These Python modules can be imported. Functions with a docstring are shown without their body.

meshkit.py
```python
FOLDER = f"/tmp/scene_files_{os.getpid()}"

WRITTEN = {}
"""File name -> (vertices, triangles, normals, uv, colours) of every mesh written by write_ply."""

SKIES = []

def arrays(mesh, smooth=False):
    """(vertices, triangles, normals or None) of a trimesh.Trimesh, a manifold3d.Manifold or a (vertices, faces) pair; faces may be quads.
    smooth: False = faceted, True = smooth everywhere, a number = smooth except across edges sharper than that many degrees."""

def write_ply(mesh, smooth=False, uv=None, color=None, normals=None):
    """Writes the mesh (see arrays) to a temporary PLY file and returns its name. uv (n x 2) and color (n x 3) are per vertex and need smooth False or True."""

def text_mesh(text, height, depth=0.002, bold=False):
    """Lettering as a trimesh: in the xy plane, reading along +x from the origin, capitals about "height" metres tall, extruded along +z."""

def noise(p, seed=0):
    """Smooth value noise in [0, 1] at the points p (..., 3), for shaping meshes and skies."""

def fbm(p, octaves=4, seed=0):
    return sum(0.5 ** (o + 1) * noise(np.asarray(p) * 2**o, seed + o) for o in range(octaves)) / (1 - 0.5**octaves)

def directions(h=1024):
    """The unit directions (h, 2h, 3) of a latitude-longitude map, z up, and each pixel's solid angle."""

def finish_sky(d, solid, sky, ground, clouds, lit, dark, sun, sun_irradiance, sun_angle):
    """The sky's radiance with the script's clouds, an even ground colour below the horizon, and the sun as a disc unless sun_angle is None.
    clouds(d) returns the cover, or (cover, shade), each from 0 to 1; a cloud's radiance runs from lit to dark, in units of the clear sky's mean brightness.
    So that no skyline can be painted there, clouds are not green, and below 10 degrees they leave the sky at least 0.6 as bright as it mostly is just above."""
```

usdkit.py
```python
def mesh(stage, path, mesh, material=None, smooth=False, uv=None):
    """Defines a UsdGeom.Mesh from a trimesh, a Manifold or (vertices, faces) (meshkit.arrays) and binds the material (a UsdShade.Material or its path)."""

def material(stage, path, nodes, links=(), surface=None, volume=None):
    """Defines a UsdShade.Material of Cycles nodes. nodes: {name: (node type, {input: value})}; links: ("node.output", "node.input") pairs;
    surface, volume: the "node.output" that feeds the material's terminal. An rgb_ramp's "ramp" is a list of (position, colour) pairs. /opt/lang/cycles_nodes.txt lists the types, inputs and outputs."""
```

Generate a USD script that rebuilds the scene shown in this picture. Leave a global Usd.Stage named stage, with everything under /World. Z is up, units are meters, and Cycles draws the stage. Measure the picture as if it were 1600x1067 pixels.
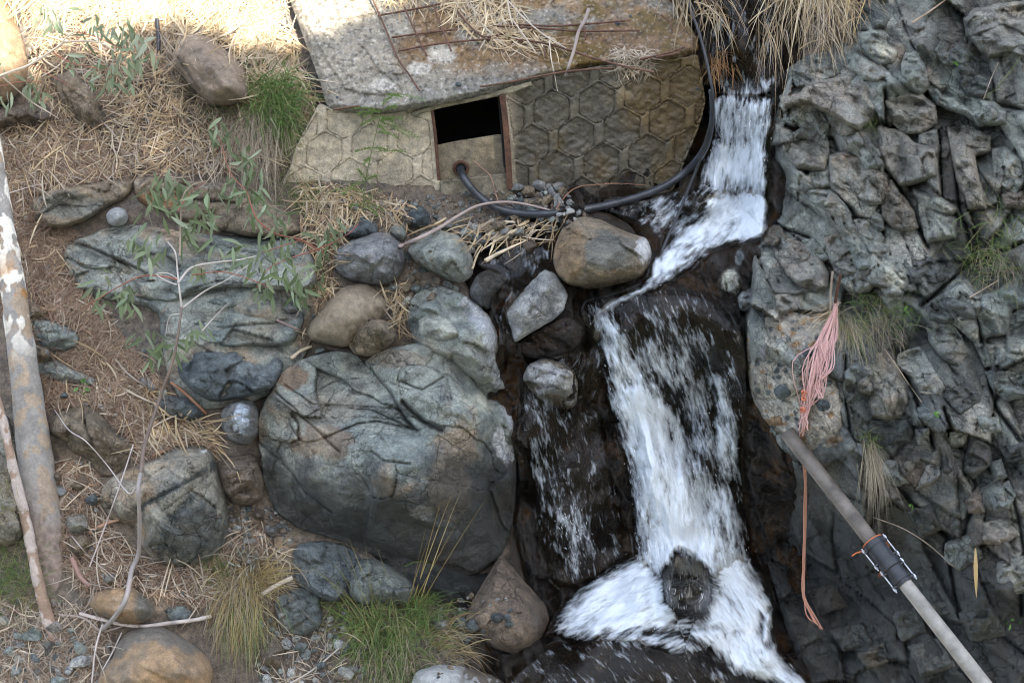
import math, random
import numpy as np, trimesh, usdkit, meshkit, shapely
from scipy.spatial import Delaunay, cKDTree
from scipy.interpolate import RBFInterpolator, LinearNDInterpolator
from scipy.ndimage import map_coordinates, gaussian_filter, maximum_filter
from pxr import Usd, UsdGeom, UsdLux, UsdShade, Gf, Sdf, Vt

# ------------------------------------------------------------------ camera, sky, sun, exposure
stage = Usd.Stage.CreateInMemory()
UsdGeom.SetStageUpAxis(stage, UsdGeom.Tokens.z)
UsdGeom.Xform.Define(stage, '/World')
PITCH = math.radians(38.0)
FPX = 2462.0                                   # focal length in pixels of the 1600 px wide photograph
D = np.array([0, math.cos(PITCH), -math.sin(PITCH)])
U = np.array([0, math.sin(PITCH), math.cos(PITCH)])
R = np.array([1.0, 0, 0])
CAM = -13.0 * D
cam = UsdGeom.Camera.Define(stage, '/World/camera')
cam.CreateHorizontalApertureAttr(36.0)
cam.CreateVerticalApertureAttr(24.0)
cam.CreateFocalLengthAttr(36.0 * FPX / 1600)
cam.AddTransformOp().Set(Gf.Matrix4d(*R, 0, *U, 0, *(-D), 0, *CAM, 1))
EXPOSURE = 2.15
cam.CreateExposureAttr(EXPOSURE)

SUN = np.array([0.36, -0.52, 0.77]); SUN /= np.linalg.norm(SUN)
sky = UsdLux.DomeLight.Define(stage, '/World/sky')
sm = usdkit.material(stage, '/World/Looks/sky_air', {
    's': ('sky_texture', {'sky_type': 'single_scattering', 'sun_disc': False, 'sun_elevation': math.asin(SUN[2]), 'sun_rotation': math.atan2(SUN[0], SUN[1]),
                          'air_density': 1.0, 'aerosol_density': 3.0}),
    'tc': ('texture_coordinate', {}),
    'n': ('noise_texture', {'scale': 2.2, 'detail': 5.0, 'roughness': 0.55}),
    'r': ('rgb_ramp', {'ramp': [(0.42, (0, 0, 0)), (0.62, (1, 1, 1))]}),
    'm': ('mix_color', {'blend_type': 'mix', 'b': (5.7, 6.4, 7.5), 'use_clamp': False}),
    'b': ('background_shader', {'strength': 0.12})},
    [('tc.generated', 'n.vector'), ('n.fac', 'r.fac'), ('r.color', 'm.fac'), ('s.color', 'm.a'), ('m.result', 'b.color')], surface='b.background')
UsdShade.MaterialBindingAPI.Apply(sky.GetPrim()).Bind(sm)
sky.GetPrim().SetCustomDataByKey('kind', 'structure')
sky.GetPrim().SetCustomDataByKey('label', 'bright daylight sky with thin cloud')
sky.GetPrim().SetCustomDataByKey('category', 'sky')
sun = UsdLux.DistantLight.Define(stage, '/World/sun')
sun.CreateIntensityAttr(1.25); sun.CreateAngleAttr(0.53); sun.CreateNormalizeAttr(True); sun.CreateColorAttr(Gf.Vec3f(1.0, 0.93, 0.82))
z_ = SUN; x_ = np.cross([0, 0, 1.0], z_); x_ /= np.linalg.norm(x_); y_ = np.cross(z_, x_)
sun.AddTransformOp().Set(Gf.Matrix4d(*x_, 0, *y_, 0, *z_, 0, 0, 0, 0, 1))

# ------------------------------------------------------------------ the place's own frame: a 40 degree bank that faces the viewer
SL = math.radians(40.0)
NN = np.array([0, -math.sin(SL), math.cos(SL)])
rng = np.random.default_rng(7)

def rays(px, py):
    px, py = np.asarray(px, float), np.asarray(py, float)
    return D + ((px - 800) / FPX)[..., None] * R + ((533.5 - py) / FPX)[..., None] * U
def P(px, py, n=0.0):
    """Point of the bank's surface n metres proud of the bank's mean plane."""
    r = rays(px, py)
    t = (n - CAM @ NN) / (r @ NN)
    return CAM + t[..., None] * r
def n_on_plane(px, py, q, m):
    r = rays(px, py)
    t = ((q - CAM) @ m) / (r @ m)
    return (CAM + t[..., None] * r) @ NN
MPP = 0.0053

def fbm(p, o=4, seed=0): return meshkit.fbm(p, o, seed)
def ridged(p, seed=0): return 1 - np.abs(2 * meshkit.noise(p, seed) - 1)
def sstep(a, b, x):
    t = np.clip((x - a) / (b - a), 0, 1); return t * t * (3 - 2 * t)

# ------------------------------------------------------------------ stage helpers
USED = {}
def numbered(parent, name):
    k = USED.get((parent, name), 0); USED[(parent, name)] = k + 1
    return name if k == 0 else f'{name}_{k:03d}'
def tag(prim, label=None, cat=None, group=None, kind=None):
    for k, v in (('label', label), ('category', cat), ('group', group), ('kind', kind)):
        if v: prim.SetCustomDataByKey(k, v)
def obj(name, mesh, mat, parent='/World', smooth=False, tint=None, wet=None, foam=None, uv=None):
    parent = parent if isinstance(parent, str) else str(parent.GetPath())
    path = parent + '/' + numbered(parent, name)
    m = usdkit.mesh(stage, path, mesh, '/World/Looks/' + mat, smooth=smooth, uv=uv)
    pv = UsdGeom.PrimvarsAPI(m)
    if tint is not None:
        pv.CreatePrimvar('tint', Sdf.ValueTypeNames.Color3fArray, 'vertex').Set(Vt.Vec3fArray.FromNumpy(np.ascontiguousarray(np.clip(tint, 0, 1), dtype=np.float32)))
    for nm, a in (('wet', wet), ('foam', foam)):
        if a is not None:
            pv.CreatePrimvar(nm, Sdf.ValueTypeNames.FloatArray, 'vertex').Set(Vt.FloatArray.FromNumpy(np.ascontiguousarray(a, dtype=np.float32)))
    return m.GetPrim()
def thing(name, label, cat, group=None, loc=None, kind=None):
    x = UsdGeom.Xform.Define(stage, '/World/' + numbered('/World', name))
    p = x.GetPrim(); tag(p, label, cat, group, kind)
    return p

# ------------------------------------------------------------------ materials
def plain(name, col, rough=0.7, bump=0.0, bscale=60.0, var=0.0, vscale=8.0, metallic=0.0, spec=0.5, stretch=None):
    nodes = {'g': ('texture_coordinate', {}), 'n': ('noise_texture', {'scale': vscale, 'detail': 4.0, 'roughness': 0.6}),
             'r': ('rgb_ramp', {'ramp': [(0.3, tuple(np.array(col) * (1 - var))), (0.7, tuple(np.minimum(1, np.array(col) * (1 + var))))]}),
             'bn': ('noise_texture', {'scale': bscale, 'detail': 3.0}), 'b': ('bump', {'strength': bump, 'distance': 0.01}),
             'p': ('principled_bsdf', {'roughness': rough, 'metallic': metallic, 'specular_ior_level': spec})}
    links = [('g.object', 'n.vector'), ('n.fac', 'r.fac'), ('r.color', 'p.base_color'), ('g.object', 'bn.vector'), ('bn.fac', 'b.height'), ('b.normal', 'p.normal')]
    usdkit.material(stage, '/World/Looks/' + name, nodes, links, surface='p.BSDF')
def stone_mat(name, bump=0.5, fine=70.0, coarse=14.0, var=0.35, rough=0.8, cracks=0.0, stretch=(1.0, 1.0, 1.0), dist=0.03):
    nodes = {'t': ('attribute', {'attribute': 'tint'}), 'w': ('attribute', {'attribute': 'wet'}), 'g': ('texture_coordinate', {}), 'mp': ('mapping', {'mapping_type': 'point', 'scale': stretch}),
             'n1': ('noise_texture', {'scale': fine, 'detail': 6.0, 'roughness': 0.75}), 'n2': ('noise_texture', {'scale': coarse, 'detail': 9.0, 'roughness': 0.72, 'distortion': 0.0}),
             'r1': ('rgb_ramp', {'ramp': [(0.30, (1 - var,) * 3), (0.5, (1, 1, 1)), (0.70, (1 + var * 1.3,) * 3)]}),
             'r2': ('rgb_ramp', {'ramp': [(0.32, (1 - var * 1.2, 1 - var * 1.2, 1 - var * 1.1)), (0.5, (1, 1, 1)), (0.68, (1 + var * 1.2, 1 + var * 1.15, 1 + var))]}),
             'm1': ('mix_color', {'blend_type': 'multiply', 'fac': 1.0, 'use_clamp': False}), 'm2': ('mix_color', {'blend_type': 'multiply', 'fac': 1.0, 'use_clamp': False}),
             'wd': ('mix_color', {'blend_type': 'mix', 'b': (0.34, 0.30, 0.26), 'a': (1, 1, 1)}), 'm3': ('mix_color', {'blend_type': 'multiply', 'fac': 1.0, 'use_clamp': False}),
             'ro': ('map_range', {'from_min': 0.0, 'from_max': 1.0, 'to_min': rough, 'to_max': 0.07}),
             'sp': ('map_range', {'from_min': 0.0, 'from_max': 1.0, 'to_min': 0.3, 'to_max': 0.9}),
             # a net of hairline joints: stretched, warped cells, kept only in places
             'wn': ('noise_texture', {'scale': 3.0, 'detail': 4.0}), 'wv': ('vector_math', {'math_type': 'multiply_add', 'vector2': (0.22, 0.22, 0.22)}),
             'v1': ('voronoi_texture', {'feature': 'distance_to_edge', 'scale': 4.2}), 'v2': ('voronoi_texture', {'feature': 'distance_to_edge', 'scale': 11.0}),
             'k1': ('map_range', {'range_type': 'smoothstep', 'from_min': 0.0, 'from_max': 0.016, 'to_min': 1.0, 'to_max': 0.0}), 'k2': ('map_range', {'range_type': 'smoothstep', 'from_min': 0.0, 'from_max': 0.035, 'to_min': 0.7, 'to_max': 0.0}),
             'kn': ('noise_texture', {'scale': 2.3, 'detail': 3.0}), 'ks': ('map_range', {'range_type': 'smoothstep', 'from_min': 0.42, 'from_max': 0.58, 'to_min': 0.0, 'to_max': cracks}),
             'km': ('math', {'math_type': 'maximum'}), 'kk': ('math', {'math_type': 'multiply'}), 'kc': ('mix_color', {'blend_type': 'mix', 'a': (1, 1, 1), 'b': (0.42, 0.41, 0.40)}), 'm4': ('mix_color', {'blend_type': 'multiply', 'fac': 1.0, 'use_clamp': False}),
             'a': ('math', {'math_type': 'multiply_add', 'value2': 0.35}), 'a2': ('math', {'math_type': 'multiply_add', 'value2': -0.45}), 'b': ('bump', {'strength': bump, 'distance': dist}),
             'p': ('principled_bsdf', {})}
    links = [('g.object', 'mp.vector'), ('mp.vector', 'n1.vector'), ('mp.vector', 'n2.vector'), ('n1.fac', 'r1.fac'), ('n2.fac', 'r2.fac'), ('t.color', 'm1.a'), ('r1.color', 'm1.b'),
             ('m1.result', 'm2.a'), ('r2.color', 'm2.b'), ('w.fac', 'wd.fac'), ('m2.result', 'm3.a'), ('wd.result', 'm3.b'), ('m3.result', 'm4.a'), ('kk.value', 'kc.fac'), ('kc.result', 'm4.b'), ('m4.result', 'p.base_color'),
             ('mp.vector', 'wn.vector'), ('wn.color', 'wv.vector1'), ('mp.vector', 'wv.vector3'), ('wv.vector', 'v1.vector'), ('wv.vector', 'v2.vector'), ('v1.distance', 'k1.value'), ('v2.distance', 'k2.value'),
             ('k1.result', 'km.value1'), ('k2.result', 'km.value2'), ('mp.vector', 'kn.vector'), ('kn.fac', 'ks.value'), ('km.value', 'kk.value1'), ('ks.result', 'kk.value2'),
             ('w.fac', 'ro.value'), ('ro.result', 'p.roughness'), ('w.fac', 'sp.value'), ('sp.result', 'p.specular_ior_level'),
             ('n1.fac', 'a.value1'), ('n2.fac', 'a.value3'), ('kk.value', 'a2.value1'), ('a.value', 'a2.value3'), ('a2.value', 'b.height'), ('b.normal', 'p.normal')]
    usdkit.material(stage, '/World/Looks/' + name, nodes, links, surface='p.BSDF')
stone_mat('rock', bump=1.0, fine=55.0, coarse=8.0, var=0.42, cracks=0.9, dist=0.06)
stone_mat('smooth_rock', bump=0.6, fine=75.0, coarse=10.0, var=0.30, cracks=0.15, dist=0.03)
stone_mat('wet_rock', bump=1.0, fine=30.0, coarse=9.0, var=0.5, cracks=0.3, dist=0.22, stretch=(1.0, 1.0, 0.55))
stone_mat('soil', bump=1.0, fine=90.0, coarse=20.0, var=0.45)
stone_mat('concrete', bump=0.8, fine=90.0, coarse=16.0, var=0.33, dist=0.025)
def tinted(name, rough=0.7, translucent=0.0, spec=0.3):
    nodes = {'t': ('attribute', {'attribute': 'tint'}), 'p': ('principled_bsdf', {'roughness': rough, 'specular_ior_level': spec})}
    links = [('t.color', 'p.base_color')]; s = 'p.BSDF'
    if translucent:
        nodes['tr'] = ('translucent_bsdf', {}); nodes['m'] = ('mix_closure', {'fac': translucent})
        links += [('t.color', 'tr.color'), ('p.BSDF', 'm.closure1'), ('tr.BSDF', 'm.closure2')]; s = 'm.closure'
    usdkit.material(stage, '/World/Looks/' + name, nodes, links, surface=s)
tinted('straw', 0.75, 0.15); tinted('leaf', 0.45, 0.22, 0.4); tinted('blade', 0.55, 0.2, 0.3); tinted('wood', 0.8); tinted('rope', 0.9, 0.1)
stone_mat('bark', bump=0.35, fine=50.0, coarse=16.0, var=0.18)
plain('black_plastic', (0.018, 0.020, 0.024), 0.38, 0.15, 120.0, 0.4, 20.0)
plain('hose', (0.03, 0.034, 0.042), 0.34, 0.12, 90.0, 0.5, 12.0)
plain('grey_pipe', (0.23, 0.215, 0.19), 0.5, 0.2, 60.0, 0.35, 9.0)
plain('old_pipe', (0.115, 0.098, 0.082), 0.6, 0.3, 40.0, 0.55, 7.0)
plain('rust', (0.10, 0.050, 0.032), 0.85, 0.4, 160.0, 0.45, 30.0)
plain('zinc', (0.5, 0.52, 0.55), 0.4, 0.1, 90.0, 0.15, 30.0, metallic=0.8)
plain('dark_void', (0.012, 0.011, 0.010), 0.95, 0.2, 30.0, 0.3, 5.0)  # near-black colour that paints the darkness inside openings
plain('canopy_leaf', (0.05, 0.075, 0.03), 0.6, 0.0, 30.0, 0.3, 3.0)
plain('hill_cover', (0.06, 0.065, 0.035), 0.9, 0.4, 3.0, 0.4, 0.4)
def water_mat(name, sx, sy, thr=0.5, amp=2.3, white=(0.80, 0.87, 0.95)):
    nodes = {'uv': ('uvmap', {'attribute': 'st'}), 'mp': ('mapping', {'mapping_type': 'point', 'scale': (sx, sy, 1)}),
             'n': ('noise_texture', {'scale': 1.0, 'detail': 5.0, 'roughness': 0.62, 'distortion': 0.4}),
             'mp2': ('mapping', {'mapping_type': 'point', 'scale': (sx * 3.1, sy * 2.4, 1), 'location': (3.3, 7.7, 0)}),
             'n2': ('noise_texture', {'scale': 1.0, 'detail': 3.0, 'roughness': 0.6}),
             'f': ('attribute', {'attribute': 'foam'}),
             'c1': ('math', {'math_type': 'multiply_add', 'value2': amp, 'value3': -amp * 0.5}),
             'c2': ('math', {'math_type': 'multiply_add', 'value2': amp * 0.7, 'value3': -amp * 0.35}),
             'add': ('math', {'math_type': 'add'}), 'add2': ('math', {'math_type': 'add'}),
             'ss': ('map_range', {'range_type': 'smoothstep', 'from_min': thr - 0.42, 'from_max': thr + 0.46, 'to_min': 0.0, 'to_max': 0.96, 'clamp': True}),
             'sc': ('map_range', {'from_min': thr - 0.1, 'from_max': thr + 0.9, 'to_min': 0.80, 'to_max': 1.0, 'clamp': True}),
             'col': ('mix_color', {'blend_type': 'multiply', 'fac': 1.0, 'a': white}),
             'b': ('bump', {'strength': 0.55, 'distance': 0.03}),
             'wh': ('principled_bsdf', {'roughness': 0.35, 'specular_ior_level': 0.5, 'subsurface_weight': 0.0}),
             'tl': ('translucent_bsdf', {'color': white}), 'wm': ('mix_closure', {'fac': 0.12}),
             'tr': ('transparent_bsdf', {'color': (0.80, 0.74, 0.64)}), 'gl': ('glossy_bsdf', {'color': (1, 1, 1), 'roughness': 0.12}),
             'fr': ('fresnel', {'IOR': 1.33}), 'cl': ('mix_closure', {}), 'mx': ('mix_closure', {})}
    links = [('uv.UV', 'mp.vector'), ('mp.vector', 'n.vector'), ('uv.UV', 'mp2.vector'), ('mp2.vector', 'n2.vector'), ('n.fac', 'c1.value1'), ('n2.fac', 'c2.value1'),
             ('c1.value', 'add.value1'), ('c2.value', 'add.value2'), ('add.value', 'add2.value1'), ('f.fac', 'add2.value2'), ('add2.value', 'ss.value'), ('add2.value', 'sc.value'), ('sc.result', 'col.b'),
             ('add2.value', 'b.height'), ('b.normal', 'wh.normal'), ('b.normal', 'gl.normal'), ('b.normal', 'fr.normal'), ('col.result', 'wh.base_color'),
             ('wh.BSDF', 'wm.closure1'), ('tl.BSDF', 'wm.closure2'),
             ('fr.fac', 'cl.fac'), ('tr.BSDF', 'cl.closure1'), ('gl.BSDF', 'cl.closure2'), ('ss.result', 'mx.fac'), ('cl.closure', 'mx.closure1'), ('wm.closure', 'mx.closure2')]
    usdkit.material(stage, '/World/Looks/' + name, nodes, links, surface='mx.closure')
water_mat('falling_water', 13.0, 4.2, amp=1.75)
water_mat('foam_water', 8.0, 4.5, amp=1.75)
water_mat('pool_water', 13.0, 4.0, amp=1.6)
plain('white_water', (0.84, 0.88, 0.92), 0.35, 0.0)

# ------------------------------------------------------------------ macro shape of the bank
CTRL = np.array([
 (-900,-900,.6),(800,-1200,.6),(2500,-900,1.2),(-900,600,.4),(2500,600,1.4),(-900,1900,.0),(800,1900,-.8),(2500,1900,.2),(-300,-200,.15),(100,0,.05),(300,0,.05),(0,200,.05),(200,200,.0),(330,120,.05),
 (420,60,.02),(455,150,.02),(440,20,-.12),(400,250,-.02),(455,275,-.08),
 (0,500,.1),(200,500,.05),(400,450,.0),(0,800,.15),(200,750,.05),(150,950,.12),(0,1067,.25),(300,950,.02),(370,850,-.12),(300,640,.0),(390,650,-.06),
 (550,350,-.12),(500,500,-.08),(700,350,-.18),(700,450,-.08),(600,600,-.2),(450,700,-.3),(600,950,-.25),(700,1000,-.3),(500,1040,.0),(600,1060,-.05),(780,700,-.42),(600,800,-.35),
 (800,330,-.22),(1000,300,-.38),(640,320,-.17),(800,400,-.08),(900,380,-.1),
 (1160,-200,.55),(1160,0,.36),(1160,130,.26),(1160,158,.20),(1155,290,-.44),(1185,330,-.30),(1120,340,-.32),(1060,390,-.10),(1000,430,.05),(960,470,.03),(900,480,-.02),(850,540,-.2),(820,620,-.42),(850,750,-.72),(870,880,-1.0),
 (1000,500,.02),(1080,470,.12),(1120,440,.12),(1050,600,-.35),(1060,750,-.8),(1070,860,-1.08),(1150,650,-.55),(1150,860,-1.08),(920,940,-.86),(1000,990,-.56),(1100,1000,-.58),(1200,990,-.8),(1000,1067,-.55),(850,1040,-.5),(1200,1067,-.82),
 (1235,150,.34),(1300,50,.45),(1450,0,.5),(1600,0,.62),(1230,300,.22),(1400,200,.5),(1600,200,.7),(1205,440,.22),(1350,400,.45),(1600,400,.66),(1220,600,.18),(1400,600,.42),(1600,650,.6),(1250,700,-.02),(1350,800,-.02),(1500,800,.3),(1600,850,.42),
 (1225,780,-.95),(1255,900,-1.2),(1345,960,-.85),(1300,830,-.75),(1450,950,-.2),(1600,1000,.15),(1300,1067,-.8),(1500,1100,-.25)], float)
_rbf = RBFInterpolator(CTRL[:, :2] / 500, CTRL[:, 2], kernel='thin_plate_spline', smoothing=0.0006)
GX, GY = np.arange(-1000, 2601, 12.0), np.arange(-1000, 2001, 12.0)
_mx, _my = np.meshgrid(GX, GY)
_mac = _rbf(np.stack([_mx.ravel(), _my.ravel()], 1) / 500).reshape(_mx.shape)
_mac = np.clip(gaussian_filter(_mac, 0.7), -1.6, 2.2)
def sample(grid, px, py, o, st, order=1):
    x, y = np.broadcast_arrays(np.asarray(px, float), np.asarray(py, float))
    return map_coordinates(grid, [np.atleast_1d((y - o) / st), np.atleast_1d((x - o) / st)], order=order, mode='nearest').reshape(x.shape)
def nmac(px, py): return sample(_mac, px, py, -1000, 12)

# surface buffer: how proud the topmost surface stands, used to lay litter, grass and water on what is there
BX, BY = np.arange(-160, 1761, 2.0), np.arange(-160, 1231, 2.0)
_bx, _by = np.meshgrid(BX, BY)
NB = nmac(_bx, _by)
ROCKM = np.zeros_like(NB)
def put(tri_pts, n, rock=1.0):
    x0, y0 = tri_pts.min(0); x1, y1 = tri_pts.max(0)
    i0, i1 = max(0, int((y0 + 160) // 2)), min(len(BY), int((y1 + 160) // 2) + 2)
    j0, j1 = max(0, int((x0 + 160) // 2)), min(len(BX), int((x1 + 160) // 2) + 2)
    if i1 <= i0 or j1 <= j0: return
    v = LinearNDInterpolator(tri_pts, n)(_bx[i0:i1, j0:j1], _by[i0:i1, j0:j1])
    sub = NB[i0:i1, j0:j1]; ok = np.nan_to_num(v, nan=-9) > sub
    sub[ok] = v[ok]; ROCKM[i0:i1, j0:j1][ok] = rock
def nb(px, py):
    return sample(NB, px, py, -160, 2)
def rockm(px, py):
    return sample(ROCKM, px, py, -160, 2, 0)

# ------------------------------------------------------------------ distances, outlines, point lattices
def seg_dist(p, line, closed=False):
    L = np.asarray(line, float)
    a = L if closed else L[:-1]; b = np.roll(L, -1, 0) if closed else L[1:]
    best = np.full(len(p), 1e9)
    for u, v in zip(a, b):
        d = v - u; q = p - u
        t = np.clip((q @ d) / max(d @ d, 1e-9), 0, 1)
        best = np.minimum(best, np.hypot(*(q - t[:, None] * d).T))
    return best
def inside(p, poly): return shapely.contains_xy(shapely.Polygon(poly), p[:, 0], p[:, 1])
def outline(poly, step, seed, wob=1.3, rnd=0.35):
    pts = np.asarray(poly, float)
    for _ in range(2):                       # Chaikin, blended with the hand-made corners so that stones keep some edges
        nx = np.roll(pts, -1, 0)
        c = np.empty((2 * len(pts), 2)); w = 0.25 * rnd / 0.5
        c[0::2] = pts * (1 - w) + nx * w; c[1::2] = pts * w + nx * (1 - w); pts = c
    ring = shapely.LinearRing(pts); n = max(8, int(ring.length / step))
    q = np.array([ring.interpolate(i / n, normalized=True).coords[0] for i in range(n)])
    k = np.column_stack([q / 9.0, np.full(n, seed * 1.7)])
    return q + wob * 2 * np.stack([fbm(k, 3, 3) - .5, fbm(k + 40, 3, 4) - .5], 1)
def lattice(ring, step, seed):
    r = np.random.default_rng(seed)
    x0, y0 = ring.min(0); x1, y1 = ring.max(0)
    ys = np.arange(y0, y1, step * 0.87); out = []
    for i, y in enumerate(ys):
        xs = np.arange(x0 + (i % 2) * step / 2, x1, step); out.append(np.stack([xs, np.full_like(xs, y)], 1))
    g = np.vstack(out); g = g + r.uniform(-.18, .18, g.shape) * step
    pg = shapely.Polygon(ring).buffer(0).buffer(-step * 0.5)
    g = g[shapely.contains_xy(pg, g[:, 0], g[:, 1])]
    p = np.vstack([ring, g]); tri = Delaunay(p).simplices
    c = p[tri].mean(1); tri = tri[shapely.contains_xy(shapely.Polygon(ring).buffer(0), c[:, 0], c[:, 1])]
    a = p[tri]; cr = (a[:, 1, 0] - a[:, 0, 0]) * (a[:, 2, 1] - a[:, 0, 1]) - (a[:, 1, 1] - a[:, 0, 1]) * (a[:, 2, 0] - a[:, 0, 0])
    tri = tri[np.abs(cr) > 1e-6]; cr = cr[np.abs(cr) > 1e-6]
    tri[cr > 0] = tri[cr > 0][:, ::-1]        # counter-clockwise seen from outside (image y runs down)
    return p, tri, len(ring)

# ------------------------------------------------------------------ stone colours
PAL = {
 'bluegrey': ((.102, .120, .116), (.175, .192, .172), (.175, .135, .095)),
 'greygreen': ((.115, .130, .120), (.205, .210, .182), (.21, .155, .105)),
 'greygreen_brown': ((.125, .125, .105), (.20, .185, .15), (.23, .155, .09)),
 'slate': ((.060, .074, .080), (.115, .132, .134), (.10, .088, .07)),
 'tan': ((.185, .150, .105), (.255, .205, .145), (.15, .125, .095)),
 'orange': ((.26, .165, .085), (.21, .15, .095), (.12, .11, .09)),
 'brown': ((.115, .090, .068), (.165, .130, .098), (.085, .075, .066)),
 'grey': ((.145, .150, .148), (.235, .235, .225), (.16, .14, .115)),
 'pale': ((.26, .265, .25), (.38, .38, .355), (.2, .19, .165)),
 'wetbrown': ((.050, .036, .025), (.095, .070, .045), (.050, .030, .016)),
 'cliff': ((.106, .118, .108), (.195, .202, .178), (.19, .145, .11)),
 'cliff_tan': ((.15, .145, .125), (.215, .195, .165), (.21, .15, .115)),
 'cliff_dark': ((.048, .056, .058), (.088, .098, .098), (.08, .066, .054)),  # dark cliff stone, also painted on shaded lower faces
 'aggregate': ((.26, .235, .19), (.36, .33, .275), (.15, .14, .12)),
}
TONE = {'bluegrey': 1.75, 'greygreen': 1.7, 'greygreen_brown': 1.6, 'slate': 1.35, 'tan': 1.05, 'orange': 1.15, 'brown': 1.35, 'grey': 1.55, 'pale': 1.3, 'wetbrown': 0.85, 'cliff': 1.65, 'cliff_tan': 1.5, 'cliff_dark': .85, 'aggregate': 1.1}
def stone_tint(pos, kind, seed=0, brown=0.45):
    a, b, c = (np.array(x) * TONE[kind] for x in PAL[kind])
    o = seed * 3.77
    t = sstep(.3, .7, fbm(pos * 2.1 + o, 5, 1))[:, None]
    s = sstep(.52, .70, fbm(pos * 1.7 + o + 50, 5, 2) * .75 + .25 * fbm(pos * 9 + o, 3, 5))[:, None] * brown * 1.6
    col = a * (1 - t) + b * t
    col = col * (1 - np.clip(s, 0, .9)) + c * np.clip(s, 0, .9)
    sp = fbm(pos * 26 + o, 3, 8)[:, None]
    col = col * (0.78 + 0.44 * sp)
    v = ridged(pos * np.array([2.5, 2.5, 6]) + 0.6 * fbm(pos * 4, 3, 9)[:, None] + o, 6)       # thin pale mineral veins
    col = col + (sstep(.965, .995, v) * sstep(.5, .7, fbm(pos * 1.2 + o, 3, 12)))[:, None] * np.array([.13, .14, .13])
    return col
# wet ground and stone: along the stream
STREAM_LINES = [([(1160,-150),(1160,0),(1160,150),(1150,250),(1140,330)],52,1.0), ([(1180,320),(1060,390),(1000,440)],46,1.0), ([(1000,450),(1040,560),(1060,700),(1080,860)],125,1.0),
                ([(1090,480),(1110,600),(1140,760)],60,1.0), ([(860,540),(850,700),(860,880)],62,1.0), ([(870,960),(1000,960),(1200,980)],70,1.0), ([(800,1060),(1000,1050),(1250,1080)],80,1.0),
                ([(760,400),(790,560),(815,640)],26,0.9), ([(930,290),(1030,330),(1070,370)],46,1.0), ([(940,330),(990,360)],22,.8), ([(1230,800),(1250,900),(1280,1060)],70,.75), ([(1350,950),(1420,1080)],60,.35), ([(760,800),(800,760)],55,.75), ([(740,870),(640,880)],30,.6)]
def wetness(px, py):
    p = np.stack([np.asarray(px, float), np.asarray(py, float)], 1)
    w = np.zeros(len(p)); k = fbm(np.column_stack([p / 22.0, np.zeros(len(p))]), 4, 21) - .5
    for line, rad, s in STREAM_LINES:
        d = seg_dist(p, line) + k * 26
        w = np.maximum(w, s * (1 - sstep(rad * .82, rad * 1.12, d)))
    return w

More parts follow.
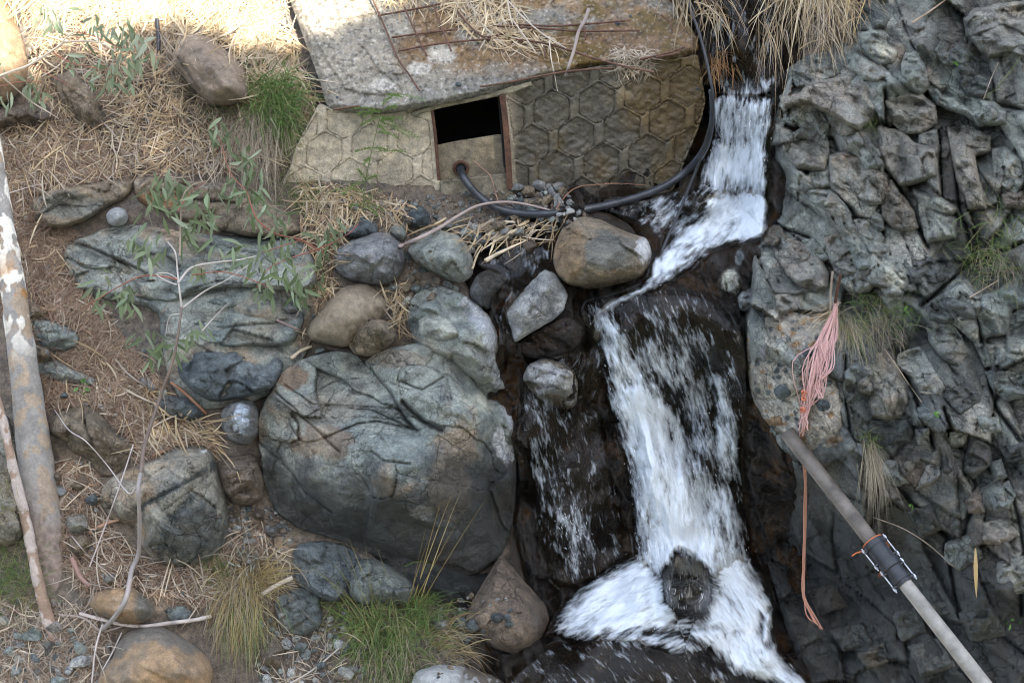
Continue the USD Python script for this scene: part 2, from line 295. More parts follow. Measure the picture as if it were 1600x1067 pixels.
# ------------------------------------------------------------------ stones
def cells(sx, sy, seed, p, ang=math.radians(52)):
    """Broken pieces: for every point its piece, the gap to the next one, its place in the piece and four random numbers of the piece."""
    ca, sa = math.cos(ang), math.sin(ang)
    uv = np.stack([(p[:, 0] * ca + p[:, 1] * sa) / sx, (-p[:, 0] * sa + p[:, 1] * ca) / sy], 1)
    r = np.random.default_rng(seed); lo, hi = uv.min(0) - 1, uv.max(0) + 1
    gxx, gyy = np.meshgrid(np.arange(lo[0], hi[0]), np.arange(lo[1], hi[1])); s = np.stack([gxx.ravel(), gyy.ravel()], 1) + r.uniform(-.42, .42, (gxx.size, 2))
    d, i = cKDTree(s).query(uv, k=2)
    return i[:, 0], d[:, 1] - d[:, 0], uv - s[i[:, 0]], r.normal(0, 1, (len(s), 4))
def facets(p, sx, sy, seed, ang):
    """Chipped faces: flat triangles through scattered points of random height (about -1 to 1)."""
    ca, sa = math.cos(ang), math.sin(ang); uv = np.stack([(p[:, 0] * ca + p[:, 1] * sa) / sx, (-p[:, 0] * sa + p[:, 1] * ca) / sy], 1)
    r = np.random.default_rng(seed); lo, hi = uv.min(0) - 2, uv.max(0) + 2
    gxx, gyy = np.meshgrid(np.arange(lo[0], hi[0]), np.arange(lo[1], hi[1])); s = np.stack([gxx.ravel(), gyy.ravel()], 1) + r.uniform(-.46, .46, (gxx.size, 2))
    return LinearNDInterpolator(s, r.uniform(-1, 1, len(s)))(uv)
def stone(poly, lift=.03, H=.3, peak=None, p=2.2, q=.75, chops=6, seed=1, step=3.0, rough=1.0, cracks=(), ctrl=None, wob=1.4, rnd=.35, base=None, steps=(), ang=.6, edge=7.0, nin=5, frac=1.0, fang=None, slab=None, top_h=0.0, top_y=600):
    ring = outline(poly, step, seed, wob, rnd)
    if not shapely.Polygon(ring).is_valid: ring = outline(poly, step, seed, 0.2, rnd)
    pts, tri, nb_ = lattice(ring, step, seed)
    r = np.random.default_rng(seed * 31 + 5)
    c = np.array(shapely.Polygon(poly).buffer(0).centroid.coords[0]); ext = np.asarray(poly, float); h_px = np.ptp(ext[:, 1])
    pk = np.array(peak, float) if peak is not None else c + np.array([0, h_px * .12])
    dense = ring[::2] if len(ring) > 120 else ring
    def dome(x):
        d = seg_dist(x, dense, True); rr = np.hypot(*(x - pk).T); t = np.clip(rr / (rr + d + 1e-6), 0, 1)
        return H * (1 - t ** p) ** q
    if ctrl is not None:
        cc = np.array([(x, y, z) for x, y, z in ctrl], float)
        rg = ring[::6]
        rb = RBFInterpolator(np.vstack([cc[:, :2], rg]) / 100, np.concatenate([cc[:, 2], np.zeros(len(rg))]), kernel='linear', smoothing=.001, neighbors=60)
        f = rb(pts / 100)
        rz = np.where(rg[:, 1] < top_y, top_h, 0.0)
        wq0 = np.stack([fbm(P(pts[:, 0], pts[:, 1], 0) * 6, 3, 51) - .5, fbm(P(pts[:, 0], pts[:, 1], 0) * 6 + 20, 3, 52) - .5], 1) * 10
        lin = LinearNDInterpolator(np.vstack([cc[:, :2], c + (rg - c) * 1.03]), np.concatenate([cc[:, 2], rz]))(pts + wq0); lin = np.where(np.isnan(lin), f, lin)
        f = .12 * f + .88 * lin
    elif slab is not None:                      # a joint-bounded block of bedrock: flush on one side, proud on the other
        dv = np.array([math.cos(slab), math.sin(slab)]); t = pts @ dv; t = (t - t.min()) / np.ptp(t)
        f = H * (.10 + .90 * t ** .9) * (1 - np.exp(-(seg_dist(pts, dense, True) / edge) ** 1.4))
        c2 = np.array([-dv[1], dv[0]]); u2 = pts @ c2; u2 = (u2 - u2.min()) / np.ptp(u2); kk = r.uniform(.3, .7); f = f * (1 - r.uniform(.15, .5) * np.abs(u2 - kk))
    else:
        f = dome(pts)
        cand = pts[nb_:]
        if len(cand) > 10:
            for _ in range(chops):
                x = cand[r.integers(len(cand))][None]
                e = 3.0
                v = dome(np.vstack([x, x + [e, 0], x - [e, 0], x + [0, e], x - [0, e]]))
                g = np.array([v[1] - v[2], v[3] - v[4]]) / (2 * e)
                g = g * r.uniform(.5, 1.0) + r.normal(0, .12, 2) * H / max(h_px, 1) * 2
                pl = v[0] * r.uniform(.86, .98) + (pts - x) @ g
                f = np.minimum(f, np.maximum(pl, -.02))
        if ang > 0:                             # a coarse polyhedron through a few inner corners and the outline's own corners
            big = shapely.Polygon(poly).buffer(0); corner = np.asarray(shapely.LinearRing(poly).simplify(2.0).coords)[:-1]
            far = r.uniform(.12, .55, len(corner)); inner = [(pk[0], pk[1], 1.0)]; x0, y0, x1, y1 = big.bounds
            for _ in range(400):
                if len(inner) > nin: break
                x, y = r.uniform(x0, x1), r.uniform(y0, y1); pt = shapely.Point(x, y)
                if big.contains(pt) and big.exterior.distance(pt) > .12 * min(x1 - x0, y1 - y0) and min(math.hypot(x - a, y - b) for a, b, _ in inner) > .22 * max(x1 - x0, y1 - y0):
                    inner.append((x, y, r.uniform(.62, 1.05)))
            cp = np.vstack([np.column_stack([c + (corner - c) * 1.04, far]), np.array(inner)])
            wp = P(pts[:, 0], pts[:, 1], nmac(pts[:, 0], pts[:, 1])) * 7.0 + seed
            wv = np.stack([fbm(wp, 3, 51) - .5, fbm(wp + 20, 3, 52) - .5], 1) * min(14.0, .12 * max(x1 - x0, y1 - y0))
            z = LinearNDInterpolator(cp[:, :2], cp[:, 2])(pts + wv); z = np.where(np.isnan(z), .3, z)
            dd_ = seg_dist(pts, dense, True)
            fa = H * z * (1 - np.exp(-(dd_ / edge) ** 1.2)) ** .8
            f = f * (1 - ang) + fa * ang
    d = seg_dist(pts, dense, True)
    fade = np.clip(d / 7.0, 0, 1)
    base_n = nmac(pts[:, 0], pts[:, 1]) if base is None else base(pts[:, 0], pts[:, 1])
    pos = P(pts[:, 0], pts[:, 1], base_n + lift + f)
    o = seed * 5.3
    f = f + rough * fade * (.07 * (fbm(pos * 3.0 + o, 3, 1) - .5) + .010 * (ridged(pos * np.array([5, 5, 8]) + o, 2) - .6) + .026 * (fbm(pos * 14 + o, 4, 3) - .5) + .012 * (fbm(pos * 34 + o, 2, 7) - .5)) * min(1, H * 4)
    dark = np.zeros(len(pts))
    if frac > 0:
        sz = math.sqrt(max(shapely.Polygon(poly).buffer(0).area, 1)); fa_ = fang if fang is not None else r.uniform(-.5, 1.1)
        wq = np.stack([fbm(pos * 2.5, 3, 55) - .5, fbm(pos * 2.5 + 30, 3, 56) - .5], 1)
        k_ = min(1.0, H * 2.6) * frac * fade
        for q_, amp_ in ((.40, .110), (.17, .055), (.075, .022)):
            sx_ = np.clip(sz * q_, 7, 95) * 1.3; f = f + k_ * amp_ * facets(pts + wq * sx_ * .35, sx_, sx_ * .62, seed * 7 + int(q_ * 100), fa_)
        sx_ = np.clip(sz * .36, 14, 100) * 1.4; i_, gap_, loc_, rv_ = cells(sx_, sx_ * .5, seed * 7 + 3, pts + wq * sx_ * .4, fa_ + .25)
        g_ = np.exp(-(gap_ / (2.2 / sx_ * 1.6)) ** 2); f = f + k_ * (.024 * rv_[i_, 0] - .010 * g_); dark = np.maximum(dark, g_ * .35 * min(1, frac))
    for line, depth, w in cracks:
        w = w * .42; depth = depth * .7
        dd = seg_dist(pts + 5 * np.stack([fbm(pos * 5, 3, 11) - .5, fbm(pos * 5 + 9, 3, 12) - .5], 1), line)
        k = np.exp(-(dd / w) ** 2); f = f - depth * k; dark = np.maximum(dark, k * .75)
    for line, amount, soft in steps:            # faces split along a joint: the stone drops to one side of the line
        L = np.asarray(line, float); dv = L[-1] - L[0]; nrm = np.array([-dv[1], dv[0]]) / np.hypot(*dv)
        s = (pts - L[0]) @ nrm + 8 * (fbm(pos * 4, 3, 14) - .5)
        along = ((pts - L[0]) @ dv) / (dv @ dv); m = sstep(-.15, .05, along) * (1 - sstep(.95, 1.15, along))
        f = f + amount * sstep(-soft, soft, s) * np.exp(-np.abs(s) / 60) * m
    n = base_n + lift + f
    v = P(pts[:, 0], pts[:, 1], n)
    # the back: drawn in and closed behind
    rn = n[:nb_] - max(.10, .55 * H); rp = c + (ring - c) * .86
    rv = P(rp[:, 0], rp[:, 1], rn); cv = P(c[0], c[1], np.mean(rn) - .25 * H)[None]
    i = np.arange(nb_); j = (i + 1) % nb_; a = len(v)
    orient = shapely.LinearRing(ring).is_ccw
    if not orient: i, j = j, i
    side = np.vstack([np.stack([i, a + i, j], 1), np.stack([j, a + i, a + j], 1)])
    fan = np.stack([a + i, np.full(nb_, a + nb_), a + j], 1)
    V = np.vstack([v, rv, cv]); F = np.vstack([tri, side[:, ::-1], fan[:, ::-1]])
    put(pts, n)
    allpts = np.vstack([pts, rp, c[None]])
    return V, F, allpts, np.concatenate([dark, np.zeros(nb_ + 1)])

def add_stone(name, poly, kind, label=None, cat=None, parent='/World', mat='rock', wet=None, paint=None, group=None, brown=.45, seed=1, **k):
    V, F, pp, dark = stone(poly, seed=seed, **k)
    col = stone_tint(V, kind, seed, brown)
    col = col * (1 - .72 * dark[:, None])
    w = wetness(pp[:, 0], pp[:, 1]) if wet is None else np.full(len(V), float(wet))
    if paint: col, w = paint(pp, V, col, w)
    w = np.where(col.mean(1) > .33, w * .15, w)            # lime crust and lichen stand dry above the water
    if mat == 'rock':
        if w.mean() > .5: mat = 'wet_rock'
        elif k.get('frac', 1) < .5: mat = 'smooth_rock'
    pr = obj(name, (V, F), mat, parent, smooth=True, tint=col, wet=w)
    if label: tag(pr, label, cat, group)
    return pr

def patch(col, pp, V, centre, rad, colour, amount=1.0, freq=14, edge=.5, seed=33):
    """A stain with an outline of its own (lichen, lime crust, iron)."""
    d = np.hypot((pp[:, 0] - centre[0]) / rad[0], (pp[:, 1] - centre[1]) / rad[1])
    m = amount * sstep(0, .35, 1 - d + (fbm(V * freq, 4, seed) - .5) * 2 * edge)
    return col * (1 - m[:, None]) + np.array(colour) * m[:, None]
def crust(col, pp, V, line, width, colour, amount=1.0, freq=18, edge=12, seed=35):
    d = seg_dist(pp, line) + (fbm(V * freq, 4, seed) - .5) * 2 * edge
    m = amount * (1 - sstep(width * .5, width * 1.1, d))
    return col * (1 - m[:, None]) + np.array(colour) * m[:, None]
# ------------------------------------------------------------------ ground
def spread(lo, hi, step, far_lo, far_hi, k=14):
    mid = np.arange(lo, hi + step, step)
    a = lo - np.geomspace(step * 2, lo - far_lo, k)[::-1]; b = mid[-1] + np.geomspace(step * 2, far_hi - mid[-1], k)
    return np.concatenate([a, mid, b])
gx = spread(-120, 1720, 3.5, -4500, 6100); gy = spread(-120, 1190, 3.5, -1300, 2400)
px, py = (a.ravel() for a in np.meshgrid(gx, gy))
n = nmac(px, py)
pos = P(px, py, n)
wetg = wetness(px, py)
n = n + .10 * (fbm(pos * 1.3, 4, 40) - .5) + .05 * (fbm(pos * 5, 4, 41) - .5) + .022 * (fbm(pos * 17, 3, 42) - .5)
bed = wetg * (.16 * (ridged(pos * 2.2, 43) - .6) + .08 * (fbm(pos * 6, 3, 44) - .5))
n = n + bed
BED = [(1098,-110),(1245,-110),(1232,140),(1208,300),(1190,400),(1180,560),(1190,640),(1225,720),(1222,850),(1250,1000),(1300,1140),(760,1140),(785,1010),(845,930),(812,760),(792,610),(772,490),(738,420),(758,374),(850,350),(905,325),(930,288),(1060,268),(1096,210)]
def drop(poly, inset, depth, soft):
    pl = np.array(shapely.Polygon(poly).buffer(-inset).exterior.coords)[:-1]; q2 = np.stack([px, py], 1); d = seg_dist(q2, pl, True); return depth * sstep(0, soft, np.where(inside(q2, pl), d, -d))
CLIFF = [(1345,-90),(1318,5),(1335,45),(1285,75),(1235,108),(1222,140),(1205,180),(1196,230),(1200,300),(1192,345),(1170,395),(1172,450),(1162,490),(1166,560),(1172,640),(1200,690),(1222,720),(1205,780),(1195,860),(1215,940),(1235,1000),(1262,1060),(1290,1180),(1760,1180),(1760,-90)]
n = n - drop(BED, -22, .35, 10) - drop(CLIFF, 14, .8, 25) - drop([(500,-90),(512,120),(520,165),(680,300),(800,325),(1030,265),(1075,100),(1040,-90)], 8, 1.5, 14)
pos = P(px, py, n)
straw_zone = sstep(.40, .62, fbm(pos * .9, 4, 46))[:, None]
soil = np.array([.122, .098, .078]) * (1 - straw_zone) + np.array([.165, .135, .105]) * straw_zone
gravel = sstep(.55, .68, fbm(pos * 3.5, 4, 47))[:, None] * .5
soil = soil * (1 - gravel) + np.array([.135, .13, .12]) * gravel
soil = soil * (.7 + .6 * fbm(pos * 22, 3, 48))[:, None]
bedc = stone_tint(pos, 'wetbrown', 3)
wm = sstep(.1, .5, wetg)[:, None]
tint = soil * (1 - wm) + bedc * wm
ny, nx = len(gy), len(gx)
idx = np.arange(ny * nx).reshape(ny, nx)
q = np.stack([idx[:-1, :-1], idx[1:, :-1], idx[1:, 1:], idx[:-1, 1:]], -1).reshape(-1, 4)
g_ = obj('ground', (pos, q), 'soil', smooth=True, tint=tint, wet=wetg)
tag(g_, 'brown earth bank sloping down to the stream', 'ground', kind='structure')
NB[:] = np.maximum(NB, -5)
_w = wetness(_bx.ravel(), _by.ravel()).reshape(NB.shape)
_p0 = P(_bx, _by, NB)
NB += .10 * (fbm(_p0 * 1.3, 4, 40) - .5) + .05 * (fbm(_p0 * 5, 4, 41) - .5) + _w * (.16 * (ridged(_p0 * 2.2, 43) - .6) + .08 * (fbm(_p0 * 6, 3, 44) - .5))

# the rocky bed of the stream
BED = [(1098,-110),(1245,-110),(1232,140),(1208,300),(1190,400),(1180,560),(1190,640),(1225,720),(1222,850),(1250,1000),(1300,1140),(760,1140),(785,1010),(845,930),(812,760),(792,610),(772,490),(738,420),(758,374),(850,350),(905,325),(930,288),(1060,268),(1096,210)]
ring = outline(list(shapely.Polygon(BED).buffer(38).exterior.coords)[:-1], 5, 17, 3.0, .4); pts, tri, nr = lattice(ring, 2.8, 19); base = nb(pts[:, 0], pts[:, 1]); pos = P(pts[:, 0], pts[:, 1], base); d = seg_dist(pts, ring[::2], True)
wq = np.stack([fbm(pos * 2, 3, 57) - .5, fbm(pos * 2 + 30, 3, 58) - .5], 1); f = np.zeros(len(pts))
for sx, am in ((90, .17), (34, .09), (13, .035)): f += am * facets(pts + wq * sx * .5, sx, sx * .6, 400 + sx, 1.3)
i_, g_, l_, r_ = cells(110, 46, 480, pts + wq * 40, 1.3); f += .09 * r_[i_, 0] - .05 * np.exp(-(g_ * 46 / 3) ** 2)
b0 = np.array(BED, float); so = np.where(inside(pts, BED), 0, seg_dist(pts, b0, True))
n = base + .02 - .05 * sstep(2, 30, so) + (1 - .5 * sstep(2, 20, so)) * (f + .09 * (fbm(pos * 9, 4, 59) - .5) + .045 * (ridged(pos * 14, 53) - .5) + .03 * (fbm(pos * 34, 3, 54) - .5)) * np.clip(d / 14, 0, 1) - .10 * (1 - sstep(0, 10, d))
V = P(pts[:, 0], pts[:, 1], n); tb = stone_tint(V, 'wetbrown', 8, .7); tb = tb * (.45 + 1.1 * sstep(.5, .68, fbm(V * 3, 5, 60)))[:, None]; bs = (sstep(.56, .66, fbm(V * 4, 4, 63)) * .6)[:, None]; tb = tb * (1 - bs) + np.array([.20, .105, .035]) * bs
tag(obj('stream_bed', (V, tri), 'wet_rock', smooth=True, tint=tb, wet=.55 + .45 * wetness(pts[:, 0], pts[:, 1])), 'dark wet brown rock bed of the stream', 'stream bed', kind='structure')
put(pts, n, 0)

# valley floor and an unseen bank behind the viewer, raised to block sky light
foot = P(800.0, 2400.0, 0.0)
hx = np.linspace(-120, 120, 61); hy = np.concatenate([np.linspace(foot[1] + 1.2, -14, 7), np.linspace(-14.6, -90, 40)])
hxx, hyy = (a.ravel() for a in np.meshgrid(hx, hy))
hz = np.full_like(hxx, foot[2] - .6) + np.clip((-hyy - 14.5) * 1.15, 0, 50) + 2.2 * (fbm(np.stack([hxx / 9, hyy / 9, hxx * 0], 1), 4, 5) - .5) * sstep(20, 30, -hyy)
hv = np.stack([hxx, hyy, hz], 1); k = np.arange(len(hy) * 61).reshape(len(hy), 61)
hq = np.stack([k[:-1, :-1], k[1:, :-1], k[1:, 1:], k[:-1, 1:]], -1).reshape(-1, 4)
tag(obj('hillside', (hv, hq), 'hill_cover', smooth=True), 'unseen green hillside behind the viewer raised to block low sky light', 'hillside', kind='structure')

# ------------------------------------------------------------------ the fractured cliff on the right bank
ring = outline(CLIFF, 6, 3, 1.5, .3)
pts, tri, nr = lattice(ring, 3.2, 9)
cr = np.random.default_rng(12)
base = nmac(pts[:, 0], pts[:, 1]); pos = P(pts[:, 0], pts[:, 1], base)
wx = np.stack([fbm(pos * 1.6, 3, 61) - .5, fbm(pos * 1.6 + 30, 3, 62) - .5], 1) * 60
ang = math.radians(52); ca, sa = math.cos(ang), math.sin(ang)
f = np.zeros(len(pts)); crack = np.zeros(len(pts))
for sx, sy, sd, amp in ((125, 70, 71, .30), (50, 28, 72, .11), (19, 11, 73, .040)):
    f += amp * facets(pts + wx * (sx / 120) * .5, sx, sy, sd, math.radians(48))
for sx, sy, sd, amp, gro, gw in ((190, 80, 74, .11, .05, 2.2), (90, 34, 75, .035, .012, 1.5)):
    i, gap, loc, rv = cells(sx, sy, sd, pts + wx * .45, math.radians(50)); g = np.exp(-(gap * sy / gw) ** 2)
    dn = (loc[:, 0] * sx * math.sin(math.radians(50)) + loc[:, 1] * sy * math.cos(math.radians(50))) / (.5 * (sx * .77 + sy * .64))
    f += amp * rv[i, 0] * .45 + amp * (.9 * dn * (.4 + .6 * np.abs(rv[i, 3])) + .3 * (loc * rv[i, 1:3]).sum(1)) - gro * g; crack = np.maximum(crack, g * gro / .07)
JOINTS = [[(1297,120),(1350,165),(1375,205),(1400,290),(1450,385)],[(1345,165),(1400,250),(1420,300)],[(1382,140),(1380,280),(1376,415)],[(1250,265),(1330,330),(1375,400),(1420,440)],[(1465,205),(1472,330)],[(1488,200),(1500,330),(1530,420)],[(1440,480),(1520,405),(1600,380)],[(1530,500),(1560,640),(1605,700)],[(1400,540),(1440,640),(1460,700)],[(1500,90),(1545,160),(1620,175)],[(1480,640),(1520,760),(1500,860)],[(1225,200),(1300,220),(1345,310)],[(1320,560),(1330,680),(1370,760),(1360,860)],[(1560,720),(1600,860),(1590,960)],[(1400,760),(1480,840),(1500,960)],[(1195,350),(1260,370),(1300,440)]]
for jl in JOINTS:
    g = np.exp(-(seg_dist(pts + wx * .35, jl) / 2.4) ** 2); L = np.array(jl[0] + jl[-1], float); dv = np.array(jl[-1], float) - jl[0]; nrm = np.array([-dv[1], dv[0]]) / np.hypot(*dv)
    s_ = (pts + wx * .35 - np.array(jl[0])) @ nrm; t_ = ((pts - np.array(jl[0])) @ dv) / (dv @ dv); f += -.16 * g + .09 * np.sign(s_) * np.exp(-np.abs(s_) / 26) * sstep(-.05, .1, t_) * (1 - sstep(.9, 1.05, t_)); crack = np.maximum(crack, g)
f += .03 * (fbm(pos * 4, 3, 63) - .5) + .022 * (fbm(pos * 16, 4, 65) - .5)
d = seg_dist(pts, ring[::3], True)
f = f * np.clip(d / 10, 0, 1) - .03
n = base + .16 * np.clip(d / 30, 0, 1) + f
low = sstep(720, 900, pts[:, 1] + .30 * (1420 - pts[:, 0]))  # lower cliff darkened in colour for the shade under the overhang
v = P(pts[:, 0], pts[:, 1], n)
rv_ = P(ring[:, 0] * .99 + 15, ring[:, 1], n[:nr] - .8)
i = np.arange(nr); j = (i + 1) % nr
if not shapely.LinearRing(ring).is_ccw: i, j = j, i
side = np.vstack([np.stack([i, len(v) + i, j], 1), np.stack([j, len(v) + i, len(v) + j], 1)])[:, ::-1]
V = np.vstack([v, rv_])
col = stone_tint(V, 'cliff', 5); dk = stone_tint(V, 'cliff_dark', 6)
ci, cg, cl, crn = cells(75, 42, 77, pts + wx * .5, math.radians(50)); ct = sstep(.1, .9, crn[ci, 0] + 1.6 * (fbm(pos * 3, 4, 78) - .5)); cd_ = 1 + .22 * np.clip(crn[ci, 1], -1.5, 1.5)
ct = np.concatenate([ct, ct[:nr]])[:, None]; cd_ = np.concatenate([cd_, cd_[:nr]])[:, None]
col = (col * (1 - .55 * ct) + stone_tint(V, "cliff_tan", 15) * .55 * ct) * cd_
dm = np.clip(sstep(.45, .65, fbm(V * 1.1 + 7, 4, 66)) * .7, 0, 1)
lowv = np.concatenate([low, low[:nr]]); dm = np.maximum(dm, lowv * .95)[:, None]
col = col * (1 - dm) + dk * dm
col = col * (1 - .55 * np.concatenate([crack, crack[:nr]]))[:, None]
ppv = np.vstack([pts, ring])
w = np.maximum(wetness(ppv[:, 0], ppv[:, 1]) * .9, lowv * .45)
cliff = thing('rock_cliff', 'tall blue grey fractured rock cliff on the right bank of the stream', 'cliff')
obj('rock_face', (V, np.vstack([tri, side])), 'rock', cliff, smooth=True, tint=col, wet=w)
put(pts, n)

